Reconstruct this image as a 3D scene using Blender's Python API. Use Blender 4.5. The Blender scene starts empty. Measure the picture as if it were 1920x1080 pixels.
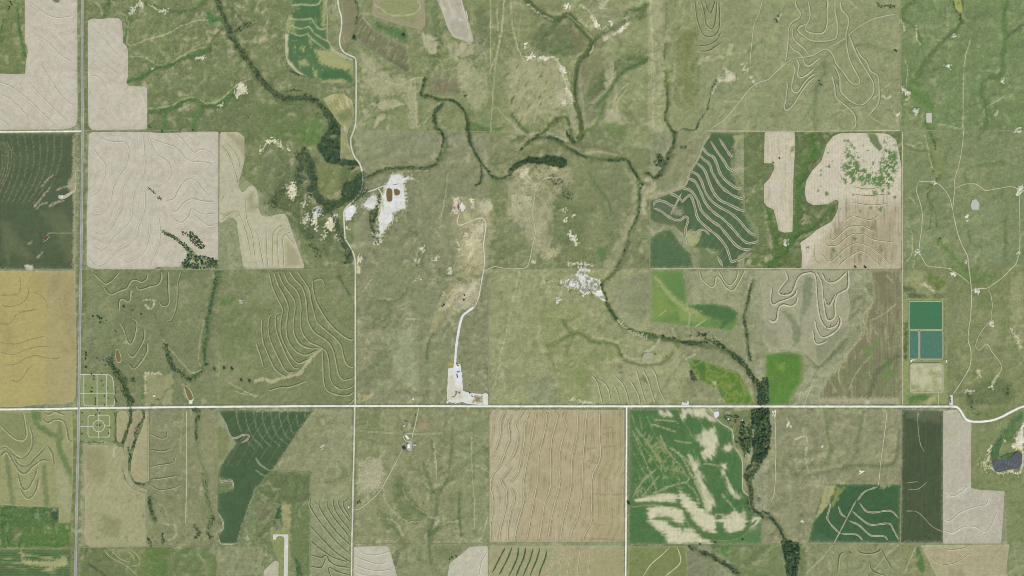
import bpy, math, random
import numpy as np
from mathutils import Vector
random.seed(7); RNG = np.random.default_rng(11)

# ------------------------------------------------------------------ camera, sky, sun, exposure
S = 3.14                                   # metres of ground per photograph pixel
scene = bpy.context.scene
CAM_H = 9000.0
cam = bpy.data.cameras.new('Camera'); camo = bpy.data.objects.new('Camera', cam)
scene.collection.objects.link(camo); scene.camera = camo
camo.location = (0, 0, CAM_H); camo.rotation_euler = (0, 0, 0)
cam.sensor_width = 36.0; cam.lens = 36.0 * CAM_H / (1920 * S)
cam.clip_start = 10; cam.clip_end = 200000
SUN_EL, SUN_AZ = math.radians(50), math.radians(142)      # azimuth clockwise from north
world = bpy.data.worlds.new('World'); scene.world = world; world.use_nodes = True
wn = world.node_tree.nodes; wl = world.node_tree.links
sky = wn.new('ShaderNodeTexSky'); sky.sky_type = 'NISHITA'; sky.sun_disc = False
sky.sun_elevation = SUN_EL; sky.sun_rotation = SUN_AZ; sky.altitude = 600
wl.new(sky.outputs[0], wn['Background'].inputs[0]); wn['Background'].inputs[1].default_value = 0.10
sun = bpy.data.lights.new('Sun', 'SUN'); sun.energy = 3.6; sun.angle = math.radians(0.5); sun.color = (1.0, 0.95, 0.80)
suno = bpy.data.objects.new('Sun', sun); scene.collection.objects.link(suno)
dv = Vector((math.sin(SUN_AZ) * math.cos(SUN_EL), math.cos(SUN_AZ) * math.cos(SUN_EL), math.sin(SUN_EL)))
suno.rotation_euler = dv.to_track_quat('Z', 'Y').to_euler(); suno.location = dv * 12000
scene.view_settings.view_transform = 'Standard'; scene.view_settings.look = 'None'
scene.view_settings.gamma = 1.0; scene.view_settings.exposure = 0.55
scene.render.engine = 'CYCLES'; scene.cycles.pixel_filter_type = 'BLACKMAN_HARRIS'; scene.cycles.filter_width = 0.85; scene.cycles.max_bounces = 4; scene.cycles.diffuse_bounces = 2
KALB = 0.62                                # photographed tone -> surface albedo
COL = scene.collection

# ------------------------------------------------------------------ helpers: coordinates
TILES = {}
for r, y0 in (('A', 0), ('B', 240), ('C', 500)):
    for c in range(4): TILES[r + str(c + 1)] = (480 * c, y0, 0.25)
for c in range(4): TILES['D' + str(c + 1)] = (480 * c, 750, 480 / 1571)
TILES.update(U=(720, 0, 600 / 1454), CM=(140, 690, 150 / 1080), Q=(660, 320, 120 / 864), PD=(830, 675, 95 / 1140), PO=(1840, 780, 80 / 720),
             RW=(490, 990, 80 / 960), TH=(560, 190, 160 / 823), WD=(1340, 755, 130 / 1755), FM=(740, 770, 80 / 1080), Z=(0, 0, 1))
def P(tile, s):
    x0, y0, k = TILES[tile]
    a = np.array([[float(v) for v in t.split(',')] for t in s.split()])
    return np.stack([x0 + a[:, 0] * k, y0 + a[:, 1] * k], 1)
def spline(p, step=2.0, closed=False):
    p = np.asarray(p, float)
    if len(p) < 3 and not closed:
        q = p
    else:
        if closed: e = np.vstack([p[-1], p, p[0], p[1]])
        else: e = np.vstack([2 * p[0] - p[1], p, 2 * p[-1] - p[-2]])
        out = []
        for i in range(1, len(e) - 2):
            a, b, c, d = e[i - 1], e[i], e[i + 1], e[i + 2]
            n = max(2, int(np.hypot(*(c - b)) / step) + 1); t = np.linspace(0, 1, n, endpoint=False)[:, None]
            out.append(0.5 * (2 * b + (c - a) * t + (2 * a - 5 * b + 4 * c - d) * t * t + (3 * b - a - 3 * c + d) * t ** 3))
        if not closed: out.append(p[-1:])
        q = np.vstack(out)
    return resample(q, step, closed)
def resample(q, step, closed=False):
    if closed: q = np.vstack([q, q[:1]])
    d = np.r_[0, np.cumsum(np.hypot(*np.diff(q, axis=0).T))]
    n = max(2, int(d[-1] / step) + 1); t = np.linspace(0, d[-1], n, endpoint=not closed)
    return np.stack([np.interp(t, d, q[:, 0]), np.interp(t, d, q[:, 1])], 1)
def rounded(p, r=2.5):
    """polygon with its corners cut round"""
    p = np.asarray(p, float); out = []; n = len(p)
    for i in range(n):
        a, b, c = p[i - 1], p[i], p[(i + 1) % n]
        la, lc = np.hypot(*(a - b)), np.hypot(*(c - b))
        ra, rc = min(r, la * .45), min(r, lc * .45)
        s0 = b + (a - b) * ra / max(la, 1e-6); s1 = b + (c - b) * rc / max(lc, 1e-6)
        for t in (0, .33, .67, 1): out.append((1 - t) ** 2 * s0 + 2 * t * (1 - t) * b + t * t * s1)
    return np.array(out)
def wx(px): return (np.asarray(px) - 960) * S
def wy(py): return (540 - np.asarray(py)) * S
def lin(h):
    if not isinstance(h, str): return np.array(h, float)
    if h[0] == '=': r, g, b = [int(h[i:i + 2], 16) for i in (1, 3, 5)]
    else:                                  # estimated hues pulled closer to olive, less saturated
        r, g, b = [int(h[i:i + 2], 16) for i in (0, 2, 4)]; d = r - g
        if d > 0: r -= .5 * d; g -= .05 * d; b -= .02 * d
        elif d > -28: g += .3 * d; r -= .05 * d; b -= .15 * d
        else: g += .2 * (d + 10); b -= .05 * (d + 10)
    c = np.array([r, g, b]) / 255.0
    return np.where(c <= .04045, c / 12.92, ((c + .055) / 1.055) ** 2.4) * KALB

# ------------------------------------------------------------------ helpers: noise on the ground grid
def _h(ix, iy, s):
    n = (ix * 374761393 + iy * 668265263 + s * 1442695041) & 0xFFFFFFFF
    n = ((n ^ (n >> 13)) * 1274126177) & 0xFFFFFFFF
    return (n ^ (n >> 16)) & 0xFFFF
def gnoise(x, y, s=0):
    xi = np.floor(x).astype(np.int64); yi = np.floor(y).astype(np.int64); fx = x - xi; fy = y - yi
    u = fx * fx * fx * (fx * (fx * 6 - 15) + 10); v = fy * fy * fy * (fy * (fy * 6 - 15) + 10)
    def g(dx, dy):
        a = _h(xi + dx, yi + dy, s) * (2 * math.pi / 65536.0)
        return np.cos(a) * (fx - dx) + np.sin(a) * (fy - dy)
    a = g(0, 0); b = g(1, 0); c = g(0, 1); d = g(1, 1)
    return 1.5 * ((a + (b - a) * u) * (1 - v) + (c + (d - c) * u) * v)
def fbm(x, y, sc, o=4, s=0, ridge=False):
    r = 0; a = 1.0; t = 0
    for i in range(o):
        n = gnoise(x / sc + 17.3 * i, y / sc - 9.1 * i, s + i)
        if ridge: n = 1 - 2 * np.abs(n)
        r = r + a * n; t += a; a *= .5; sc *= .5
    return r / t
G = 2.0
XS = np.arange(-32, 1953, G); YS = np.arange(-32, 1113, G)
PX, PY = np.meshgrid(XS, YS); NY, NX = PX.shape
WXN = 9 * fbm(PX, PY, 60, 3, 301); WYN = 9 * fbm(PX, PY, 60, 3, 311)
N3 = fbm(PX, PY, 3.5, 2, 1); N8 = fbm(PX, PY, 9, 3, 5); N25 = fbm(PX + WXN, PY + WYN, 28, 4, 9); N90 = fbm(PX, PY, 95, 4, 15)
N300 = fbm(PX, PY, 320, 3, 21); R30 = fbm(PX + 2 * WXN, PY + 2 * WYN, 45, 4, 31, True); R12 = fbm(PX + WXN, PY + WYN, 16, 3, 41, True)
NW = RNG.standard_normal(PX.shape); WARP0 = 14 * fbm(PX, PY, 70, 2, 81)
DG = fbm(PX * .87 - PY * .5 + WARP0, (PX * .5 + PY * .87) * .14, 6, 3, 71); DG2 = fbm(PX * .87 + PY * .5, (PX * -.5 + PY * .87) * .12, 4, 3, 73); SV = fbm(PX, PY * .1, 5, 3, 61); SH_ = fbm(PX * .1, PY, 5, 3, 67); TEX = np.clip(.72 + .75 * N8 + .5 * N3 + .3 * N25, .12, 1.0)
WARPX = 1.6 * fbm(PX, PY, 7, 2, 51); WARPY = 1.6 * fbm(PX, PY, 7, 2, 57)
BUSY = np.clip(.5 + 1.1 * fbm(PX, PY, 130, 2, 91) + .35 * N25, .08, 1.0); BUSY[:, XS > 1690] *= .45
for _x0, _y0, _x1, _y1, _k in ((150, 505, 664, 762, .5), (1305, -40, 1690, 246, .5), (668, 246, 930, 505, .6), (1060, 290, 1200, 520, .6)): BUSY[np.ix_((YS > _y0) & (YS < _y1), (XS > _x0) & (XS < _x1))] *= _k
def sl(p, m):
    p = np.asarray(p)
    i0 = int(np.clip((p[:, 0].min() - m - XS[0]) // G, 0, NX - 1)); i1 = int(np.clip((p[:, 0].max() + m - XS[0]) // G + 2, 1, NX))
    j0 = int(np.clip((p[:, 1].min() - m - YS[0]) // G, 0, NY - 1)); j1 = int(np.clip((p[:, 1].max() + m - YS[0]) // G + 2, 1, NY))
    return slice(j0, j1), slice(i0, i1)
def dist_line(p, R, warp=0.0):
    """distance of the grid points to a polyline, within R: (slice, d, side)"""
    s = sl(p, R + 3); X = PX[s] + warp * WARPX[s]; Y = PY[s] + warp * WARPY[s]
    D = np.full(X.shape, 1e6)
    x0, y0 = PX[s][0, 0], PY[s][0, 0]
    for a, b in zip(p[:-1], p[1:]):
        i0 = int(max(0, (min(a[0], b[0]) - R - 3 - x0) // G)); i1 = int(max(0, (max(a[0], b[0]) + R + 3 - x0) // G + 2))
        j0 = int(max(0, (min(a[1], b[1]) - R - 3 - y0) // G)); j1 = int(max(0, (max(a[1], b[1]) + R + 3 - y0) // G + 2))
        xx = X[j0:j1, i0:i1]; yy = Y[j0:j1, i0:i1]
        if xx.size == 0: continue
        d = b - a; L = max(d @ d, 1e-9); t = np.clip(((xx - a[0]) * d[0] + (yy - a[1]) * d[1]) / L, 0, 1)
        D[j0:j1, i0:i1] = np.minimum(D[j0:j1, i0:i1], np.hypot(xx - a[0] - t * d[0], yy - a[1] - t * d[1]))
    return s, D
def inside(p, X, Y):
    c = np.zeros(X.shape, bool); n = len(p)
    for i in range(n):
        a, b = p[i - 1], p[i]
        if a[1] == b[1]: continue
        c ^= ((a[1] > Y) != (b[1] > Y)) & (X < (b[0] - a[0]) * (Y - a[1]) / (b[1] - a[1]) + a[0])
    return c
def sdist(p, R, warp=0.0):
    """signed distance to a polygon (positive inside), clipped to R"""
    q = np.vstack([p, p[:1]]); s, D = dist_line(q, R, warp)
    ins = inside(p, PX[s] + warp * WARPX[s], PY[s] + warp * WARPY[s])
    return s, np.where(ins, np.minimum(D, R), -np.minimum(D, R))
def sstep(a, b, x):
    t = np.clip((x - a) / (b - a), 0, 1); return t * t * (3 - 2 * t)

# ------------------------------------------------------------------ painting natural colour (vegetation, soil) on the ground grid
class Canvas:
    def __init__(self, s=None, base=None):
        self.s = s if s is not None else (slice(0, NY), slice(0, NX))
        self.y0, self.x0 = self.s[0].start, self.s[1].start
        sh = PX[self.s].shape
        self.c = np.empty(sh + (3,)); self.c[:] = lin(base) if base is not None else 0
    def _mix(self, s, col, al):
        j0 = max(s[0].start, self.s[0].start); j1 = min(s[0].stop, self.s[0].stop); i0 = max(s[1].start, self.s[1].start); i1 = min(s[1].stop, self.s[1].stop)
        if j1 <= j0 or i1 <= i0: return
        al = al[j0 - s[0].start:j1 - s[0].start, i0 - s[1].start:i1 - s[1].start][..., None]
        v = self.c[j0 - self.y0:j1 - self.y0, i0 - self.x0:i1 - self.x0]
        col = lin(col)
        if col.ndim == 3: col = col[j0 - s[0].start:j1 - s[0].start, i0 - s[1].start:i1 - s[1].start]
        v[:] = v * (1 - al) + col * al
    def patch(self, p, col, a=1.0, f=6.0, brk=0.0, sc=8, warp=1.0, tex=0.):
        s, D = sdist(p, max(f, 2) * 2 + 14, warp)
        if brk:
            n = {3: N3, 8: N8, 25: N25, 30: R30, 12: R12, 'D': DG, 'V': SV, 'H': SH_}[sc][s]
            D = D + brk * n * 10
        self._mix(s, col, a * sstep(-f * .5, f * .5, D) * (1 - tex + tex * TEX[s])); return self
    def band(self, p, w, col, a=1.0, f=None, brk=0.0, sc=8, warp=1.0, smooth=True, clip=None, tex=0.):
        q = spline(p, 4) if smooth else p
        f = f or max(1.5, w * .6); s, D = dist_line(q, w + f * 2 + 6, warp)
        if brk:
            n = {3: N3, 8: N8, 25: N25, 30: R30, 12: R12, 'D': DG, 'V': SV, 'H': SH_}[sc][s]
            D = D + brk * n * w * 2
        self._mix(s, col, a * (1 - sstep(w * .5 - f * .5, w * .5 + f * .5 + .4, D)) * (1 - tex + tex * TEX[s])); return self
    def mott(self, col, n, lo, hi, a=1.0, p=None, f=8):
        """natural mottling: colour where a noise field is high, inside polygon p"""
        m = sstep(lo, hi, n) * a
        if p is not None:
            s, D = sdist(p, f * 2 + 10, .5); self._mix(s, col, m[s] * sstep(-f * .5, f * .5, D))
        else:
            self._mix((slice(0, NY), slice(0, NX)), col, m)
        return self
    def tone(self, n, amp):
        self.c *= (1 + amp * n[self.s])[..., None]; return self

# ------------------------------------------------------------------ meshes
def put(me, name, parent=None, mat=None):
    o = bpy.data.objects.new(name, me); COL.objects.link(o)
    if mat is not None: me.materials.append(mat)
    if parent is not None: o.parent = parent
    return o
def mesh_np(name, V, F, col=None, extra=None, mat=None, parent=None, smooth=True, origin=None):
    """V (n,3), F (m,k) equal-sized faces; the object's origin sits at the middle of its base"""
    V = np.asarray(V, float); F = np.asarray(F, int); k = F.shape[1]
    if origin is None: origin = np.array([(V[:, 0].min() + V[:, 0].max()) / 2, (V[:, 1].min() + V[:, 1].max()) / 2, V[:, 2].min()])
    me = bpy.data.meshes.new(name)
    me.vertices.add(len(V)); me.vertices.foreach_set('co', (V - origin).astype(np.float32).ravel())
    me.loops.add(F.size); me.loops.foreach_set('vertex_index', F.astype(np.int32).ravel())
    me.polygons.add(len(F)); me.polygons.foreach_set('loop_start', np.arange(0, F.size, k, dtype=np.int32))
    me.polygons.foreach_set('use_smooth', np.full(len(F), smooth))
    if col is not None:
        a = me.attributes.new('Col', 'FLOAT_COLOR', 'POINT'); a.data.foreach_set('color', np.c_[col, np.ones(len(V))].astype(np.float32).ravel())
    for nm, v in (extra or {}).items():
        a = me.attributes.new(nm, 'FLOAT', 'POINT'); a.data.foreach_set('value', np.asarray(v, np.float32))
    me.update(calc_edges=True); me.validate()
    o = put(me, name, parent, mat)
    o.location = origin - (np.array(parent.location) if parent is not None else 0)
    return o
def tag(o, label=None, cat=None, group=None, kind=None):
    for k, v in (('label', label), ('category', cat), ('group', group), ('kind', kind)):
        if v: o[k] = v
    return o

# ------------------------------------------------------------------ materials
def newmat(name):
    m = bpy.data.materials.new(name); m.use_nodes = True; nt = m.node_tree; b = nt.nodes['Principled BSDF']
    b.inputs['Roughness'].default_value = .95; b.inputs['Specular IOR Level'].default_value = .12
    return m, nt, b
def N(nt, t, **kw):
    n = nt.nodes.new(t)
    for k, v in kw.items():
        if k in n.inputs: n.inputs[k].default_value = v
        else: setattr(n, k, v)
    return n
def math_(nt, op, a, b=None, clamp=False):
    n = nt.nodes.new('ShaderNodeMath'); n.operation = op; n.use_clamp = clamp
    for i, v in enumerate((a, b)):
        if v is None: continue
        if isinstance(v, (int, float)): n.inputs[i].default_value = v
        else: nt.links.new(v, n.inputs[i])
    return n.outputs[0]
def mixc(nt, f, a, b, mode='MIX'):
    n = nt.nodes.new('ShaderNodeMix'); n.data_type = 'RGBA'; n.blend_type = mode
    for i, v in ((0, f), (6, a), (7, b)):
        if isinstance(v, (int, float)): n.inputs[i].default_value = v
        elif hasattr(v, 'links') or hasattr(v, 'is_linked'): nt.links.new(v, n.inputs[i])
        else: n.inputs[i].default_value = (*v, 1)
    return n.outputs[2]
def wpos(nt):
    return N(nt, 'ShaderNodeNewGeometry').outputs['Position']
def noise_at(nt, pos, scale_m, detail=2, rough=.6):
    n = N(nt, 'ShaderNodeTexNoise', Scale=1.0 / scale_m, Detail=detail, Roughness=rough); nt.links.new(pos, n.inputs['Vector']); return n.outputs[0]
def grain(nt, pos, col, fine=.2, mid=.12):
    """leaf, tuft and clod sized variation of a colour"""
    a = noise_at(nt, pos, 6.5, 2, .65); b = noise_at(nt, pos, 24, 3, .6)
    f = math_(nt, 'ADD', math_(nt, 'MULTIPLY', math_(nt, 'SUBTRACT', a, .5), fine * 4), math_(nt, 'MULTIPLY', math_(nt, 'SUBTRACT', b, .5), mid * 4))
    f = math_(nt, 'ADD', f, 1.0)
    cb = N(nt, 'ShaderNodeCombineColor'); [nt.links.new(f, cb.inputs[i]) for i in range(3)]
    return mixc(nt, 1.0, col, cb.outputs[0], 'MULTIPLY')
def mat_land(name, fine=.2, mid=.12, stripe=None, tufts=0., bump=0.):
    """land: the colour held by the surface + fine grain; stripe = (angle deg, period m, amount, wobble, colour)"""
    m, nt, b = newmat(name); at = N(nt, 'ShaderNodeAttribute', attribute_name='Col'); pos = wpos(nt); c = at.outputs['Color']
    for st in (stripe or []):
        ang, per, amt, wob, sc = st
        sp = N(nt, 'ShaderNodeSeparateXYZ'); nt.links.new(pos, sp.inputs[0])
        an = math.radians(ang)
        v = math_(nt, 'ADD', math_(nt, 'MULTIPLY', sp.outputs[0], -math.sin(an)), math_(nt, 'MULTIPLY', sp.outputs[1], math.cos(an)))
        v = math_(nt, 'ADD', v, math_(nt, 'MULTIPLY', noise_at(nt, pos, 60, 2), wob))
        w = math_(nt, 'SINE', math_(nt, 'MULTIPLY', v, 2 * math.pi / per)); w = math_(nt, 'ADD', math_(nt, 'MULTIPLY', w, .5), .5)
        k = noise_at(nt, pos, 45, 3); k = math_(nt, 'MULTIPLY', math_(nt, 'SUBTRACT', k, .3), 2.2, True)
        c = mixc(nt, math_(nt, 'MULTIPLY', math_(nt, 'MULTIPLY', w, k), amt, True), c, lin(sc))
    if tufts:
        for sc_, lo, col, am in ((13, .54, 'b5b08d', .55), (17, .55, '5a6b45', .6), (34, .56, 'a7a27f', .45), (48, .55, '66774d', .45), (9, .58, '7c7357', .4)):
            k = noise_at(nt, pos, sc_ + .01, 4, .65); k = math_(nt, 'MULTIPLY', math_(nt, 'SUBTRACT', k, lo), 9, True)
            c = mixc(nt, math_(nt, 'MULTIPLY', k, am * tufts), c, lin(col))
            pos2 = N(nt, 'ShaderNodeVectorMath', operation='ADD'); nt.links.new(pos, pos2.inputs[0]); pos2.inputs[1].default_value = (1731 * sc_, 917, 0); pos = pos2.outputs[0]
    c = grain(nt, pos, c, fine, mid); nt.links.new(c, b.inputs['Base Color'])
    if bump:
        hn = noise_at(nt, pos, 55, 6, .62); bp = N(nt, 'ShaderNodeBump', Strength=1.0, Distance=bump); nt.links.new(hn, bp.inputs['Height']); nt.links.new(bp.outputs[0], b.inputs['Normal'])
    return m
def mat_ribbon(name, stops, fine=.15, mid=.1, jit=.5, rough=.95):
    """strip of ground: stops = [(u from -1 to 1 across, colour)]"""
    m, nt, b = newmat(name); at = N(nt, 'ShaderNodeAttribute', attribute_name='u'); pos = wpos(nt)
    u = math_(nt, 'ADD', math_(nt, 'MULTIPLY', at.outputs['Fac'], .5), .5)
    u = math_(nt, 'ADD', u, math_(nt, 'MULTIPLY', math_(nt, 'SUBTRACT', noise_at(nt, pos, 14, 2), .5), jit))
    r = N(nt, 'ShaderNodeValToRGB'); e = r.color_ramp.elements
    while len(e) < len(stops): e.new(.5)
    for el, (q, c) in zip(e, sorted(stops)): el.position = (q + 1) / 2; el.color = (*lin(c), 1)
    nt.links.new(u, r.inputs[0]); nt.links.new(grain(nt, pos, r.outputs[0], fine, mid), b.inputs['Base Color']); b.inputs['Roughness'].default_value = rough
    return m
def mat_plain(name, c, rough=.8, fine=.06, mid=.06, spec=.2):
    m, nt, b = newmat(name); rgb = N(nt, 'ShaderNodeRGB'); rgb.outputs[0].default_value = (*lin(c), 1)
    nt.links.new(grain(nt, wpos(nt), rgb.outputs[0], fine, mid), b.inputs['Base Color']); b.inputs['Roughness'].default_value = rough; b.inputs['Specular IOR Level'].default_value = spec
    return m
def mat_water(name, c, c2, rip=.12):
    m, nt, b = newmat(name); pos = wpos(nt)
    mp = N(nt, 'ShaderNodeMapping'); mp.inputs['Rotation'].default_value = (0, 0, math.radians(35)); mp.inputs['Scale'].default_value = (1, .35, 1); nt.links.new(pos, mp.inputs[0])
    a = noise_at(nt, mp.outputs[0], 9, 3, .65); k = noise_at(nt, pos, 60, 3)
    c0 = mixc(nt, k, lin(c), lin(c2)); c1 = mixc(nt, math_(nt, 'MULTIPLY', math_(nt, 'SUBTRACT', a, .52), rip * 10, True), c0, lin('b5c4c0'))  # pale ripple sheen mixed into the water's base colour
    nt.links.new(c1, b.inputs['Base Color']); b.inputs['Roughness'].default_value = .18; b.inputs['Specular IOR Level'].default_value = .4
    bp = N(nt, 'ShaderNodeBump', Strength=.25, Distance=.6); nt.links.new(a, bp.inputs['Height']); nt.links.new(bp.outputs[0], b.inputs['Normal'])
    return m

# ------------------------------------------------------------------ the ground: grassland colours
C = Canvas(base='8c9570')
def zone(s, col, f=2.0, a=1.0): C.patch(P('Z', s), col, a, f, warp=.4)
zone('155,-40 670,-40 668,300 662,505 570,505 560,430 520,390 455,330 455,250 160,250', '=78825c', 3)
zone('-40,-40 50,-40 50,140 -40,140', '768755', 4)
zone('540,-40 720,-40 800,40 790,90 700,140 668,100 560,150', '828c62', 6)
zone('668,-40 940,-40 940,246 665,246', '=838b64', 5)
zone('930,-40 1060,-40 1060,246 930,246', '=878d67', 8)
zone('1050,-40 1320,-40 1320,246 1080,300 1050,200', '=8d936c', 10)
zone('1215,-40 1245,-40 1250,246 1215,246', '=999e78', 6)
zone('1310,-40 1690,-40 1690,246 1310,246', '=909671', 4)
zone('1690,-40 1960,-40 1960,246 1690,246', '=76875d', 2)
zone('1690,246 1960,246 1960,520 1690,520', '=7e8a64', 2)
zone('1690,500 1960,500 1960,762 1690,762', '=7f875f', 3)
zone('668,246 920,247 918,505 668,505', '=878a6c', 2)
zone('668,505 917,505 915,762 668,762', '=8a8c6d', 2)
zone('917,246 1220,280 1220,505 917,505', '=7f8662', 4)
zone('917,505 1220,505 1300,600 1290,762 917,762', '=969973', 3)
zone('1220,246 1340,246 1290,350 1218,365', '8c9370', 3)
zone('1395,248 1560,246 1690,246 1690,505 1395,505', '6c8050', 2)
zone('1220,505 1440,505 1430,762 1290,762 1280,620 1220,620', '8f9472', 3)
zone('1395,508 1690,508 1690,700 1640,760 1500,760 1430,640', '969a7b', 3)
zone('150,505 410,505 410,762 150,762', '=7b8260', 2)
zone('410,505 664,505 664,762 410,762', '=7d8460', 2)
zone('275,768 409,768 408,1025 275,1025', '=888a6a', 2)
zone('-40,768 143,768 143,1120 -40,1120', '84905c', 2)
zone('150,1025 410,1025 410,1120 150,1120', '70834f', 6)
zone('408,880 582,880 582,1120 408,1120', '75865a', 4)
zone('505,765 664,765 662,930 582,930 582,882 505,882', '=8d906e', 2)
zone('668,765 917,765 916,1025 664,1025', '=8b8e6b', 2)
zone('664,1020 917,1020 917,1120 664,1120', '8a926c', 5)
zone('1175,1020 1440,1020 1440,1120 1175,1120', '74885a', 2)
zone('1300,1020 1355,1020 1390,1120 1290,1120', '7f8b66', 8)
zone('1430,765 1690,765 1690,905 1545,905 1510,1020 1430,1020', '=8d8e6f', 3)
zone('1440,1020 1505,1020 1505,1120 1440,1120', '74885a', 3)
zone('1505,1018 1730,1018 1730,1120 1505,1120', '=8b8f6c', 2)
zone('1820,770 1960,770 1960,1120 1890,1120 1885,920 1820,920', '=808961', 3)
zone('1770,762 1960,762 1960,830 1850,815 1790,790', '7f8d5f', 5)

# broad natural mottling of the grassland, stronger on broken ground than on quiet pasture
C.tone(N90, .10); C.tone(N25 * BUSY, .17); C.tone(N8 * (.35 + .65 * BUSY), .10); C.tone(NW, .03)
C.mott('a6a383', R12 * .4 + N25 * .8, .36, .8, .5 * BUSY); C.mott('a49e80', N90 - .5 * N25 + .3 * R30, .4, .85, .35)
C.mott('697c50', -N25 - .25 * R30, .34, .7, .55 * BUSY); C.mott('7e7f60', N90 + .5 * N25, .42, .8, .3)
C.mott('aba684', N25 + .35 * N8 + .25 * N90, .36, .5, .5 * BUSY); C.mott('64724a', -N25 - .35 * N8 + .2 * N90, .36, .5, .5 * BUSY); C.mott('aeaa8b', R12 + .5 * N8, .55, .85, .2 * BUSY)
# darker brushy and lush areas
def pt(t, s, col, a=1., f=6., brk=.35, sc=8, warp=1.): C.patch(P(t, s), col, min(1, a * 1.05), f * 1.1 if f > 3 else f, brk + .15, sc, warp * 1.3, tex=.35)
def bd(t, s, w, col, a=1., f=None, brk=.3, sc=8, **k): C.band(P(t, s), w, col, a, f, brk, sc, tex=.2, **k)
GR, LG, OL, TN, DK = '5c7f48', '6c8a4e', '667344', 'b0aa88', '4f6743'
pt('A1', '1540,80 1660,120 1680,200 1600,200 1530,130', '4f7d48', .8)
pt('A1', '1110,700 1500,600 1780,700 1900,600 1910,1080 1110,1080', '6a7d50', .6, 20)
pt('A1', '960,400 1120,430 1180,490 1000,560', '6f8152', .5, 10)
pt('A2', '0,780 200,740 420,780 560,900 560,1080 0,1080', '66804a', .7, 18)
pt('A2', '330,930 480,880 480,1080 330,1080', '5f8745', .6, 14)
pt('A1', '1640,560 1900,560 1900,1080 1500,1080', '6b7b52', .4, 20)
pt('B2', '60,150 220,160 280,230 180,520 60,640 10,430', '6f7d58', .5, 14)
pt('B2', '180,280 480,220 420,600 650,780 640,860 330,800 90,600', '586b48', .55, 20, .8)
pt('B2', '330,700 640,850 740,960 700,1040 560,1000 420,880', '687a53', .5, 18, .6)
pt('B2', '460,270 640,260 780,310 760,420 640,480 620,560 520,540 455,420', '7a8755', .8, 6, .2)
pt('B2', '640,300 760,300 790,440 620,460', '63774a', .8, 8)
pt('B2', '770,260 1380,250 1400,20 770,15', '8f9873', .6, 5)
pt('A2', '880,160 1120,220 1150,330 1060,300 900,220', '557a48', .8, 10, .6)
pt('A2', '1280,0 1350,0 1400,260 1380,420 1300,440 1330,200', '6d8453', .8, 8)
pt('A2', '1320,560 1460,570 1500,700 1440,720 1300,680', '85806a', .6, 14)
pt('A2', '1640,20 1740,100 1750,300 1700,400 1600,440 1700,250 1690,150', '76835a', .7, 8)
pt('A2', '1560,490 1720,560 1760,700 1640,860 1560,680', 'a1a37f', .85, 8, .5)
pt('A2', '780,370 1000,560 1180,600 1140,700 900,720 800,600', 'a8a684', .85, 9, .6)
pt('A2', '860,780 1000,740 1110,780 960,840', 'aeaa88', .95, 4); pt('A2', '900,880 960,840 970,880 880,960', 'b0ab8a', .95, 4); pt('A2', '780,720 800,740 830,880 810,890', 'b0ab8a', .9, 5); pt('A2', '1080,640 1200,640 1220,960 1150,960 1130,760', 'a9a585', .8, 9)
pt('A2', '640,0 750,0 760,100 700,330 650,380 630,200', '8b8a68', .8, 5)
pt('A3', '0,180 60,400 330,330 460,330 420,420 200,420 130,380', '728455', .6, 14)
pt('A3', '140,150 340,140 420,320 160,380', '75855a', .6, 12)
pt('A3', '400,150 560,280 560,380 470,420 430,260', '80815f', .6, 10)
pt('A3', '500,450 720,450 760,620 600,960 520,900 500,700', '80896a', .6, 14)
pt('A3', '600,560 760,560 700,720 620,900 580,760', '6d8455', .65, 12)
pt('A3', '560,960 860,930 860,1080 540,1080', '6f8556', .5, 18, .6)
pt('A3', '780,400 960,390 1010,470 840,470', '68824f', .6, 12, .8)
pt('A3', '1250,210 1370,220 1365,780 1270,780 1300,560 1240,360', '7d8a58', .6, 6, .9)
pt('A3', '0,550 200,520 340,640 460,760 260,840 20,850', 'a3a47f', .55, 18, .6)
pt('B3', '560,300 800,270 860,360 860,600 760,780 700,640', '7b8561', .6, 16)
pt('B3', '300,540 560,600 540,960 400,900 280,780', '6d7f52', .6, 18, .5)
pt('B3', '630,900 720,880 700,980 650,1000', '63804c', .8, 8)
pt('B3', '850,300 900,420 890,620 800,820 680,1050 760,1060 900,760 940,500 920,380', '9a9b79', .7, 6)
pt('B3', '1230,60 1400,90 1400,260 1290,400 1080,440 1150,300', '8a8a68', .6, 10)
pt('B4', '200,30 540,40 430,120 330,330 280,480 300,570 480,580 540,560 480,690 250,860 240,1050 0,1050 0,620 60,700 80,780 185,785 195,400', '607747', .95, 2.5, .2)
pt('B4', '330,620 480,590 460,650 360,700', '7d8460', .6, 10); pt('B4', '0,640 60,700 60,860 0,900', '7f8160', .6, 10)
pt('B4', '1180,60 1300,100 1330,300 1280,400 1200,300', '82935c', .6, 10)
pt('B4', '1500,560 1700,540 1760,1000 1520,1040 1440,820', '86976a', .5, 18)
pt('C1', '640,30 760,60 860,260 820,560 640,560', '7c8a60', .5, 18); pt('C1', '640,60 860,300 860,470 720,300', '8a8f6a', .5, 14, .5)
pt('C1', '660,560 850,560 830,740 640,800', '74815a', .6, 14); pt('C1', '1090,800 1300,810 1290,1040 1090,1040', 'a2a079', .7, 8, .8)
pt('C1', '1180,360 1240,560 1220,700 1130,640', '808866', .5, 10); pt('C1', '1640,240 1760,230 1740,290 1640,300', '5f8045', .7, 10)
pt('C1', '1640,380 1900,340 1900,640 1650,700', '728555', .6, 16)
pt('C2', '0,30 100,60 170,240 0,260', '8e9872', .4, 14, .6); pt('C2', '0,320 190,320 60,380', '6f8450', .6, 10)
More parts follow.
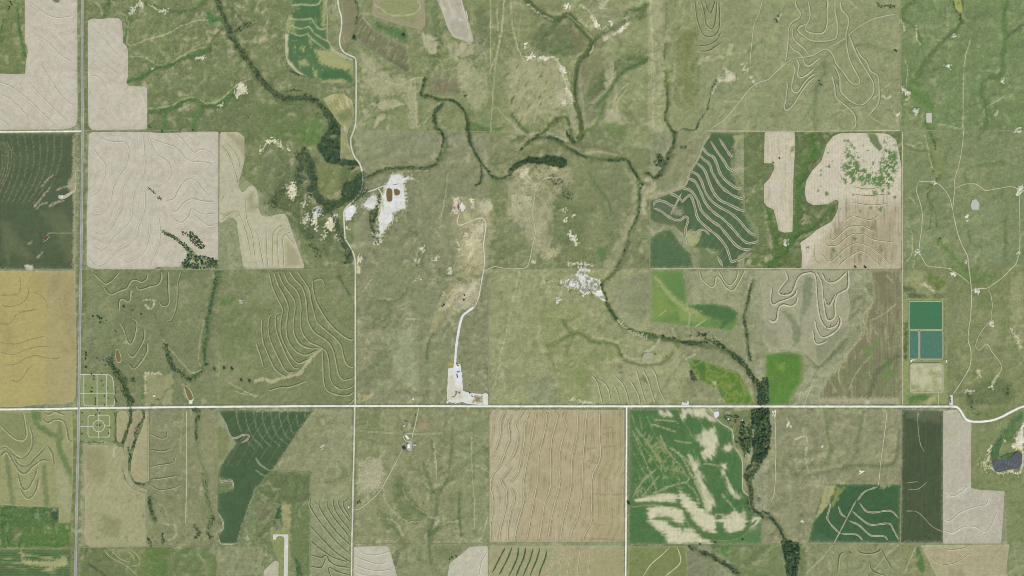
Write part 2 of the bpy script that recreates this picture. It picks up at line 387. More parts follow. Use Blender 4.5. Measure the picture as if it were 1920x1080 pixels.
pt('C2', '820,260 1020,280 1030,430 940,430 820,350', '77835e', .7, 12); pt('C2', '860,680 980,650 1000,800 960,930 860,900', '7c8862', .65, 12)
pt('C2', '980,480 1220,440 1180,560 1230,900 1100,880 1040,760 1000,620', '9da480', .65, 14, .6)
pt('C2', '1220,60 1480,80 1400,380 1290,560 1200,400', '828b67', .5, 16); pt('C2', '1270,560 1420,560 1440,900 1220,900', '7e8863', .6, 14)
pt('C2', '880,40 1140,60 1180,250 860,240', '7f8b66', .5, 14); pt('C2', '760,800 880,760 860,880 770,900', '7d8762', .5, 10)
pt('C3', '120,280 520,300 560,480 860,560 860,690 640,800 600,900 580,1030 380,1030 330,800 160,600', '8b9660', .55, 24, .5)
pt('C3', '430,720 560,760 560,930 420,880', '7b9154', .5, 24, .6); pt('C3', '190,420 240,560 260,700 190,620', 'a1a17c', .6, 10)
pt('C3', '90,860 330,800 350,1040 120,1040', '8e9675', .6, 14); pt('C3', '700,140 1040,40 1030,400 880,440 740,250', '8d9271', .7, 8)
pt('C3', '760,160 830,300 960,430 1040,440 900,470 760,330', '9b9f7c', .6, 6)
pt('C3', '900,60 1030,60 1000,350 860,260', '83886a', .5, 14, .6); pt('C3', '1310,30 1750,30 1700,320 1380,260', 'a09f7e', .6, 8, .4)
pt('C3', '1000,470 1300,480 1700,500 1720,620 1560,560 1200,530', '8b926d', .7, 8); pt('C3', '1300,570 1640,620 1720,760 1320,680', '848c66', .6, 8)
pt('C3', '1060,680 1280,600 1340,780 1270,880 1160,1000 1000,770', '9fa27a', .7, 8); pt('C3', '1280,880 1420,840 1560,1030 1260,1030', '8a9069', .8, 6)
pt('C3', '600,830 900,780 1160,1030 600,1030', '9da178', .6, 6)
pt('C4', '1010,25 1200,25 1340,115 1340,240 1010,240', '8a9468', .8, 3); pt('C4', '1190,25 1340,120 1290,180 1210,120', '66813f', .8, 8, .5)
pt('C4', '1015,150 1110,150 1110,200 1015,190', '5a6b48', .8, 5); pt('C4', '1050,200 1180,205 1200,235 1050,235', '5a6b48', .8, 5); pt('C4', '1230,200 1335,200 1330,240 1240,235', '66704f', .7, 5)
pt('C4', '1020,100 1160,60 1180,140 1110,170', 'a5a578', .6, 8); pt('C4', '1350,10 1520,130 1600,140 1700,130 1740,80 1500,0', '65834a', .6, 10)
pt('C4', '1570,190 1680,180 1690,330 1560,320', '6f8852', .6, 8); pt('C4', '1820,90 1920,30 1920,720 1830,500', '9a9c76', .7, 8)
pt('C4', '1350,240 1520,240 1500,560 1350,560', '889069', .5, 12); pt('C4', '1550,560 1760,560 1900,740 1750,760 1560,740', '818963', .5, 14)
pt('C4', '1490,1000 1580,880 1680,810 1830,880 1840,1000 1700,1035 1500,1035', '627c4c', .7, 14, .6)
pt('C4', '270,80 330,80 330,250 250,400 240,560 190,600 180,440 100,330 150,340 240,450', '7f8b66', .8, 6, .5); pt('C4', '350,560 480,480 600,440 690,480 560,640 380,740', '888e6c', .8, 6)
pt('C4', '600,180 760,30 770,160 800,220 700,300 610,440', '8d9071', .7, 5); pt('C4', '1010,240 1345,240 1345,1040 1010,1040', '8c9a66', .95, 2, .1)
pt('C4', '1018,420 1048,420 1048,700 1020,700', '566f43', .8, 4); pt('C4', '1312,260 1330,250 1330,700 1312,690', '64784c', .6, 3); pt('C4', '1035,965 1230,960 1200,1000 1060,1035', '5d7f45', .9, 8); pt('C4', '1210,980 1280,960 1220,1030 1160,1035', 'a9a878', .7, 8)
pt('D1', '705,58 918,58 918,510 880,580 760,480 740,300 705,270', '6b7d50', .9, 3); pt('D1', '1330,160 1420,200 1400,330 1340,380', '7e8a5c', .9, 4); pt('D1', '1200,100 1330,60 1330,500 1220,480', '8d8f6c', .6, 8, .5)
pt('D1', '920,600 1330,580 1320,900 910,890', '868b66', .7, 8, .4); pt('D1', '900,910 1030,910 1040,1080 920,1080', '5f7d44', .8, 14); pt('D1', '1030,910 1320,910 1320,1080 1040,1080', '718556', .7, 14, .8)
pt('D1', '520,910 680,915 800,1000 850,1080 500,1080', '6d7d52', .8, 10); pt('D1', '1330,905 1571,900 1571,1080 1330,1080', '8f9371', .8, 6)
pt('D1', '0,650 110,655 360,660 360,760 430,760 435,905 0,905', '50733f', .95, 4, .4, 25); pt('D1', '300,670 360,670 360,740 310,720', '47603f', .8, 6); pt('D1', '180,770 430,770 430,880 150,900', '5f8240', .6, 18, .6); pt('D1', '90,780 130,780 110,870 70,850', '85815c', .6, 8)
pt('D2', '620,60 800,55 780,200 700,230 620,260', '768459', .7, 8, .9, 3); pt('D2', '830,480 890,470 960,600 1040,700 1000,760 900,740 840,600', '6a7f4f', .75, 8, .7, 3)
pt('D2', '760,690 860,700 900,800 880,860 770,760', '6f8154', .7, 10, .8, 3); pt('D2', '1140,200 1200,210 1190,290 1120,360', '778459', .7, 8, .9, 3); pt('D2', '1180,560 1260,560 1270,820 1180,760', '7b875d', .6, 8, .8, 3)
pt('D2', '1030,800 1140,760 1080,880', '627a48', .8, 8, .6, 3); pt('D2', '640,370 760,350 790,440 760,560 630,570 620,480', 'b3ad90', .85, 10, .7, 3)
pt('D2', '1240,110 1420,60 1420,870 1260,860', '87946a', .6, 8); pt('D2', '900,900 1180,900 1170,1080 880,1080', '858c66', .6, 10); pt('D2', '1080,900 1300,890 1190,1000 1100,960', '76805a', .7, 10)
pt('D2', '0,560 90,440 330,450 330,600 230,640 0,620', '62784a', .8, 8, .4); pt('D2', '0,640 100,640 100,760 0,730', '7b7a5f', .7, 8); pt('D2', '100,780 130,660 165,640 150,720', '44643f', .95, 3, .1); pt('D2', '160,650 220,640 215,800 165,800', '9b9a70', .85, 4, .4)
pt('D2', '220,640 330,640 325,1080 250,1080 215,900', '6d8450', .9, 4, .2); pt('D2', '240,960 270,1000 285,1080 250,1080', '4d6b45', .9, 3, .1); pt('D2', '95,800 215,800 210,1080 140,1080 140,990 95,870', '8a9760', .9, 2, .1); pt('D2', '0,900 45,900 45,1080 0,1080', '929772', .8, 3)
pt('D2', '340,60 430,60 440,130 370,200 300,320 330,420 590,430 590,60', '949776', .5, 10); pt('D2', '530,420 580,400 580,480 520,480', '7a845c', .8, 5)
pt('D3', '1070,895 1200,890 1220,1080 1080,1080', '83896a', .85, 5); pt('D3', '1225,890 1330,890 1325,960 1240,950', '5d8046', .8, 5); pt('D3', '1480,340 1571,350 1571,720 1480,680', '9a9b7d', .8, 5)
pt('D3', '1300,55 1470,60 1470,280 1430,330 1370,280 1350,190 1260,110', '6f8150', .9, 5, .3); pt('D3', '1340,900 1535,890 1535,1080 1390,1080', '748856', .8, 4)
pt('D4', '0,890 85,880 105,1080 0,1080', '748856', .8, 5); pt('D4', '180,950 235,890 230,1080 185,1080', '6d7f52', .8, 6); pt('D4', '1200,60 1571,30 1420,110 1300,130 1240,125', '728555', .6, 10, .6); pt('D4', '1400,250 1520,90 1571,60 1560,160 1480,260', '537a4a', .8, 8)
pt('D4', '820,890 940,890 1030,1080 805,1080', '8a9066', .8, 3); pt('D4', '905,920 925,895 960,980 945,1080 910,1000', '557b44', .8, 5)
pt('D4', '1460,900 1571,900 1571,1080 1480,1080', '8f9672', .6, 8)

# the broken country round the middle creek
for s, col, al, f in (('650,220 720,100 800,90 870,150 930,200 870,260 780,240 700,250', '687850', .75, 8), ('840,110 930,180 900,230 860,200', '7f7a5c', .7, 6), ('960,90 1040,60 1190,30 1190,80 1090,110 960,180', '5e7848', .75, 9), ('1040,280 1190,240 1190,290 1100,320 1040,380 980,440 920,500 900,420 960,330', '62774a', .8, 9), ('910,590 1090,570 1100,680 960,650', '6f8355', .6, 14),
    ('560,260 800,300 850,420 820,500 700,520 600,600 560,440', 'a9a583', .75, 14), ('1000,300 1040,280 1060,400 1010,420', 'aaa684', .8, 6), ('1000,500 1060,480 1090,560 1020,560', 'ada888', .8, 6), ('1205,0 1262,0 1262,600 1210,600', 'a3a47f', .8, 5), ('240,100 270,200 260,260 215,330 200,300 230,200', '6b7d50', .8, 5), ('160,150 240,170 240,250 200,240', 'b3ad8e', .9, 4), ('290,190 440,200 470,170 455,250 300,262', 'ada887', .9, 5), ('330,270 400,280 380,400 350,420', 'aca786', .8, 7), ('250,370 330,360 350,420 220,420', '7f785f', .8, 6), ('380,550 450,570 540,580 520,600 400,600', '5c7845', .85, 6), ('415,60 480,70 470,230 400,280 420,160', '747f59', .7, 5), ('0,600 240,600 270,640 240,740 0,770', '868a6d', .5, 6), ('900,210 1000,180 1020,300 920,420 890,380', '82825f', .55, 10), ('940,420 1000,420 960,560 910,570', '808063', .5, 10), ('1330,150 1410,140 1400,470 1330,450', '7f8758', .6, 6), ('660,20 740,30 800,20 810,50 740,60', '7c8058', .6, 6), ('500,620 660,620 600,720 480,700', '8d8b6c', .6, 10)):
    pt('U', s, col, al, f, .45)
C.mott('6d7850', DG2 + .4 * N8, .3, .5, .8, P('U', '560,260 800,300 850,420 820,500 700,520 600,600 520,480'), 12)
C.mott('6f7b50', N8 + .6 * SV, .25, .45, .7, P('U', '1290,250 1420,130 1420,480 1300,480'), 8)
C.mott('b5af90', R12 + .6 * N3, .5, .8, .3, P('U', '160,140 470,170 460,430 180,330'), 12)

# drains, swales, old channels: greener ground along them (and carved into the height below)
DRAINS = []
def drain(t, s, w, col=GR, a=.85, depth=0., brk=.3, **k):
    p = P(t, s); C.band(p, w * 1.9, col, a * .35, w * 1.6, .5, 25, tex=.6, **k); C.band(p, w * .9, col, a * .9, None, brk + .2, 8, warp=1.5, tex=.4, **k); C.band(p, w * .3, '4f613e', a * .25, 1.3, .6, 3, warp=1.5, tex=.6, **k)
    if depth: DRAINS.append((p, max(w, 6), depth))
drain('A1', '960,610 1080,560 1160,510 1280,480 1400,430 1500,395 1570,360', 7, '4f7c42', .9, 4)
drain('A1', '1570,360 1600,290 1640,240 1670,210', 3, OL, .7, 3); drain('A1', '960,440 1010,420 1080,440 1160,490', 4, LG, .8, 2)
drain('A1', '1110,825 1240,820 1320,790 1390,750 1470,745 1530,780 1620,790 1700,740 1760,700', 8, '4f7c42', .85, 4)
drain('A1', '1240,840 1230,970', 7, '5a8449', .8, 2); drain('A1', '1510,820 1470,900 1450,980', 8, '5a8449', .8, 2)
for s in ('980,425 1080,430 1150,470 1190,485 1280,470 1330,440 1440,380 1540,350', '1110,815 1250,800 1330,770 1400,735 1480,735 1540,770 1610,770 1690,720 1780,640 1880,590'):
    bd('A1', s, 2.2, TN, .6, 2, .8)
bd('A1', '1330,470 1420,440 1380,520 1290,540', 3, '8a8062', .5, 4)
drain('A1', '130,60 140,180 165,300 190,420', 4, '4f7545', .8, 2); drain('A1', '30,150 10,230 0,300', 4, '4f7545', .8, 2)
drain('A1', '1900,0 1890,90 1910,130', 4, GR, .6, 2); drain('A1', '1700,30 1790,120 1850,200', 2, DK, .5)
drain('A1', '1090,20 1200,60 1330,80 1440,75 1540,0', 5, '5b7848', .8, 3); drain('A1', '820,0 790,60 780,110', 5, '557a48', .8, 2)
drain('A1', '970,140 960,230 930,290', 5, '587a48', .8, 1)
drain('A3', '110,0 180,70 260,120 340,140 420,110 500,190 560,260 600,310 560,400 510,450 480,530 465,640 470,740 500,850 520,960 520,1010', 7, '55683c', 1, 6, -.1)
C.band(P('A3', '110,0 180,70 260,120 340,140 420,110 500,190 560,260 600,310 560,400 510,450 480,530 465,640 470,740 500,850 520,960 520,1010'), 9, '5b6e42', .8, 3, .15, 8)
bd('A3', '420,110 500,180 560,240 610,290', 1.6, 'c4bf9e', .7, 1.5, 0); bd('A3', '610,340 600,375 580,400', 1.8, 'd4cfb4', .8, 1.5, 0); bd('A3', '470,500 455,620 455,700', 1.5, 'b7b394', .7, 1.5)
bd('A3', '520,480 510,640 530,800 540,900', 4, '9d9d7d', .5, 3, .5)
drain('A3', '620,290 700,230 780,190 830,150 860,80 960,60 1000,30', 5, GR, .85, 5); drain('A3', '640,780 720,690 790,580 860,510 960,470 1010,440', 6, '5d7f4a', .8, 5)
drain('A3', '540,990 620,940 660,870 690,780', 5, LG, .7, 4); drain('A3', '1150,540 1160,640', 7, '61803f', .8, 3); drain('A3', '1160,640 1170,800 1150,880 1220,1000', 4, OL, .7, 4)
drain('A3', '230,280 300,200 330,150', 3, GR, .6, 2); drain('A3', '130,400 230,410 330,390 430,350', 5, GR, .6, 2)
drain('A3', '330,890 220,1000 100,1080', 5, '5f7143', .9, 4, .1); drain('A3', '330,890 400,880 430,930 450,1040 490,1070 520,1010', 5, '5f7143', .9, 4, .1)
drain('A3', '0,860 60,940 110,980 100,1020 0,1060', 5, '62774a', .8, 3); drain('A3', '1150,330 1140,460', 2, DK, .6, 2); drain('A3', '700,960 780,930 830,1000', 5, LG, .6)
drain('B3', '210,70 300,80 400,140 520,200 620,225 740,230 850,230 900,300 960,400', 6, '617346', .9, 4, .1)
drain('B3', '420,110 520,140 640,140 760,180 860,220', 3, '7c7356', .7, 2); drain('B3', '580,340 640,440 720,540 740,620', 3, '5e7c49', .8, 2)
drain('B3', '960,420 955,560 930,680 880,800 830,960 780,1060', 4, '64764a', .6, 4); drain('B3', '1480,960 1420,1000', 5, LG, .7)
bd('B3', '500,200 650,180 780,200', 4, 'a5a37f', .6, 3, .4)
drain('B4', '330,60 350,180 280,260 240,400 230,560 215,700 190,810 130,910 40,1000 0,1020', 10, '527a3a', 1, 4); drain('B4', '0,620 40,760 70,880 120,920', 10, '527a3a', 1, 3); drain('B4', '200,820 280,770 360,720 480,600', 8, '4f753a', 1, 3)
drain('B4', '1760,250 1500,300 1490,420', 4, LG, .5, 2); drain('B4', '1780,700 1780,1000', 4, '6f8355', .6, 2); drain('B4', '1500,760 1520,860 1600,900 1560,1040', 3, '718457', .6, 2); drain('B4', '1270,840 1340,910 1420,1000 1500,1060', 7, '688a48', .8, 3); drain('B4', '1210,180 1250,280 1310,330 1240,420 1200,520 1220,620', 6, '788a50', .6, 3); drain('B4', '1010,120 1100,165 1200,170', 3, OL, .6, 1)
drain('A4', '1100,0 1020,60 1010,140 1100,200 1140,320', 6, '63834a', .85, 4); drain('A4', '1450,170 1370,250 1230,390 1140,520 1110,600', 7, '5f7a45', .85, 4)
pt('A4', '1080,580 1120,600 1180,680 1240,790 1240,840 1150,800 1060,700', '67864c', .8, 6, .2); drain('A4', '1180,920 1210,980 1250,1060', 8, GR, .7, 2)
drain('A4', '1790,0 1760,150 1780,260 1760,400 1740,560 1620,590 1600,700 1640,820 1630,950', 7, '61844a', .8, 4); drain('A4', '1800,270 1910,180', 3, DK, .6, 2)
drain('A4', '430,480 420,560 370,640 350,780 350,970', 7, '75895a', .7, 2); drain('A4', '650,350 720,330 820,360 930,390', 8, '7b8d5f', .6, 2); drain('A4', '1050,400 1080,520 1060,650', 3, LG, .5)
drain('A3', '1380,440 1400,560 1380,700', 10, '7c915c', .6); drain('A3', '1760,400 1830,330 1880,300', 6, '7c915c', .5, 2); drain('A3', '1820,960 1860,800', 6, '7d915e', .5)
drain('C1', '1640,40 1610,160 1590,280 1560,400 1550,500', 8, '55784a', .85, 5); drain('C1', '1550,540 1530,640 1530,740 1430,830', 7, '5f7d4c', .8, 5); drain('C1', '1120,310 1180,420 1220,540 1250,600 1300,760 1400,830', 4, '72815a', .7, 5)
drain('C1', '850,640 830,720 880,800 930,900 990,1040', 7, '5d7549', .8, 4); bd('C1', '1220,540 1260,600 1330,680 1400,760 1440,800 1520,770', 1.6, TN, .7, 1.5); bd('C1', '1530,400 1500,560 1490,700 1510,760', 1.4, TN, .5, 1.5)
drain('C1', '1300,900 1240,940 1200,1040', 4, '7c8460', .5); drain('C1', '1060,1000 1080,940', 3, GR, .6); drain('C1', '1740,870 1700,960 1640,1000', 3, '7b8a5e', .4)
drain('C2', '620,70 660,140 700,210', 4, DK, .6, 3); drain('C2', '860,240 1000,260 1100,210 1140,160', 3, '74805a', .6, 3); drain('C2', '1330,500 1290,580 1280,700', 2, DK, .5, 3); bd('C2', '830,240 900,250 960,235 1010,250 1070,230', 1.8, TN, .5, 2, .8)
bd('C2', '1070,300 1160,260 1150,290 1090,320', 2, TN, .5, 2, .8); bd('C2', '1430,200 1500,110 1560,60', 5, '757d5a', .6, 5)
drain('C3', '790,0 740,70 665,130', 4, '5c7044', .8, 4); drain('C3', '665,130 690,220 740,330 820,430 950,500 1100,535 1250,560 1400,580', 6.5, '52703f', .95, 6, .15)
drain('C3', '380,400 430,490 520,505 600,560 700,570 780,590 830,680', 4, '76894f', .8, 4); drain('C3', '270,590 350,550 460,510', 4, '76894f', .6, 3); drain('C3', '840,700 980,740 1130,720 1200,650', 5, '7a8758', .7, 3); drain('C3', '400,640 460,540', 3, '7f9157', .5, 2)
bd('C3', '600,530 700,540 790,570 830,640 840,690 760,700', 3, 'b1ad86', .7, 3, .6); bd('C3', '860,590 850,660 890,690 960,690', 2.5, 'b5b18c', .7, 2, .6); bd('C3', '720,720 830,710', 3, 'b5b18c', .6, 3, .6); bd('C3', '1110,540 1060,610 1000,640', 4, 'c3bd9b', .8, 3, .3)
bd('C3', '800,410 880,480 960,510 1010,530', 3, 'd6cfae', .75, 2, 1.2, 3); bd('C3', '210,440 200,560 240,640', 4, 'b0ab87', .55, 5, .8); bd('C3', '240,640 300,700 330,800', 2, '7d7a58', .5, 2, .8)
drain('C3', '1420,590 1500,600 1620,640 1720,720 1800,820 1850,960', 9, '63794b', .8, 5); drain('C3', '1810,110 1780,200 1750,330 1740,400 1760,520 1780,700', 6, '6f7e57', .7, 4); drain('C3', '1280,850 1230,960 1200,1030', 4, '889268', .7); bd('C3', '1310,690 1370,660', 4, 'bcb593', .6, 3)
drain('C3', '1800,840 1830,1000 1830,1040', 6, '7c6f5c', .6, 2); drain('C4', '210,580 260,640 340,720 380,750 480,660 590,540', 4, '7d8566', .7, 3); drain('C4', '380,750 340,830', 3, '80886a', .6)
drain('D1', '1210,60 1210,250 1220,350 1270,480 1260,560 1280,700 1290,860', 8, '77875a', .6, 4); drain('D1', '200,70 230,150 300,200 350,230 370,320 420,420 440,510', 10, '5c8246', .9, 2); drain('D1', '40,330 55,480 80,640', 8, '61844a', .8, 1); drain('D1', '270,410 280,540 290,640', 9, '5f8048', .8, 1); drain('D1', '370,160 375,220', 8, '5f8048', .8, 1)
drain('D1', '925,600 930,690 950,740', 8, '5b744a', .7, 2); drain('D1', '555,1010 610,1050 650,1080', 3, '46603c', .9, 2); drain('D1', '1340,560 1400,560 1420,620', 8, '5a7d4a', .6, 1)
bd('D1', '1130,70 1110,200 1110,330', 2, 'a8a684', .5, 2); bd('D1', '930,620 1000,650 1020,700', 2, TN, .4, 3, .8); bd('D1', '1000,760 1070,770 1080,830 1040,860', 3, 'b3ad8c', .6, 3, .8)
drain('D2', '1030,380 1050,470 1080,550 1110,600 1105,690 1085,740 1060,830 1070,1000', 5, '5e774c', .55, 3); drain('D2', '1205,170 1200,300 1185,400 1175,490 1130,560', 3, '617850', .5, 2); drain('D2', '1080,260 1085,330 1070,380', 2.5, '617850', .5, 1); drain('D2', '860,510 930,610 1000,680 1080,740', 4, '667b50', .55, 2)
drain('D2', '1250,570 1245,700 1260,830', 3, '627a4d', .7, 2); drain('D2', '1090,800 1180,760 1240,720', 4, '6c8153', .7, 2); drain('D2', '830,760 890,850 920,900', 4, '7a7c5e', .6, 2); drain('D2', '410,60 430,130 500,150', 4, '828c66', .6, 1); drain('D2', '330,330 400,200 440,140', 4, '8a8f6c', .5, 1); drain('D2', '340,500 450,500 520,480', 5, '7f875f', .6, 1)
bd('D2', '900,540 920,600 980,660 1030,690', 1.5, TN, .6, 1.5, .3); bd('D2', '800,730 860,750 900,830', 3, 'b5af91', .6, 3, .6); bd('D2', '1060,720 1120,730 1100,760', 3, 'b5af91', .6, 3, .6); bd('D2', '1180,750 1240,745', 3, 'b5af91', .6, 2)
drain('D4', '350,70 365,200 380,300 340,400 290,450', 5, '7f8a60', .75, 3); drain('D4', '590,60 560,200 520,350 450,410 300,440', 9, '8a9069', .7, 3, .6); drain('D4', '800,180 790,330 740,400 550,400 450,410', 5, '767f5b', .7, 3); bd('D4', '290,440 350,420 450,405', 6, 'aba482', .8, 4, .3); bd('D4', '560,80 600,60 590,160', 5, 'a9a683', .6, 4, .4)
bd('D4', '210,170 240,250 230,350 250,440', 2, 'c0b99c', .6, 2, .8); bd('D4', '170,240 230,215', 3, 'c8c1a5', .7, 2); drain('D4', '120,620 240,540 330,500', 3, '8f9070', .4); pt('D4', '0,700 60,700 110,800 90,860 0,860', '8b916a', .6)
drain('D3', '1100,900 1170,940 1250,970 1320,1020 1390,1060', 6, '5a6d45', .8, 3); drain('D4', '540,900 560,940 640,950 690,900', 5, 'a3a17d', .5, 1); drain('D4', '440,940 430,1050', 5, '7a8a58', .6, 1); drain('D4', '490,930 480,1080', 4, '7a8a58', .6, 1); drain('D4', '620,960 640,1040 700,1080', 4, '7d8a5c', .6, 1)
# creek bottoms under the tree belts
for t, s, w in (('A1', '1630,0 1660,80 1690,150 1720,220 1760,310 1820,400 1880,480 1920,540', 13), ('A2', '0,540 60,620 120,680 200,730 300,740 380,735 450,760 520,830 580,900 600,960', 15), ('TH', '110,560 130,700 150,800 190,930 250,985 330,1000 420,970 520,900 590,830 605,720', 15),
                ('A2', '1270,590 1255,650 1245,720 1300,720 1380,750 1450,750 1520,780 1570,850 1590,930 1605,1080', 6), ('A2', '1400,780 1345,840 1340,900 1370,990', 7), ('B2', '1400,40 1430,100 1400,180 1360,260 1270,300 1150,298 1020,305 930,325 830,370', 6), ('B2', '1580,0 1600,80 1640,180 1700,280 1770,360 1830,380 1920,360', 6), ('D3', '1500,60 1530,200 1500,400 1440,480 1470,600 1480,680 1560,720', 10), ('D4', '0,700 60,770 110,870 150,980 150,1090', 10), ('B3', '1220,40 1210,130 1180,200 1120,330 1010,420', 8)):
    drain(t, s, w * .8, '566844', .42, 5)

# bare soil, chalk outcrops and scuffed ground
pt('B2', '1480,520 1760,540 1790,760 1730,1090 1500,1060 1480,800', 'aaa380', .7, 16, .9); pt('C2', '1500,0 1700,0 1680,250 1620,320 1420,380 1330,470 1300,420 1400,280', 'a8a17c', .75, 14, .9); pt('B3', '-40,280 160,270 440,300 440,400 300,560 280,700 160,960 60,700 -40,620', 'aaa382', .75, 14, .8); pt('A3', '560,20 720,10 900,60 880,260 680,300 600,180', 'a9a382', .5, 12, .9, 3); pt('A3', '60,300 200,380 340,440 460,760 330,800 300,560 120,480', 'a9a383', .6, 10, .8, 3)
C.patch(P('Q', '430,220 490,140 540,40 650,30 690,90 780,80 790,120 730,150 710,190 740,500 640,540 560,590 590,640 460,790 420,870 360,860 340,640 370,480 400,330'), 'd3ccb6', .9, 5, .8, 3, 2.0, tex=.4); C.patch(P('Q', '130,470 200,390 290,320 380,380 370,460 300,550 200,510'), 'd3ccb6', .9, 5, .8, 3, 2.0, tex=.4); C.patch(P('B2', '880,780 960,700 1000,690 950,800 920,880 890,870'), 'd8d2bf', .9, 4, .9, 3, 2.0, tex=.3)
CH, CHW = 'd8d0b8', 'd9d8d4'
def chalk(t, s, col=CH, a=.95, f=2., brk=.5, sc=3): C.patch(P(t, s), col, a, f, brk + .3, sc, 1.6, tex=.15)
for s in ('1760,700 1780,640 1810,620 1860,660 1850,690 1800,710 1780,740', '1210,70 1260,75 1240,95 1200,85', '1490,430 1530,425 1540,440 1470,445', '1640,780 1665,775 1660,800 1635,800'): chalk('A1', s)
bd('A1', '1110,30 1160,60 1220,85', 2, CH, .7, 2, .8, 3); bd('A1', '1460,440 1540,425', 2, CH, .5, 2, 1.2, 3); bd('A1', '1140,515 1150,510', 2, CH, .8); bd('A1', '1350,820 1420,790', 2, CH, .4, 2, 1.2, 3)
chalk('A1', '1020,45 1055,20 1075,25 1080,60 1040,45', 'c9c4b4'); chalk('A1', '985,60 1020,60 1000,110 975,100', 'c9c4b4')
for s in ('60,160 80,90 130,80 180,100 210,140 200,160 150,110 90,115 50,150 20,180', '240,150 255,160 245,165'): chalk('B2', s, 'dad2b8')
for s, c in (('240,450 270,410 290,420 310,500 280,530 240,520', CH), ('440,620 465,590 500,610 490,650 450,680 430,720 410,700', CHW), ('420,700 470,640 450,740 410,720', CH), ('510,740 560,670 600,640 590,730 580,780 540,750', CH), ('440,760 460,740 455,780', CH),
             ('672,600 735,575 750,600 740,640 700,690 672,690', CHW), ('765,960 800,970 790,1005 760,1010', 'd9cfb4'), ('755,1040 790,1050 770,1090 755,1090', 'd9cfb4'), ('410,470 420,480 400,550', 'b9b395'), ('880,850 930,830 940,850 900,870', CH),
             ('1555,795 1580,790 1590,810 1570,820', 'd9cfb4'), ('1510,860 1535,870 1530,930 1510,920', 'c9bfae'), ('1235,895 1260,890 1250,930 1230,920', CH), ('1480,530 1520,520 1530,600 1510,640 1480,640', 'd8c6b4'), ('1530,575 1560,570 1565,620 1540,630', CHW), ('1600,530 1635,540 1640,600 1620,600', 'cfc9b8'), ('1445,1050 1470,1055 1460,1085', CH), ('680,740 690,735 690,760 670,750', CHW)): chalk('B2', s, c)
for s in ('350,700 380,640 400,660 370,720', '500,830 520,770 530,800', '620,820 640,850 600,800', '1330,970 1360,970 1350,990', '1200,990 1230,980 1220,1000', '350,570 370,560 360,590'): chalk('B2', s, 'd8d2bd', .8, 2, 1.0)
pt('B2', '1660,560 1750,540 1780,590 1730,650 1680,640', 'c3b99c', 1, 6, .5, 3); pt('B2', '1610,740 1700,700 1710,740 1690,820 1600,830', 'c3b99c', 1, 6, .5, 3); pt('B2', '1540,860 1710,860 1700,1010 1600,1060 1540,960', 'bdb38e', 1, 8, .9, 3); pt('B2', '1560,830 1680,830 1690,900 1580,890', 'c9bf9d', 1, 6, .8, 3); pt('B2', '1560,640 1640,660 1620,760 1570,740', 'bcb189', .9, 6, .8, 3); pt('B2', '1590,900 1640,900 1640,960 1600,980', 'cdc4a6', .9, 4, .7, 3); pt('B2', '1880,600 1920,560 1960,620 1900,650', 'b0a885', .8, 6)
pt('B3', '60,310 130,300 150,370 120,420 60,370', 'cfc3a2', 1, 5, .6, 3); pt('B3', '0,500 40,490 140,520 140,590 60,620 0,580', 'cbc1a3', 1, 5, .4, 3); pt('B3', '40,380 200,380 180,470 60,480', 'bcb192', .85, 8, .8, 3); pt('B3', '290,290 350,300 340,330 300,330', 'c0b593', .9, 5, .6, 3); pt('B3', '100,670 140,660 140,700 90,700', 'bcb295', .7, 6, .6); pt('B3', '150,340 430,320 440,370 230,400', 'aaa381', .5, 10, 1., 3); pt('B3', '0,380 160,600 300,560 280,960 180,940 160,760 0,720', 'aaa586', .75, 16, .9); pt('B3', '150,990 180,990 180,1020 150,1010', 'd0c5a8', .9, 4)
pt('B3', '230,930 360,890 350,950 240,980', 'bcb08d', .8, 8, .9, 3); chalk('B3', '415,790 440,780 470,810 490,850 480,880 440,830', 'dcd6c4'); chalk('B3', '385,690 410,680 400,705 385,705'); chalk('B3', '455,645 475,645 470,662 457,660'); chalk('B3', '370,610 400,600 405,620 380,620', CH, .7)
for s in ('500,10 530,10 545,50 570,70 570,90 520,90 480,75 450,65 500,55', '400,100 450,100 470,120 430,160 400,150', '470,130 540,100 600,90 640,90 655,140 680,200 700,240 690,260 640,230 610,200 590,180 560,200 540,220 510,180 470,160', '360,115 380,120 370,140', '340,240 355,230 355,260 340,280'): chalk('C3', s, 'dcd9d0', .97, 2, .45)
bd('C3', '230,120 330,100 430,85 500,60', 3, 'bdb594', .7, 4, 1.2, 3); bd('C3', '350,240 370,190 380,150', 2, 'cbc3a4', .8, 2, .6); bd('C3', '580,220 570,270', 3, 'b7ad88', .7, 3); bd('C3', '655,100 665,180 700,260', 2, 'e6e0cc', .9, 1.5, .3); bd('C3', '440,990 520,1010 600,1030', 4, 'd9d4be', .6, 4, 1.2, 3)
bd('B3', '420,1020 500,1015 600,1030', 3, 'd9d4be', .7, 3, 1.2, 3); pt('B3', '500,1045 560,1050 600,1080 520,1080', 'e2ddcc', .9, 4, .6, 3); bd('B3', '980,440 990,520 980,600 1000,640', 7, 'b9b093', .8, 5, .5); pt('B3', '1000,380 1060,360 1080,470 1160,480 1060,520 980,540', 'b3aa8b', .85, 6, .4); bd('B3', '1040,520 1160,480 1270,440', 4, 'b3aa8b', .7, 4, .4)
for s in ('400,35 430,35 435,65 400,60', '610,150 635,170 660,190 640,205 620,190', '735,150 750,160 745,190', '95,330 110,325 100,365', '105,430 150,400 170,430 120,450', '205,430 270,440 250,460', '360,505 395,510 400,550 370,545', '410,670 430,680 450,740 440,750 415,700', '370,760 410,760 400,790 375,785', '690,280 715,290 705,300', '820,205 840,210 800,240'): chalk('A3', s, 'e4dfcc')
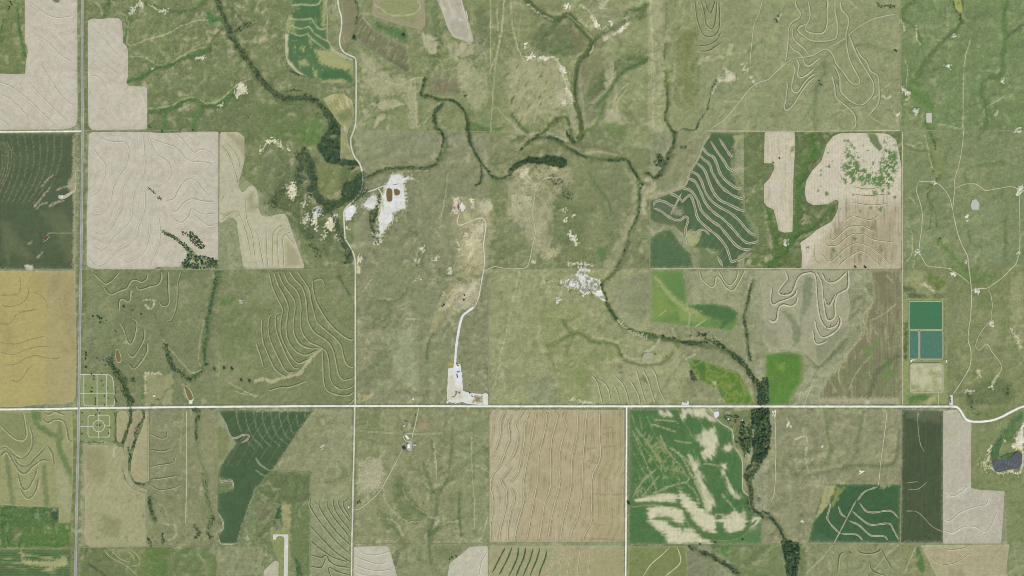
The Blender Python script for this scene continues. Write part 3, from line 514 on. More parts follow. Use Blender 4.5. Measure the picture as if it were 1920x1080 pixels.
for s, w in (('600,130 650,210 720,210', 3), ('690,290 760,260 840,220 870,170', 3), ('840,140 860,130', 3), ('360,500 400,600 430,700 450,760', 4), ('180,440 260,440 320,430 370,510', 3), ('520,40 580,80 610,140', 3), ('120,30 200,100 300,145', 2), ('1600,520 1650,580 1600,600 1550,595', 4), ('1560,595 1500,700', 2), ('1790,580 1830,630', 3), ('1740,490 1750,530', 4), ('680,30 720,0', 3)):
    bd('A3', s, w, 'd2caae', .75, 2.5, 1.3, 3)
pt('A3', '430,850 480,840 500,960 440,960', 'a5a184', .7, 6); pt('A3', '1600,560 1670,560 1680,600 1610,610', 'cfc6ab', .7, 6, 1, 3); pt('A3', '1390,440 1600,410 1640,310 1650,400 1600,430 1400,480', 'bab48f', .7, 6, .5); pt('A3', '650,20 700,20 690,60 660,60', 'cdc4ab', .7, 6, .8, 3); pt('A3', '330,650 420,700 430,780 330,770', 'bfb596', .6, 8, .9, 3)
for t, s in (('A4', '1375,270 1395,260 1410,265 1390,290'), ('A4', '1750,600 1775,585 1770,620 1750,620'), ('A4', '1000,650 1060,700 1050,720 1020,690'), ('A4', '1090,820 1120,810 1125,840 1095,855'), ('A4', '1850,970 1885,965 1885,990 1850,990'), ('A4', '965,860 990,855 985,880'), ('A4', '1330,490 1370,490 1360,510'), ('B4', '1480,650 1500,655 1495,690 1480,670'), ('B4', '1110,920 1135,915 1135,940 1110,940'), ('B4', '1225,400 1260,395 1250,415'), ('B4', '1880,430 1910,440 1900,490 1860,500'), ('B4', '1875,925 1895,930 1890,950 1870,945'), ('B4', '1480,995 1495,1000 1490,1020'), ('B4', '115,840 140,840 135,890 125,880'),
             ('C4', '1375,50 1395,50 1395,75 1380,70'), ('C4', '1545,170 1585,170 1575,195 1550,190'), ('C4', '1665,410 1690,410 1685,440 1665,435'), ('C4', '1480,935 1540,925 1520,945'), ('C4', '0,80 15,60 45,95 30,105'), ('C4', '1660,900 1680,895 1680,912'), ('D4', '115,150 130,130 135,160 120,170'), ('D4', '330,280 350,285 340,295'), ('D4', '205,740 215,740 215,755'), ('D4', '570,435 580,440 575,447'), ('C2', '1445,15 1465,15 1470,45 1450,55'), ('C2', '1200,85 1230,85 1230,92 1200,92'), ('C2', '1400,200 1410,205 1405,215'), ('D2', '410,270 425,272 400,290'), ('C1', '1790,255 1820,258 1810,266')):
    chalk(t, s, 'ded8c8', .9, 2, .5)
for t, s, w in (('A4', '990,640 1030,690 1060,720 1030,760 1030,790', 2), ('A4', '1110,190 1115,280 1140,330', 2), ('A4', '1710,870 1720,830', 2.5), ('A4', '990,150 1015,190 1020,230', 2), ('A4', '860,720 890,740 920,720', 3), ('A4', '60,150 100,110', 3), ('C4', '1170,130 1200,150 1240,180', 4), ('C4', '1570,780 1590,820', 4), ('C4', '1730,800 1690,870', 3), ('C4', '1820,470 1860,530 1900,600', 5), ('D4', '1060,170 1070,210', 2), ('C1', '1080,250 1160,255 1130,320 1090,290', 2), ('C1', '1090,800 1090,950', 2), ('C1', '1100,800 1200,800', 3)):
    bd(t, s, w, 'cbc3a6', .7, 2, .8, 3)
pt('C1', '1370,880 1390,890 1450,1000 1450,1030 1420,1020 1390,950', 'bdb696', .8, 5, .3); pt('C1', '1420,1000 1450,995 1445,1030 1425,1030', 'dcd8cc', .9, 3); pt('C2', '760,0 790,0 770,50 755,50', 'c9bc94', .9, 4); pt('C2', '795,970 885,955 860,985 800,1015', 'b9aa80', .9, 3, .2); pt('C2', '1370,330 1430,260 1500,240 1510,250 1440,310 1430,350', 'bfb096', .9, 6, .5, 3); pt('C2', '1420,300 1500,150 1640,100 1680,120 1650,280 1530,330', 'bcb196', 1, 8, .9, 3); pt('C2', '1530,160 1640,120 1650,180 1560,240', 'c8bea2', 1, 5, .7, 3); pt('C2', '1550,20 1630,10 1640,40 1580,60', 'b3a982', .7, 8, .9, 3); bd('C2', '1330,480 1380,380 1430,340', 5, 'a8997a', .6, 5, .9, 3)
pt('C2', '1300,150 1340,30 1370,60 1330,150', 'b1ab8c', .6, 6, 1., 3); pt('C1', '200,15 245,10 250,25 210,28', 'cfc9b4'); bd('C2', '0,860 70,840 110,865 180,835 250,825 330,795 370,740 400,700 450,650 490,620', 5.5, 'b5ae8a', .85, 3, .3)
pt('PO', '60,760 20,800 60,880 180,870 170,840 100,830', 'cfc7a8', .7, 3, 1.5, 3); bd('PO', '170,500 140,560 130,640 120,740', 3.2, 'd5ccb0', .85, 2, 1.4, 3); bd('PO', '200,880 250,940 330,970 420,940 500,930 560,960 620,980', 3.5, 'd5ccb0', .9, 2, 1.2, 3); pt('PO', '520,500 580,440 580,380 620,290 660,250 700,120 720,120 720,720 690,640 640,560 540,540', 'e4dece', .9, 3, .4, 3); bd('PO', '690,640 690,820 650,960', 3, 'c9c4ae', .9, 2, .4); pt('PO', '560,480 600,450 640,560 680,570 660,600 570,590', 'b6a85e', .6, 4, .5, 3); pt('PO', '610,380 690,380 690,440 620,440', 'cfc7b0', .6, 4, 1.5, 3)
bd('PO', '380,400 410,440', 1.5, 'd0cab0', .9, 1)
# cow paths: narrow worn lines across the range
for t, s in (('A1', '900,90 950,130 965,200 960,340 1100,300 1240,260 1350,200 1400,180'), ('A1', '1400,180 1480,155 1560,150'), ('A3', '0,170 30,320 80,430 120,490'), ('A3', '760,480 750,600 730,640'), ('A3', '860,670 760,800 730,850 690,900'), ('A3', '1040,0 1045,300 1050,640 1060,960'), ('A2', '800,440 900,540 1000,620 1100,630 1180,590 1280,580'), ('A2', '1760,0 1760,490'), ('A2', '1860,0 1850,200 1800,470'), ('U', '545,0 530,150 505,300 485,600'), ('U', '575,0 585,120 620,250 650,290'), ('U', '500,480 560,540 640,610 700,600'), ('U', '680,560 700,480 740,440'), ('U', '1030,520 1060,430 1110,380'), ('U', '1210,0 1225,300 1222,560'), ('U', '510,20 520,200 480,330'), ('U', '740,600 850,650'), ('A2', '1190,600 1200,800 1210,960'), ('A2', '1220,950 1300,880 1380,770'), ('B2', '1440,340 1420,500 1390,660'), ('B2', '1290,320 1060,330 1000,370'), ('B2', '1140,375 1220,400'),
             ('C3', '60,30 30,150 0,290'), ('C2', '1910,350 1850,600 1800,850 1780,920'), ('C2', '1680,860 1830,1030'), ('C2', '1130,395 1230,395'), ('C2', '870,95 800,190'), ('A4', '600,0 720,110'), ('A4', '900,740 940,830 980,940'), ('A4', '520,830 620,815 700,790 790,740 850,680 920,620'), ('A4', '860,500 910,485 990,485'), ('A4', '760,870 850,930'), ('A4', '620,860 560,830'), ('A4', '1030,460 1050,520 1040,620'), ('A4', '1520,290 1470,500 1460,960'), ('A4', '1640,800 1760,730'), ('A4', '1280,930 1460,970'), ('A3', '1590,760 1720,762'), ('A3', '1550,880 1590,820'), ('C1', '1720,870 1920,980'), ('C1', '1760,940 1930,970'), ('D2', '1325,200 1325,430 1340,620 1340,790'), ('D2', '1090,260 1105,400 1105,490'), ('D2', '780,540 800,630 870,710 940,750 1000,745'), ('D2', '970,210 1150,205'), ('D2', '1240,840 1300,870'), ('D2', '1420,720 1390,830 1360,880'), ('D2', '1430,440 1350,400'), ('D2', '640,190 840,205'), ('B4', '1030,120 1100,135 1135,105 1165,140'), ('B4', '1040,720 1080,800 1075,950 1040,1000'), ('B4', '1100,990 1085,1050'), ('B4', '1060,520 1100,560 1120,590'), ('B4', '1175,60 1210,200 1230,300'), ('D4', '800,890 720,960 650,1040'), ('D4', '905,900 870,980 840,1060'), ('D4', '240,1060 320,980 400,890')):
    C.band(P(t, s), 1.3, 'bcb696', .7, 1.3, .5, 3, tex=.4)

# road verges and ditches
for s, w_, cc in (('154.5,-60 154.8,250 152,505 148,765 141,1120', 15, '6d7d50'), ('-40,768 148,765.6 480,762 915,761.8 1440,762 1785,762.2', 9, '717e56'), ('666,505 665,761 660,1120', 8, '76825a'), ('1175,761 1173,1120', 8, '707d52')):
    C.band(P('Z', s), w_, cc, .75, 3, .3, 8, smooth=False, tex=.4)
# dark green undergrowth in the thick groves
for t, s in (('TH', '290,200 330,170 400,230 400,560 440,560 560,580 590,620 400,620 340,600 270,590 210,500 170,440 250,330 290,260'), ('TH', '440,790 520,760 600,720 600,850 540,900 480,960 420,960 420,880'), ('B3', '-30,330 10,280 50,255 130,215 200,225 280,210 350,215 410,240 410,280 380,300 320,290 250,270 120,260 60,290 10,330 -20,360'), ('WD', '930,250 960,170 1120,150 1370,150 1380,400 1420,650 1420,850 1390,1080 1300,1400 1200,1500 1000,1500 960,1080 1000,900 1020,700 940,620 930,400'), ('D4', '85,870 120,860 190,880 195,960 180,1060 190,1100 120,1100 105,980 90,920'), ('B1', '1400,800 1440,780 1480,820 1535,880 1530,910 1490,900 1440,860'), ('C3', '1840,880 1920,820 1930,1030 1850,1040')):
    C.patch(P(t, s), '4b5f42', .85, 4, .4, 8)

# ------------------------------------------------------------------ the ground: relief
H = 9 * N300 + 6.0 * N90 + 4.4 * N25 + 4.4 * R30 + .5 * R12 + .3 * N8
for p, w, d in DRAINS:
    q = spline(p, 4); s, D = dist_line(q, w * 2.5, .6); H[s] -= d * np.exp(-(D / (w * .85)) ** 2)
# cultivated land is smoother
FLAT = np.zeros(PX.shape)
def flatten(poly, k=.75):
    s, D = sdist(poly, 16, 0); FLAT[s] = np.maximum(FLAT[s], k * sstep(-8, 8, D))
for q in ('Z|1695,550 1785,550 1785,760 1695,760', 'Z|505,995 565,995 565,1130 505,1130', 'Z|150,700 216,700 212,820 150,820', 'Q|440,60 720,60 720,560 400,560', 'PD|90,0 1030,700 1030,1040 90,1000'):
    t, s = q.split('|'); flatten(P(t, s), .95)
SMOOTH_H = 7 * N300 + 3.5 * N90
def hz(px, py, arr=None):
    A = H if arr is None else arr
    fx = np.clip((np.asarray(px, float) - XS[0]) / G, 0, NX - 1.001); fy = np.clip((np.asarray(py, float) - YS[0]) / G, 0, NY - 1.001)
    i = fx.astype(int); j = fy.astype(int); u = fx - i; v = fy - j
    return (A[j, i] * (1 - u) + A[j, i + 1] * u) * (1 - v) + (A[j + 1, i] * (1 - u) + A[j + 1, i + 1] * u) * v

# ------------------------------------------------------------------ fields (polygons first: cultivated land is smoother than range)
FIELDS = []
def field(name, label, cat, tile, poly, base=None, r=2.5, ops=None, mat=None, ridges=(), lift=.4, flat=.7, group=None, tone=1.0):
    p = rounded(P(tile, poly), r)
    if flat: flatten(p, flat)
    FIELDS.append(dict(name=name, label=label, cat=cat, p=p, tile=tile, base=base, ops=ops, mat=mat, ridges=ridges, lift=lift, group=group, tone=tone))
PALE = '=c7bfad'
def o_pale(c, s=1.0):
    c.tone(N90, .05 * s); c.tone(N25, .03 * s); c.tone(N8, .025); c.tone(NW, .02); c.mott('d6cfc2', DG2 + .4 * N25, .3, .6, .45)
    c.mott('b9ab94', N90 + .4 * N25, .2, .7, .5); c.mott('d3cdc0', -N90 - .5 * N25, .25, .7, .5)
def o_f1(c): o_pale(c); c.patch(P('A1', '395,0 415,-30 450,0 445,20 420,22'), '56704a', 1, 2)
def o_f3(c):
    c.tone(N25, .12); c.tone(N8, .08)
    for s in ('300,620 470,620 560,760 560,1000 500,1000 420,800', '0,690 60,720 160,860 260,980 200,1000 80,900 60,1060 30,900'): c.patch(P('B1', s), '747a55', .45, 16, .6, 8)
    c.patch(P('B1', '545,60 565,80 570,420 565,1060 545,1060 550,500 500,440 545,340'), 'b5a988', .8, 4, .5, 3)
    for s, w in (('550,430 490,440 430,460', 3), ('260,590 320,510 370,450', 2.5), ('280,600 300,575 350,560', 2.5), ('370,590 420,560 470,545', 3), ('310,440 350,390 400,350', 2), ('280,970 315,935', 2.5), ('210,870 240,850', 2)): c.band(P('B1', s), w, 'b3a689', .8, 2, .6, 3)
    c.patch(P('B1', '190,1030 240,1030 245,1055 195,1060'), 'd3ccb8', .9, 4, .3)
    for k in range(9): c.band(P('B1', f'{20+55*k},60 {45+52*k},{150+4*k} {60+48*k},260 {30+46*k},{400} {-30+40*k},560'), .9, '93906a', .5, 1.5, 1.2, 3)
    for k in range(4): c.band(P('B1', f'{-20+22*k},100 {20+22*k},180 {10+20*k},320 {-30+20*k},420'), .9, 'a39c74', .5, 1.5, .8, 3)
def o_f5(c):
    o_pale(c, 1.4); c.mott('989263', N25 + .3 * N8, .25, .6, .6)
    for s in ('1700,40 1830,70 1830,200 1760,110', '1660,640 1740,630 1700,690', '1850,520 1900,480 1920,620 1870,640'): c.patch(P('B1', s), '8f8a5c', .6, 10, .6)
    c.patch(P('B2', '220,840 290,900 340,1030 230,1030'), '9d9870', .7, 8, .5)
def o_f6(c):
    c.tone(N25, .05); c.tone(N8, .04)
    c.patch(P('C1', '345,30 570,30 575,1040 345,1040'), '=a99e74', .75, 2.5, 0, warp=0); c.patch(P('C1', '230,40 345,40 345,200 240,180'), 'a3905f', .3, 8)
    c.mott('9a8662', N90 + .6 * N25, .15, .7, .45); c.mott('c0ad70', -N90 - .5 * N25, .2, .7, .4)
    c.patch(P('C1', '400,170 560,60 560,400 450,380'), '9c8a68', .25, 18, .5)
def o_f12(c):
    c.tone(N25, .10); c.tone(N8, .10); c.mott('76834f', N25 + .4 * N8, .2, .6, .65); c.mott('b9b28e', DG2 + .3 * N3, .2, .45, .6); c.mott('b0a884', -N90, .1, .6, .4); c.mott('84825c', -DG2 + .3 * N8, .3, .55, .5)
    c.tone(SV, .06); c.patch(P('D1', '510,280 640,290 660,480 600,520 520,420'), '8f8862', .5, 12, .5); c.band(P('D1', '700,300 698,350'), 2, 'cfc8ac', .8)
    c.patch(P('D1', '620,700 740,740 720,850 640,830'), '768353', .5, 12, .8)
def o_stub(c): c.tone(N25, .10); c.tone(N8, .06); c.mott('7e7b54', N8 + .4 * N25, .25, .7, .45)
def o_green(c): c.tone(N25, .12); c.tone(N8, .10); c.tone(N90, .08); c.tone(NW, .03)
def o_f16(c):
    o_green(c)
    for s in ('1400,490 1430,540 1340,560 1345,490', '1340,690 1372,760 1335,830'): c.patch(P('D1', s), '6d7f54', .6, 8)
    c.patch(P('D1', '1350,640 1400,700 1390,860 1340,700'), '4a6b48', .7, 8)
    for k in range(9):
        x = -120 + 52 * k; c.band(P('D2', f'{x},65 {x+12},140 {x+45},{220} {x+110},{300 - 6*k}'), 1.0, '97a07c', .6, 1.2, .5, 3)
    for k in range(8):
        x = -180 + 62 * k; c.band(P('D2', f'{x},{400} {x+60},{300} {x+125},{190} {x+205},70'), .9, '86946c', .45, 1.2, .6, 3)
    c.band(P('D2', '0,68 330,65'), 1.6, 'a9a988', .8, 1.2, .4, 3); c.band(P('D2', '330,70 220,240 95,415'), 1.4, '3f5e3d', .8, 1.2)
    c.band(P('D2', '0,360 30,400 80,430'), 1.4, 'c2bea0', .8, 1.2); c.band(P('D2', '0,430 40,460 70,470'), 1.2, 'b5b392', .7, 1.2); c.band(P('D1', '1571,530 1530,640 1480,790 1455,880'), 1.3, 'a5a583', .6, 1.4, .5, 3)
def o_f21(c):
    c.tone(N25, .08); c.tone(N8, .05); c.mott('a8987a', N90 + .5 * SV, .15, .6, .35); c.mott('cdc2a6', -N90 + .6 * SV, .2, .6, .5); c.tone(SV, .05)
    c.patch(P('D3', '-135,60 90,60 60,250 90,600 20,870 -135,870'), 'c6bca2', .5, 24, .5); c.patch(P('D3', '550,60 690,60 690,870 520,870'), 'b3a27a', .45, 18, .4)
    for s in ('450,370 530,390', '540,290 640,280', '560,210 630,200', '560,170 610,170', '450,390 500,440 600,495', '500,575 600,580 690,575', '500,760 560,765', '440,850 560,850 680,870', '440,300 540,290'): c.band(P('D3', s), 1.4, '97825c', .7, 1.5, .8, 3)
def o_f22(c): o_stub(c); c.patch(P('D3', '500,960 690,900 690,1080 420,1080'), '9c9c70', .5, 14)
def o_f23(c):
    o_green(c); BG = 'c4b78f'
    for s, a in (('905,60 960,75 985,95 940,100 910,85', .9), ('1045,55 1190,55 1195,95 1160,105 1120,100 1085,70 1060,110 1045,110', .95), ('1190,95 1240,105 1250,130 1200,120', .8), ('1170,180 1210,190 1240,160 1255,240 1250,320 1225,355 1180,350 1165,320 1200,290 1160,275', .9), ('1130,210 1165,200 1160,260 1135,250', .6), ('1290,300 1340,260 1355,285 1320,320', .85), ('1085,345 1130,380 1170,470 1195,560 1235,600 1235,650 1200,700 1180,640 1150,520', .85), ('1180,350 1215,345 1200,360', .7), ('1290,395 1315,390 1310,450 1290,460', .8), ('1315,480 1345,540 1400,600 1380,605 1330,560', .85),
                 ('760,610 830,590 960,570 1010,590 1000,620 900,625 780,630', .95), ('1030,560 1080,600 1170,680 1245,720 1250,810 1180,800 1120,740 1080,680 1040,640', .95), ('840,660 930,650 1040,680 1065,720 1050,770 1000,750 960,715 880,710 850,730 830,700', .95), ('850,740 930,740 1000,790 1050,800 1110,790 1150,840 1230,880 960,880 940,820 890,790', .95), ('1260,740 1340,700 1370,680 1400,720 1440,740 1420,790 1340,815 1290,780', .95), ('1300,740 1300,800 1260,810 1260,750', .0), ('1480,720 1530,720 1500,790 1460,800', .9), ('1420,660 1440,720 1400,760', .6)):
        if a: k_ = 'D' if float(s.split(',')[1].split()[0]) < 540 else 'H'; c.patch(P('D3', s), BG, a * .65, 16, .9, k_, 2.0, tex=.4); c.patch(P('D3', s), 'dacfb0', a, 7, .7, k_, 2.0, tex=.25)
    c.patch(P('D3', '870,720 960,710 1000,740 900,745'), '6f8a4c', .8, 5, .4); c.patch(P('D3', '1010,770 1060,770 1050,810'), '5f8348', .8, 4, .3); c.patch(P('D3', '1250,750 1300,750 1300,815 1260,815'), '527a45', .9, 3)
    for s, w in (('970,290 1040,350 1090,440 1150,560 1190,640', 2.2), ('1020,320 1090,390 1140,500 1180,620', 1.6), ('860,150 930,170 1000,195', 2), ('885,120 1000,130', 2), ('760,170 850,290 900,370 920,420', 1.5), ('910,220 960,320 1040,410 1070,470', 1.5), ('1000,250 1100,265', 2), ('1180,390 1280,405', 1.5), ('1290,580 1340,640 1380,690', 2.2), ('1360,680 1370,730 1260,700 1250,740', 2), ('745,590 800,500 880,430', 1.6), ('800,590 900,470', 1.4), ('870,570 1000,520 1075,500 1085,470', 2), ('1070,510 1120,560 1150,640', 1.6), ('830,740 900,800 950,850', 2.2), ('1040,820 1010,860', 2), ('740,190 800,330 860,480', 1.2), ('1120,470 1180,600 1200,700', 2), ('1350,180 1365,280', 2.5), ('1320,480 1340,570', 1.4)):
        c.band(P('D3', s), w, 'b9b187', .75, 2, .6, 3)
    c.tone(SV, .12); c.mott('98a06e', DG + .3 * N3, .12, .4, .65, P('D3', '730,70 900,120 1060,440 1060,480 930,560 760,600 735,300'), 8); c.mott('a9a87c', DG + .4 * N3, .3, .5, .6, P('D3', '1000,120 1240,140 1240,640 1180,680 1080,460'), 8)
    c.mott('93a065', R12, .35, .75, .7, P('D3', '760,180 840,200 1060,440 1060,470 930,440 880,380'), 6); c.mott('a7a877', N8, .1, .5, .55, P('D3', '740,590 840,300 940,430 1070,480 900,560'), 6)
    c.band(P('D3', '730,640 850,630 960,640 1040,660 1075,710 1110,770 1170,820 1260,845 1350,840 1430,800 1500,740'), 3.2, '57793f', .95, 1.6, .1); c.band(P('D3', '735,655 850,648 960,655 1030,675 1060,720 1095,785 1160,840 1260,862 1380,855 1470,800'), 1.2, 'a6a373', .6, 1.2, .4); c.band(P('D3', '720,60 735,600'), 4, '6d8455', .5, 4, .4)
    c.patch(P('D3', '1440,800 1535,740 1535,885 1250,880 1380,860'), '5f8350', .7, 5)
def o_f25(c):
    o_green(c)
    for k in range(16):
        x0 = 1420 + 33 * k; y0 = 30 + 62 * k
        for m in range(9): c.band(P('B3', f'{1180+62*m+30*k},{1060} {1180+62*m+30*k+480},{240}'), .8, '93967a', .22 if k else .3, 1.2, .9, 3) if k == 0 else None
    c.patch(P('B3', '1660,60 1740,40 1720,130 1670,170'), 'b3b47c', .7, 6, .6); c.patch(P('B3', '1650,130 1670,320 1730,460 1750,620 1850,760 1850,840 1800,780 1740,640 1700,480 1640,330'), 'a5aa74', .5, 5, .7, 3)
    c.patch(P('B3', '1290,790 1340,770 1420,770 1400,850 1350,900 1310,860'), 'b5b182', .85, 6, .5, 3); c.patch(P('B3', '1400,890 1560,920 1560,1040 1400,1040'), '7a8a58', .8, 8, .7, 3); c.patch(P('B3', '1460,900 1530,930 1500,960'), 'a8a583', .8, 6, .6, 3); c.patch(P('B3', '1700,960 1810,910 1760,980 1690,1040'), 'aeb07c', .8, 6, .5, 3); c.patch(P('B3', '1080,550 1290,590 1280,640 1200,650 1080,600'), '6a7a58', .7, 6, .5, 3); c.patch(P('B3', '1060,630 1280,690 1290,790 1220,740 1080,700'), '66774f', .8, 5, .4, 3); c.patch(P('B3', '1220,610 1290,620 1270,660 1210,650'), 'a3a180', .7, 5, .6, 3)
def o_f26(c): o_green(c); c.tone(SH_, .12); c.mott('93a05f', N8, .25, .6, .6, P('B3', '1080,760 1200,770 1350,960 1340,1050 1250,900'), 6)
def o_f28(c):
    o_pale(c, 1.2); c.patch(P('B4', '560,560 1000,560 1000,1050 300,1050 380,900 520,700'), '=aea588', .85, 40, .5)
    c.patch(P('B4', '440,800 960,700 980,1000 480,1000'), '=978f70', .4, 40, .5, 8); c.mott('857a5c', SV + .3 * N25, .0, .5, .7, P('B4', '540,520 1000,440 1000,1040 420,1000'), 20)
    c.mott('c3b89e', -SV, .1, .5, .6, P('B4', '300,700 1000,500 1000,1050 250,1050'), 10)
    c.patch(P('B4', '745,35 770,110 830,172 862,155 835,100 810,45'), '6f8552', 1, 2)
    W = '5c8542'
    for s, lo in (('880,170 955,165 980,260 960,340 920,430 830,440 720,410 640,390 560,330 560,280 640,220 700,280 760,340 850,340 860,230', -.22), ('560,60 640,120 700,220 760,300 860,220 860,60 960,80 980,400 900,470 700,440 540,400', .2)):
        c.mott(W, N8 + .7 * N3, lo, lo + .12, .95, P('B4', s), 10)
    rr = random.Random(4)
    for (x, y, rad) in ((600, 95, 14), (630, 130, 12), (650, 150, 10), (580, 180, 12), (600, 210, 22), (630, 210, 14), (480, 245, 10), (460, 290, 14), (440, 290, 8), (400, 320, 8), (395, 350, 9), (450, 190, 8), (520, 260, 5), (585, 350, 16), (580, 410, 12), (650, 400, 12), (440, 490, 20), (375, 470, 10), (400, 440, 7), (950, 520, 14), (910, 490, 12), (495, 915, 20), (650, 835, 12), (300, 900, 12), (700, 950, 8), (635, 500, 8), (690, 625, 8), (780, 745, 7), (770, 600, 12), (840, 610, 18), (800, 490, 24), (860, 470, 16), (890, 580, 10), (712, 135, 6), (745, 170, 6), (905, 450, 10), (730, 580, 10), (540, 960, 8), (790, 260, 12)):
        q = np.array([[x + rad * rr.uniform(.6, 1.2) * math.cos(a), y + rad * rr.uniform(.6, 1.2) * math.sin(a)] for a in np.linspace(0, 6.28, 8, endpoint=False)])
        q = np.stack([1440 + q[:, 0] / 4, 240 + q[:, 1] / 4], 1); c.patch(q, W, .9, 1.6, .2, 3, 1.5)
def o_f27(c): o_pale(c, 1.3); c.mott('a5987c', SV, .05, .5, .5); c.mott('7f8a5c', N8, .62, .8, .7); c.mott('a99b7c', N25, .2, .6, .4); c.patch(P('B4', '165,150 200,130 200,175 170,180'), '5f8a44', .8, 3, .6, 3)
def o_f29(c):
    o_green(c); c.patch(P('C3', '1320,285 1500,275 1630,295 1690,345 1670,400 1560,470 1580,400 1400,360'), '4a7342', .95, 8, .5); c.patch(P('C3', '1050,60 1100,90 1200,200 1310,300 1420,340 1400,370 1270,320 1150,200'), 'a6aa72', .85, 8, .6, 3)
    c.patch(P('C3', '1040,110 1110,160 1180,260 1240,330 1100,390 1040,380'), '86a050', .6, 16, .5); c.patch(P('C3', '1130,60 1280,40 1300,200 1250,260 1160,150'), '5f8a48', .7, 16, .4); c.patch(P('C3', '1250,330 1400,350 1480,380 1400,420 1260,400'), '93a85c', .6, 10, .5); c.patch(P('C3', '1040,385 1500,450 1540,470 1040,415'), '6a9246', .7, 6)
    for s, w in (('1310,270 1335,390 1315,450', 1.5), ('1450,400 1390,440 1375,455', 1.8), ('1100,370 1150,330', 1.2)): c.band(P('C3', s), w, 'b9b58a', .8, 1.5, .2)
def o_f30(c): o_green(c); c.patch(P('C3', '1320,690 1420,700 1480,770 1400,820 1350,770'), '4d7a3a', .8, 10, .4); c.mott('9aa858', R12, .35, .8, .5); c.patch(P('C3', '1500,860 1540,850 1530,890'), 'cbbf98', .9, 3, .4); c.band(P('C3', '1525,880 1525,920 1560,980 1600,1035'), 1.3, 'c6bf98', .8, 1.2); c.patch(P('C3', '1540,830 1660,880 1580,940'), '7f8f42', .5, 10, .7, 3)
def o_f31(c): o_green(c); c.tone(SV, .1); c.patch(P('C4', '60,730 130,720 120,780 70,770'), '8fae5c', .5, 8, .5, 3); c.patch(P('C4', '240,660 270,680 270,850 160,1030 140,1000 240,840'), '7e9852', .7, 5); c.patch(P('C4', '-20,850 10,850 20,1030 -20,1030'), '5c8448', .8, 5)
def o_f33(c):
    c.tone(N25, .10); c.tone(N8, .10); c.mott('=a3a07c', SV + .4 * N3 + .2 * N25, .1, .4, .8); c.mott('=62664a', -SV + .3 * N3, .15, .5, .65); c.mott('=6f7a52', N90 + .6 * SV + .3 * DG, .15, .5, .6); c.mott('=adaa86', DG + .3 * N3, .35, .5, .6)
    for s in ('700,600 800,600 830,540 760,700', '860,690 920,700 900,820 860,870', '880,880 940,740 980,800 900,860', '540,940 570,935 565,965 545,960', '780,580 850,520 830,600'): c.patch(P('C4', s), '6a8a4a', .8, 6, .8, 3)
    c.patch(P('C4', '720,1020 760,900 800,780 980,640 1000,660 840,790 770,960 760,1030'), '5d7048', .75, 5, .5); c.patch(P('C4', '800,30 990,60 960,200 880,300 800,260'), '7e7258', .5, 20, .5)
    for s, w in (('800,240 760,320 740,420 750,560', 1.8), ('780,300 720,360 720,500 660,580 580,680 530,780 540,880', 2.4), ('610,920 660,800 760,680', 1.6), ('780,400 860,360 960,280', 1.5), ('690,340 700,420 690,520 560,680 500,800', 3), ('470,870 520,950', 1.5), ('890,60 920,100 940,120', 1.5)): c.band(P('C4', s), w, 'b8ae86', .75, 1.8, .5, 3)
    c.patch(P('C4', '380,985 980,985 985,1025 350,1025'), 'c1b799', .6, 6, .8, 3); c.patch(P('C4', '730,1000 765,1005 755,1035 730,1035'), 'cfc8b0', .9, 3)
def o_f34(c): c.tone(N25, .07); c.tone(SV, .18); c.tone(N8, .05); c.patch(P('D4', '845,70 1060,75 1060,140 850,110'), '6f7a58', .5, 10, .6); c.patch(P('D4', '905,50 925,100 920,110'), 'b8ad8c', .8, 2, .4); c.band(P('D4', '830,68 1065,72'), 2, '4d6b45', .8)
def o_f35(c): o_pale(c, 1.0); c.tone(SV, .06); c.patch(P('D4', '1080,180 1170,170 1160,220 1090,220'), 'b3a88c', .5, 6, .7, 3)
def o_f36(c):
    o_green(c); c.patch(P('D4', '350,520 420,525 390,600 340,680 290,730 320,640'), 'b3ae78', .85, 4, .5, 3); c.patch(P('D4', '420,540 470,540 400,640 440,600 380,660'), '9aa05c', .6, 6, .6); c.patch(P('D4', '690,520 745,520 720,540 690,540'), 'b2ab82', .7, 4, .6, 3)
    c.band(P('D4', '425,535 405,640 370,670'), 1.8, '86984f', .8, 2); c.patch(P('D4', '250,850 330,820 400,870 250,875'), '527350', .6, 8)
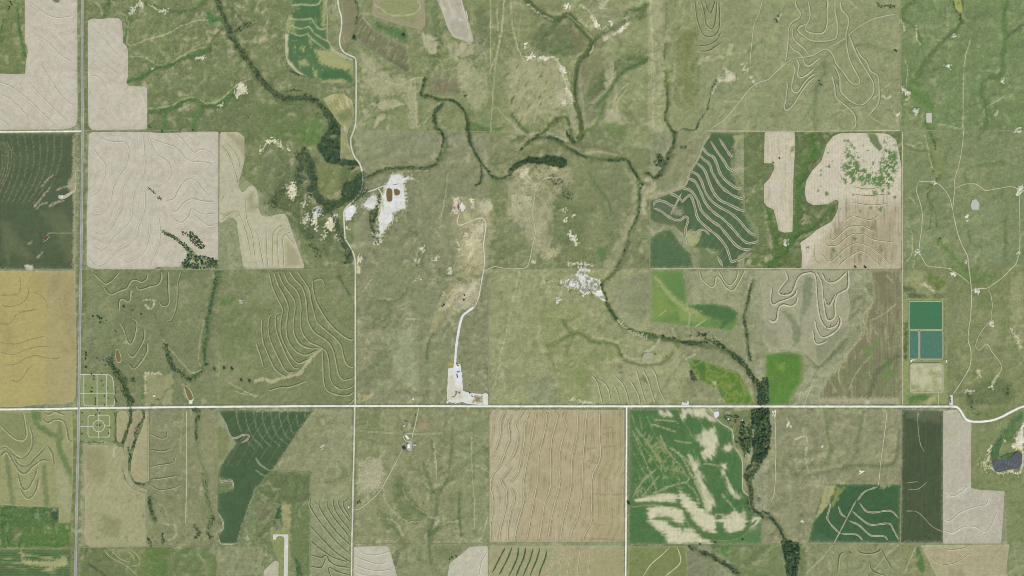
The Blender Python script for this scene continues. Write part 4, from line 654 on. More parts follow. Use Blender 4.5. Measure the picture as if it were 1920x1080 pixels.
def o_f39(c):
    o_green(c); c.tone(SV, .1); c.mott('9fa470', N8 + SV, .5, .8, .6); Y = 'b3b07a'
    for s in ('440,370 560,380 680,450 730,470 720,580 640,520 480,480 460,420', '320,460 370,440 395,480 370,500', '330,360 370,350 360,390', '400,290 425,300 410,350', '480,595 640,585 680,610 640,625 490,620', '230,100 270,120 250,230 225,240', '500,0 530,0 520,200 495,190', '270,40 330,70 290,80', '430,510 460,540 450,590 440,580'): c.patch(P('A2', s), Y, .8, 6, .7, 3)
    c.patch(P('A2', '220,260 240,280 240,440 330,545 400,590 300,545 235,480 215,380'), 'c9c1a0', .9, 2.5, .2); c.patch(P('A2', '215,250 245,260 230,320 215,320'), 'cfc7aa', .9, 3); c.patch(P('A2', '540,300 600,380 720,440 735,460 640,430 560,380'), 'c0b896', .85, 3, .3); c.patch(P('A2', '490,540 700,520 710,590 500,600'), '467044', .8, 6, .4); c.patch(P('A2', '280,60 480,50 480,130 300,140'), '4a7446', .7, 6, .3); c.patch(P('A2', '250,130 290,150 300,260 240,220'), '9ba867', .6, 6, .6, 3)
    for s, w in (('270,40 350,35 450,38 475,20 485,0', 2.2), ('260,140 350,150 410,140 440,180 480,220 520,215', 1.8), ('260,190 330,215 400,205 440,250 500,290 540,310', 1.5), ('240,235 330,270 390,250', 1.2), ('530,0 535,120 535,300', 1.8), ('390,260 440,310 520,370', 1.3)): c.band(P('A2', s), w, 'c4bb96', .85, 1.8, .2)
def o_f40(c): c.tone(N25, .1); c.mott('c6bf94', DG + .3 * N3, .1, .35, .8); c.mott('66784a', -DG, .25, .5, .5); c.mott('78854c', N25, .1, .5, .6); c.patch(P('A2', '600,860 650,830 720,800 730,880 650,930'), '6a7c4a', .7, 8, .6, 3); c.patch(P('A2', '500,740 580,705 600,740 540,760'), 'bdb589', .8, 5)
def o_f41(c): c.tone(N25, .06); c.patch(P('A2', '935,0 1220,0 1235,60 1200,110 1215,190 1000,125 910,90'), '939a68', .95, 4, .1); c.band(P('A2', '890,40 940,65 1000,110 1120,115 1200,95 1230,50 1215,0'), 1.4, 'cbc3a0', .8, 1.4)
def o_f42(c): o_pale(c, 1.2); c.patch(P('A2', '1380,0 1420,60 1420,130 1480,260 1620,310 1480,285 1400,130'), 'cfc6ae', .7, 4)
def o_f43(c): c.tone(N25, .12); c.tone(N8, .1); c.mott('aa9f80', DG2 + .6 * N3, .15, .5, .75); c.mott('4f5a40', -DG2 + .3 * N8, .2, .5, .5); c.patch(P('A2', '880,400 1000,440 1140,500 1130,545 1000,470 800,330'), '54694a', .7, 8, .5, 3); c.patch(P('A2', '640,0 750,0 760,100 700,330 650,320'), '8d8666', .8, 6, .4); c.patch(P('A2', '780,110 880,210 920,230 860,200'), 'c8bd9c', .9, 3, .3); c.band(P('A2', '1130,360 1160,420 1165,530 1130,545'), 2.5, 'bbb28e', .8, 2, .4)
def o_f37(c): c.tone(N25, .08); c.mott('8d8460', N90 + .5 * N25, .15, .6, .5); c.mott('c0b696', R12, .4, .8, .4)
def o_f11(c):
    o_green(c); c.mott('b3ad7c', fbm(PX * .25, PY * 1.6, 9, 3, 77), .0, .45, .7, P('D1', '0,920 130,930 420,950 420,1075 300,1075 0,1010'), 10); c.patch(P('D1', '130,930 150,980 200,990 330,985 410,950 410,1020 320,1030 130,1000'), 'b9b482', .7, 6, .7, 3)
def o_f24(c): o_green(c); c.tone(N8, .05)

field('tilled_field', 'pale ploughed field with a notch, left of the grey highway at the top', 'field', 'A1', '185,-60 580,-60 582,900 570,940 530,960 480,972 -130,975 -130,548 190,558 195,470 212,390 205,350 188,320', PALE, 2, o_f1, ('ph', .38, 10, 'b0a48e'),
      (('A1', 'pale', 1.8, ('230,20 290,70 360,115 430,135 500,130 550,120', '215,620 290,700 370,780 440,850 515,920', '300,480 360,570 430,680 500,760 550,790', '280,270 350,310 420,380 480,430 550,470', '0,620 80,650 180,720 260,790 340,870 420,945', '0,710 70,740 140,800 200,870', '0,890 40,920 70,950')),))
field('tilled_field', 'pale ploughed field with stepped right edge, just right of the highway', 'field', 'A1', '665,150 690,138 760,142 830,132 890,138 912,155 922,240 922,320 955,350 962,400 962,570 947,620 970,645 1090,650 1105,670 1104,960 1090,975 690,975 662,940 658,200', PALE, 2, o_pale, ('ph', .36, 10, 'b0a48e'),
      (('A1', 'pale', 1.6, ('680,200 730,250 790,310 850,380 900,430', '680,350 720,400 760,460 810,500 890,565', '680,565 740,580 780,640 815,710', '890,770 940,800 960,850')),))
field('row_crop_field', 'dark green row crop field with faint pale arcs, beside the highway', 'field', 'B1', '-130,38 560,38 575,90 572,310 565,400 565,1060 -130,1060', '=516045', 1.5, o_f3, (0, 9, .25, 8, '6b7656'))
field('tilled_field', 'large square pale ploughed field with swirling contour lines and three tree clumps', 'field', 'B1', '665,45 690,28 1090,28 1200,38 1400,32 1640,30 1640,985 1620,992 1540,968 1480,958 1440,905 1390,875 1340,825 1250,775 1225,780 1230,800 1330,840 1390,910 1412,945 1400,975 1360,1010 1350,1040 1180,1040 1150,1058 750,1058 680,1050 650,1030 650,700 660,400', PALE, 2, o_pale, ('ph', .42, 9, 'b0a48e'),
      (('B1', 'pale', 2.0, ('690,145 740,210 785,270 790,330 770,400 740,460 700,500 670,515', '750,65 800,95 860,105 920,105 955,130 965,180 945,270 915,320 870,390 845,460 830,540 800,600 760,640 680,645', '1005,300 960,370 930,430 910,500 918,570 890,640 860,700 810,770 760,790 690,765', '1070,40 1080,150 1085,260 1075,350 1035,410 1010,480 995,540 990,640 960,710 900,770 840,820 800,880 760,905 700,880', '1115,60 1140,140 1180,200 1240,240 1275,290 1275,350 1245,400 1180,430 1115,445 1090,480 1085,600 1060,680 1035,750 1020,810 960,870 880,915 830,970 770,1020 720,1020 670,960', '1150,90 1240,120 1300,140 1350,180 1395,230 1450,255 1530,258 1580,270 1600,300', '1310,40 1360,80 1400,130 1440,175 1465,187 1490,170 1520,163 1570,180 1620,230', '1250,550 1310,530 1340,470 1390,400 1430,385 1470,400 1510,450 1560,500 1590,490', '1280,610 1320,630 1360,590 1400,550 1450,535 1520,550 1620,560', '1300,680 1340,710 1380,705 1420,660 1440,610 1480,630 1530,650 1630,640', '1450,650 1500,690 1550,730 1590,735 1630,715', '1190,660 1200,760 1195,850 1170,920 1130,1000 1110,1045', '1130,700 1120,800 1090,900 1050,950 980,990 930,1000', '1275,890 1250,960 1220,1010')),))
field('stubble_field', 'pale winding stubble field with olive streaks, between square pale field and wooded bluffs', 'field', 'B1', '1648,45 1660,30 1790,32 1835,70 1835,250 1810,340 1792,400 1795,450 1815,485 1840,470 1870,435 1900,432 1925,460 1940,520 1940,600 1960,655 2000,665 2070,650 2135,640 2155,670 2220,860 2285,1040 2270,1052 1850,1055 1825,1035 1805,920 1775,700 1745,670 1720,680 1655,715 1645,700', 'c2baa0', 2, o_f5, ('ph', .35, 9, 'a19b74'),
      (('B1', 'olive', 2.0, ('1690,95 1750,170 1790,240 1795,300', '1660,130 1710,190 1750,290 1780,390 1790,470', '1660,690 1720,650 1770,625 1800,660 1850,800 1880,960', '1840,520 1850,680 1890,800 1910,960', '1665,560 1680,510')), ('B2', 'olive', 2.0, ('130,1040 125,900 130,800 170,745 210,735', '90,1040 80,900 85,800 70,760', '210,1040 205,900 200,830 220,800 250,830 290,870', '170,1040 165,900 165,820 180,775 215,760', '60,1040 40,940 20,820 -5,760'))))
field('wheat_field', 'golden ripe wheat field with greyer right half, left of the highway', 'field', 'C1', '-130,30 565,30 568,300 575,500 575,700 568,985 540,1015 480,1030 350,1030 230,1040 140,1055 -130,1045', '=b0a46c', 2, o_f6, (0, 8, .2, 10, '9a8658'),
      (('C1', 'wheatdark', 1.5, ('0,215 120,210 150,180 150,60', '10,285 60,300 140,285 200,240 220,150', '240,190 300,210 345,260 355,300', '0,430 60,430 100,400 140,350 280,320', '0,570 120,580 220,550 340,520', '0,640 100,660 200,620 300,600 400,600', '20,740 120,730 190,690 270,665 330,680 420,690 500,660', '70,850 130,860 170,830 220,760 250,740')),))
field('terraced_pasture', 'green terraced pasture above the cemetery, with curved ridges and a brown pond', 'pasture', 'C1', '645,32 1640,32 1636,1042 872,1046 865,795 632,790', None, 1, None, None,
      (('C1', 'grass', 2.4, ('700,45 740,85 790,127 830,110 860,80 890,45', '780,155 810,195 840,208 900,180 950,160 980,110 1020,100 1060,115 1095,95 1105,60 1105,40', '895,330 893,270 910,238 940,250 960,262 975,240 980,160', '1020,140 1035,165 1060,170 1120,150 1180,135 1205,100 1210,40', '1195,265 1215,290 1240,295 1265,270 1262,150 1260,40', '1360,40 1335,130 1330,260 1310,350 1280,405 1250,405', '900,420 930,470 960,560 980,578 1000,550 1020,480 1022,420 990,395', '960,640 980,672 1005,670 1040,620 1080,540 1085,460', '965,730 990,760 1015,760 1060,710 1100,640 1108,570')),), .3, .3)
field('terraced_pasture', 'green pasture with a dozen close parallel wavy terraces, left of the gravel road', 'pasture', 'C2', '-278,32 730,32 735,1020 690,1035 -278,1040', None, 1, None, None,
      (('C2', 'grass', 2.5, ('100,40 125,150 170,250 200,310 200,350 190,400 185,480 200,540 235,620 280,690 320,725 360,710 400,690', '135,40 170,140 215,220 245,300 240,370 230,450 240,540 280,610 330,650 380,660 430,640 470,625', '170,35 200,120 250,190 290,250 297,320 285,400 285,480 310,550 350,590 410,610 470,612', '210,35 240,110 300,170 330,230 343,320 335,400 350,490 400,560 450,585 500,610 530,640 550,720 555,820 580,880 640,920 700,910 735,885', '255,35 290,90 345,150 375,230 385,330 395,410 440,490 500,530 550,570 585,640 605,730 620,800 650,845 690,845 735,830', '310,35 350,90 400,170 415,250 435,330 460,410 520,470 590,530 640,590 660,680 690,740 730,755', '430,100 430,160 450,250 490,330 550,420 620,490 690,540 735,545', '430,110 470,90 500,100 520,150', '195,345 155,365 150,430 165,510 200,600 240,690 270,740 290,760 325,762', '130,360 105,380 95,440 105,530 140,620 180,700 210,760 240,790 290,790', '50,390 45,450 55,560 90,650 130,740 170,790 230,825', '0,560 30,650 60,750', '500,625 505,720 510,850 530,920 580,950 650,965 700,960 735,935', '690,1030 720,1010 735,985', '90,930 180,905 260,900 380,855')),), .3, .3)
field('contour_field', 'pale green hay field of nested V-shaped contours, left edge below the crossroads', 'field', 'D1', '-40,66 445,66 450,480 430,750 362,752 362,658 110,650 -40,640', '=989a6c', 1, lambda c: (o_stub(c), c.patch(P('D1', '0,66 180,66 220,260 140,330 0,280'), '7f8a58', .7, 10, .4), c.band(P('D1', '200,70 230,150 300,200 350,230 370,320 420,420 445,510'), 10, '627f48', .8, 6, .3), c.band(P('D1', '40,330 55,480 80,640'), 8, '6a8050', .7, 6, .3), c.band(P('D1', '270,410 280,540 290,650'), 9, '6a8050', .7, 6, .3), c.band(P('D1', '365,140 375,230'), 9, '6a8050', .7, 6, .3), c.patch(P('D1', '200,66 260,66 250,130 210,110'), '5c8246', .8, 6), c.patch(P('D1', '330,380 440,480 430,740 370,640'), 'aaa584', .6, 8, .6, 3)), None,
      (('D1', 'hay', 4.2, ('0,150 50,200 100,240 140,245 160,215 150,130 135,70', '180,160 200,230 190,300 150,350 120,355 80,330 40,290 0,295', '0,350 40,320 80,380 120,440 160,450 200,410 260,370 300,375', '110,450 130,530 160,552 190,520 215,470 230,420', '120,540 150,590 180,605 220,560 240,480', '260,110 290,140 340,120 390,130 410,180 420,240 445,260', '290,280 320,330 330,400', '280,290 220,350 170,400 120,395 85,350', '265,75 300,90 340,72 400,95')),))
field('strip_crop_field', 'green field with pale horizontal streaks, bottom left corner', 'field', 'D1', '-40,912 440,912 440,1120 -40,1120', '4f7042', 1, o_f11, (0, 14, .3, 6, 'a0a26c'))
field('stubble_field', 'olive stubble field below the cemetery, its top right corner cut by a swale', 'field', 'D1', '512,272 700,280 752,290 760,340 745,420 765,490 810,545 890,575 895,900 560,905 525,880 515,820 525,700 515,400', '=a5a37c', 2, o_f12, (35, 12, .3, 60, '8a8760'))
field('strip_field', 'narrow tan keyhole-shaped strip right of the cemetery circle', 'field', 'D1', '720,80 745,62 775,70 795,110 780,180 765,190 750,250 735,260 718,250 715,120', 'aaa07a', 1.5, o_stub, None)
field('strip_field', 'curving tan strip between two tree-lined swales below the road', 'field', 'D1', '815,75 845,58 870,68 878,110 850,190 810,270 787,350 787,440 812,500 860,535 900,548 905,562 880,566 815,538 770,480 752,400 760,290 778,230 800,150', 'a39976', 1.5, o_stub, None)
field('strip_field', 'long tan strip with rounded foot beside a fence line, below the road', 'field', 'D1', '895,65 912,60 915,500 880,508 830,500 805,450 805,380 830,270 870,180 890,110', 'aba17c', 2, o_stub, None)
field('terraced_pasture', 'grey-green pasture with short terraces and a straight white track', 'pasture', 'D1', '922,66 1332,66 1326,890 912,895', None, 1, None, None, (('D1', 'grass', 1.9, ('920,205 980,235 1020,230 1025,190', '920,305 1000,315 1050,295', '920,415 970,400 1060,385 1080,340', '920,490 1000,480 1090,465', '920,520 970,550 1050,545 1110,520')), ('D1', 'track', 1.5, ('1145,65 1145,480 1140,755', '960,400 978,402'))), .3, .3)
field('row_crop_field', 'dark green irrigated field with diagonal right edge and arcs of pale tracks', 'field', 'D1', '1345,65 1400,62 1925,60 1680,420 1571,545 1540,640 1500,760 1460,885 1350,885 1330,845 1368,800 1365,740 1332,690 1335,570 1425,545 1420,492 1342,480 1345,420 1400,330 1450,265 1425,235 1395,200', '=49603f', 1.5, o_f16, (58, 9, .3, 10, '5f7a58'),
      (('D1', 'crop', 2.2, ('1350,90 1385,150 1410,215 1440,235 1490,215 1525,215 1520,240 1480,265', '1345,480 1360,500 1420,495 1435,540', '1340,690 1368,750 1365,790 1340,810', '1340,835 1350,875 1380,882 1460,880')),))
field('terraced_pasture', 'green-tan pasture of fanned terraces left of the gravel road, near the airstrip', 'pasture', 'D2', '332,600 586,592 578,1120 325,1120', None, 1, None, None,
      (('D2', 'grass', 2.3, ('335,600 330,650 370,720 430,800 500,880 575,945', '390,620 385,650 430,730 500,820 575,890', '440,620 435,650 480,730 540,800 575,850', '475,600 475,650 510,720 575,800', '510,600 505,640 540,700 575,750', '540,600 535,650 575,720', '330,770 400,850 480,930 575,995', '330,865 400,920 470,965 520,985 575,998', '330,950 400,970 430,955 450,990 500,1020 575,1030', '330,1020 400,1030 430,975', '460,1080 450,1030 500,1055 570,1075', '560,600 540,620')),), .3, .3)
field('tilled_field', 'pale ploughed field right of the gravel road at the bottom edge', 'field', 'D2', '600,900 805,897 820,920 880,1130 597,1130', 'c2b8a4', 3, o_pale, ('ph', .2, 9, 'b0a58f'), (('D2', 'pale', 1.8, ('615,905 650,940 720,955 790,940 820,930', '600,960 680,990 760,1010 820,985', '600,1010 680,1040 760,1050 840,1040', '600,1050 660,1075 760,1080')),))
field('tilled_field', 'pale ploughed field with a slanting left edge, bottom centre', 'field', 'D2', '1422,895 1310,900 1280,930 1190,1000 1165,1130 1426,1130', 'c3baa4', 3, o_pale, None, (('D2', 'pale', 1.8, ('1370,1080 1385,1000 1420,930',)),))
field('wheat_field', 'tan square field with evenly spaced winding terraces, left of the white crossing road', 'field', 'D3', '-138,60 690,60 690,870 -138,870', '=b6a988', 1.5, o_f21, ('ph', .55, 9, '96855f'),
      (('D3', 'wheat', 2.4, ('75,60 25,150 40,210 20,320 -40,400', '110,65 80,160 75,260 40,440 0,500', '0,540 20,600 0,670', '150,75 130,200 90,400 70,530 75,620 35,760 15,868', '195,65 215,100 200,200 165,350 160,480 135,620 110,760 90,868', '265,70 280,110 245,250 238,400 235,540 200,640 180,780 165,868', '330,70 320,110 335,160 300,290 290,400 295,520 250,690 220,868', '405,70 400,220 370,360 360,560 320,720 295,868', '460,65 450,200 435,400 430,560 410,700 370,800 350,868', '540,70 538,200 545,340 520,410 495,470 490,620 490,740 450,820 435,865')), ('D2', 'wheat', 2.4, ('1530,70 1505,130 1500,220 1470,310 1450,355', '1571,100 1550,150 1560,230 1530,320 1500,400 1455,460 1440,530 1455,600 1455,680 1440,780 1445,868', '1571,400 1530,460 1510,500 1540,560 1530,680 1500,800 1495,868', '1571,660 1550,760 1545,868'))))
field('stubble_field', 'olive-tan stubble field with dark green stripes at its left, bottom centre', 'field', 'D3', '-138,892 685,892 690,1130 -142,1130', 'a9a07a', 1.5, o_f22, (90, 9, .3, 6, '8d8760'),
      (('D3', 'greenstripe', 2.6, ('40,905 30,970 0,1040 -20,1080', '85,905 70,970 40,1040 25,1080', '130,910 110,980 80,1050 70,1080', '170,910 150,980 125,1040 110,1080', '215,920 200,980 175,1040 165,1080')), ('D3', 'wheat', 1.7, ('265,905 240,1000 220,1075', '315,905 295,990 280,1075', '365,905 350,990 340,1075', '420,905 410,990 400,1075', '480,905 475,990 470,1075')), ('D2', 'greenstripe', 2.6, ('1530,905 1500,960 1450,1060', '1571,905 1540,980 1490,1075'))))
field('crop_field', 'bright green field with swirling patches of bare tan soil', 'field', 'D3', '714,55 1190,50 1200,90 1250,110 1290,150 1350,190 1365,290 1415,370 1420,560 1455,590 1470,690 1535,715 1535,885 715,885', '4f7843', 1.5, o_f23, (90, 8, .22, 14, '6f8f5a'))
field('meadow', 'smooth olive-green meadow with two curved pale lines, bottom edge right of the white road', 'field', 'D3', '715,897 1070,895 1085,1130 703,1130', '7b8a52', 1, o_f24, (90, 10, .2, 6, '6c7d48'), (('D3', 'track', 1.7, ('965,905 920,950 860,1000 830,1040 805,1080', '1015,905 1035,970 1025,1010 980,1050 940,1080')),))
field('contour_crop_field', 'green contour-planted field crossed by eight wavy pale terraces', 'field', 'B3', '1490,35 1740,40 1680,130 1665,320 1720,400 1730,460 1745,520 1750,610 1800,680 1850,760 1850,840 1810,900 1720,970 1700,1050 1400,1050 1400,910 1340,890 1290,800 1220,740 1080,710 1040,690 1035,545 1110,520 1280,445 1330,330 1400,190 1440,100', '4f6b45', 2, o_f25, (60, 8, .3, 5, '6b7f58'),
      (('B3', 'crop', 3.2, ('1555,80 1600,150 1640,210 1655,205', '1490,100 1540,180 1590,250 1620,300 1650,320 1660,295', '1430,140 1460,190 1510,220 1540,280 1560,340 1600,390 1650,430 1690,455 1720,450 1720,430', '1405,200 1440,240 1480,270 1500,330 1540,400 1580,450 1640,495 1700,525 1735,525 1745,490', '1375,260 1420,290 1450,330 1475,400 1510,480 1560,540 1620,570 1680,600 1730,620 1745,605', '1340,325 1390,350 1420,400 1450,480 1500,550 1570,600 1640,640 1700,690 1750,750 1800,795 1840,790', '1320,380 1370,400 1410,470 1450,560 1510,630 1580,680 1650,750 1710,820 1760,860 1820,860 1850,840', '1270,450 1340,470 1390,540 1420,620 1490,690 1560,740 1610,800 1680,880 1740,910 1800,910', '1270,560 1330,505 1350,530 1370,590 1390,670 1430,720 1490,770 1550,820 1610,900 1640,990 1660,1000 1740,970 1800,930', '1060,600 1110,620 1160,655 1210,685 1260,690 1300,665 1320,690 1300,770 1310,840 1330,880', '1340,760 1360,800 1400,770 1440,765 1480,800', '1180,490 1230,510 1280,550', '1060,590 1070,560 1100,545 1150,555 1190,580 1240,600', '1540,960 1580,1040')), ('B3', 'headland', 3.5, ('1490,45 1440,115 1395,230 1335,330 1290,440 1180,482 1045,535', '1270,490 1240,550 1190,650'))))
field('crop_field', 'small dark green field with rounded top, below the contour-planted field', 'field', 'B3', '1035,835 1080,790 1150,760 1195,765 1240,830 1290,900 1350,950 1355,1050 1030,1050', '54714a', 2, o_f26, (0, 9, .25, 6, '6e8a5c'))
field('bare_strip_field', 'narrow pale bare strip field between two green drainage ways', 'field', 'B4', '-25,30 200,30 205,120 190,400 183,780 120,785 80,770 60,680 40,610 -5,590 -30,560 -30,420 10,380 50,300 40,265 -30,265', '=cbc2aa', 2.5, o_f27, (90, 17, .3, 3, 'a89a7c'))
field('bare_field', 'big pale field with bright green weed patches and wavy striped lower half', 'field', 'B4', '540,40 745,35 820,38 900,45 960,90 985,200 1000,300 1000,1050 250,1050 255,950 240,860 300,820 370,760 480,700 520,620 530,550 510,535 450,570 340,580 290,550 275,490 285,400 330,320 400,250 440,120 490,60', '=cfc6b0', 2.5, o_f28, (90, 17, .3, 3, '9b8f70'),
      (('B4', 'wheat', 2.0, ('475,760 465,820 490,840 530,810 580,760 640,735 720,740 790,780', '430,830 440,880 520,880 580,830 640,795 720,800 800,840 960,860', '400,940 450,1000 500,980 560,920 640,870 700,870 780,900 850,960 920,1030', '530,1030 600,975 690,925 750,950 800,1000 850,1035', '350,870 350,980 400,1030', '580,690 640,662 760,690 840,650', '640,440 720,460 800,455 880,430', '650,500 760,510 880,500', '640,560 760,580 900,570')),))
field('alfalfa_field', 'vivid green field with a darker eastern lobe, above the bending creek', 'field', 'C3', '1045,28 1285,20 1305,150 1315,280 1500,275 1620,290 1700,345 1690,430 1640,490 1560,470 1300,450 1035,410', '6b8e4c', 2, o_f29, (90, 10, .15, 8, '89a560'))
field('alfalfa_field', 'bright green wedge field just above the main gravel road', 'field', 'C3', '1310,685 1400,690 1700,790 1760,900 1820,1010 1820,1035 1600,1035 1530,920 1400,850 1340,760', '5b8238', 2, o_f30, (-18, 10, .2, 8, '7b9a48'))
field('alfalfa_field', 'vivid green blocky field right of the wooded creek, above the road', 'field', 'C4', '-20,655 0,650 130,640 265,660 270,840 150,1035 -20,1035 -20,850', '=5b803c', 2, o_f31, (90, 9, .2, 6, '74a04c'))
field('terraced_stubble_field', 'pale stubble field with broad looping terraces and dark channel lines', 'field', 'C4', '-70,28 600,28 600,170 620,300 600,380 610,480 540,560 380,745 260,640 130,625 0,610 -40,560 -30,400', 'a3a083', 1.5, lambda c: (o_stub(c), c.patch(P('C4', '270,80 330,80 330,250 250,400 240,560 190,600 180,440 100,330 150,340 240,450'), '7d8966', .85, 5, .5), c.patch(P('C4', '350,600 480,500 600,440 610,480 540,560 380,740'), '868c6b', .8, 6), c.patch(P('C4', '-60,440 60,480 80,600 -30,560'), '929574', .8, 6)), None,
      (('C4', 'stubble', 5.0, ('130,30 145,90 110,140 80,185 100,210 160,205 190,170 215,100 250,60 300,45 340,50 360,100 365,200 375,300 390,380 420,440 460,460 510,440 530,400', '30,150 20,250 40,285 80,265 150,240 200,210 215,170', '0,390 40,415 65,390 75,320 110,285 170,295 210,270 222,215', '360,40 400,110 410,200 420,300 440,390 470,400 500,370 500,280 520,210 570,180 600,150 600,30', '400,40 430,100 470,120 520,105 570,60 590,35', '335,470 350,560 380,580 440,560', '350,390 365,470 400,525 450,520 520,470 545,410 530,370', '420,230 450,295 480,260 510,200')),), .3, .5)
field('corn_stubble_field', 'brown striped fallow field with green weedy streaks, left of the treatment ponds', 'field', 'C4', '770,25 1000,25 1000,1030 330,1030 380,980 480,800 560,680 690,520 710,420 690,350 760,290 800,240 800,160', '=817e60', 1.5, o_f33, (90, 17, .2, 3, 'b0a686'))
field('row_crop_field', 'dark green upright rectangular field beside a pale strip, lower right', 'field', 'D4', '822,58 1075,66 1072,875 812,875', '=49573e', 1, o_f34, (90, 11, .35, 4, '66714f'), (('D4', 'thin', 1.4, ('840,680 920,690 1000,770 1070,810', '840,510 920,500', '860,550 920,545 980,500', '912,60 930,250 960,320')),))
field('tilled_field', 'pale L-shaped ploughed field beside the dark green rectangle', 'field', 'D4', '1075,66 1160,58 1200,120 1248,140 1245,540 1290,550 1452,560 1430,880 1072,880', '=b8b3a0', 1.5, o_f35, (90, 11, .25, 5, 'a89d86'), (('D4', 'pale', 1.8, ('1075,800 1130,815 1200,780 1270,780 1330,810 1370,770 1410,680', '1080,735 1120,740 1180,690 1260,660 1340,640 1355,600', '1090,560 1130,590 1180,570 1240,520')),))
field('crop_field', 'dark green trapezoid field with pale curved lines and a straight slanting track', 'field', 'D4', '348,515 815,515 808,875 245,875 280,730', '=426240', 1.5, o_f36, (0, 9, .15, 8, '547a50'),
      (('D4', 'crop', 2.2, ('545,620 590,565 650,540 670,535', '560,630 600,680 650,690 750,680 800,725', '515,680 560,720 630,765 740,758 770,800 800,855', '495,740 560,770 630,830 710,835 735,860', '430,650 450,700 480,720', '445,820 540,825 580,860', '375,540 360,600 380,650 365,730 420,800 445,820')), ('D4', 'headland', 2.2, ('540,617 405,878',))))
field('stubble_field', 'tan-brown striped stubble field, bottom right', 'field', 'D4', '935,890 1480,885 1460,1040 1480,1130 1055,1130', '=aaa482', 1.5, o_f37, (0, 9, .35, 14, '8e8261'), (('D4', 'wheat', 1.6, ('980,950 1040,1000 1100,1010 1170,990 1240,940', '1060,895 1100,920 1200,910 1240,890 1270,920')),))
field('terraced_pasture', 'green-tan grassland with curved bands below the dark green trapezoid', 'pasture', 'D4', '235,890 800,887 800,1120 228,1120', None, 1, None, None, (('D4', 'grass', 2.2, ('540,905 560,935 620,945 680,930 700,900', '430,1060 440,960 470,930', '620,1000 640,1050 720,1080', '690,910 720,970 760,1040')),), .3, .2)
field('crop_field', 'green field with pale winding edges, left of the gravel road at the top', 'field', 'A2', '270,-60 545,-60 535,290 600,380 730,440 735,630 480,620 400,595 300,540 240,480 215,400 220,200 265,50', '567a4c', 2, o_f39, (90, 9, .2, 12, '6f8c5a'))
field('hay_field', 'small yellowish hay field between creek woods and gravel road', 'field', 'A2', '500,740 580,705 650,700 720,750 740,840 730,890 640,945 560,830', '9a9a66', 2, o_f40, (60, 9, .4, 4, 'c0b98a'))
field('hay_field', 'narrow pale green strip left of a bend in the gravel road', 'field', 'B2', '640,-20 735,-55 690,20 680,70 700,140 735,238 632,236', '95976b', 1.5, o_f40, None)
field('hay_field', 'cut field with tan border and striped green middle, at the top edge', 'field', 'A2', '880,-60 1260,-60 1270,190 1240,225 1100,190 900,130 870,110', 'a8997a', 2.5, o_f41, (90, 10, .3, 4, '7f8a58'))
field('tilled_field', 'small pale pinkish tongue-shaped field at the top edge', 'field', 'A2', '1335,-60 1520,-60 1600,180 1635,310 1600,325 1480,280 1440,220 1400,100', 'b9ac98', 2.5, o_f42, (70, 9, .2, 8, 'a69880'), (('A2', 'pale', 1.6, ('1440,0 1480,90 1530,140 1580,145 1575,80', '1540,0 1590,180 1610,290')),))
field('fallow_field', 'dark brown weedy fallow strip running diagonally, right of the gravel road', 'field', 'A2', '640,-60 740,-60 770,100 800,110 880,220 1000,290 1130,350 1165,530 1130,550 900,400 770,310 730,270 660,330 640,200 645,130', '=787a5a', 2, o_f43, (-35, 9, .3, 20, '94896a'))
field('tilled_field', 'small pale ploughed patch beside the airstrip', 'field', 'D2', '45,1130 48,1045 115,985 130,985 140,1000 136,1130', 'bdb39c', 2, o_pale, None)
field('terraced_pasture', 'light green pasture with nested U-shaped terraces at the top edge', 'pasture', 'A3', '1372,-60 1640,-60 1640,400 1600,425 1400,470', None, 1, None, None, (('A3', 'grass', 2.0, ('1370,0 1380,120 1410,220 1440,270 1490,280 1540,250 1560,170 1555,0', '1415,0 1440,100 1450,180 1490,220 1520,190 1535,90 1540,0', '1445,0 1465,80 1490,105 1510,60 1525,0', '1395,345 1470,340 1540,300 1570,240', '1395,385 1470,385 1530,350 1580,310')),), .3, .2)
field('terraced_pasture', 'light green pasture with long looping tongue-shaped terraces, upper right', 'pasture', 'A4', '100,-60 980,-60 985,970 60,975 60,560 120,480 150,200', None, 1, None, None,
      (('A4', 'loop', 2.5, ('205,0 215,50 245,100 230,140 180,170 155,220 150,330 140,420 125,470', '300,0 315,70 315,140 285,210 310,240 380,250 420,235 440,180 440,80 445,0', '505,0 505,80 520,160 520,260 490,300 400,312 320,305 260,270 220,230 240,195 290,180', '540,0 555,70 600,125 605,180 590,260 595,360 620,460 660,540 690,600 680,635 640,635 600,600 560,540 510,480 490,430 460,385 420,372 380,395 330,420 250,435 200,440 130,480', '190,200 185,270 220,320 270,360 310,415', '165,330 190,370 230,390 260,430 280,480 310,490 340,470 390,430', '215,440 235,490 225,550 245,580 290,560 350,510', '190,480 205,520 190,590 180,660 200,690 230,680 270,620 320,570 370,545', '150,620 135,750 125,810 145,820 190,780 240,700 300,620 350,580', '610,260 640,340 680,430 740,530 790,620 790,700 740,770 690,790 640,775 580,730 540,680 535,590 510,520 490,500', '660,350 700,420 740,460 770,530 825,570 835,680 830,770 790,830 760,865 735,880', '480,560 500,640 515,730 560,770 620,820 655,870 660,940 640,970')),), .3, .2)
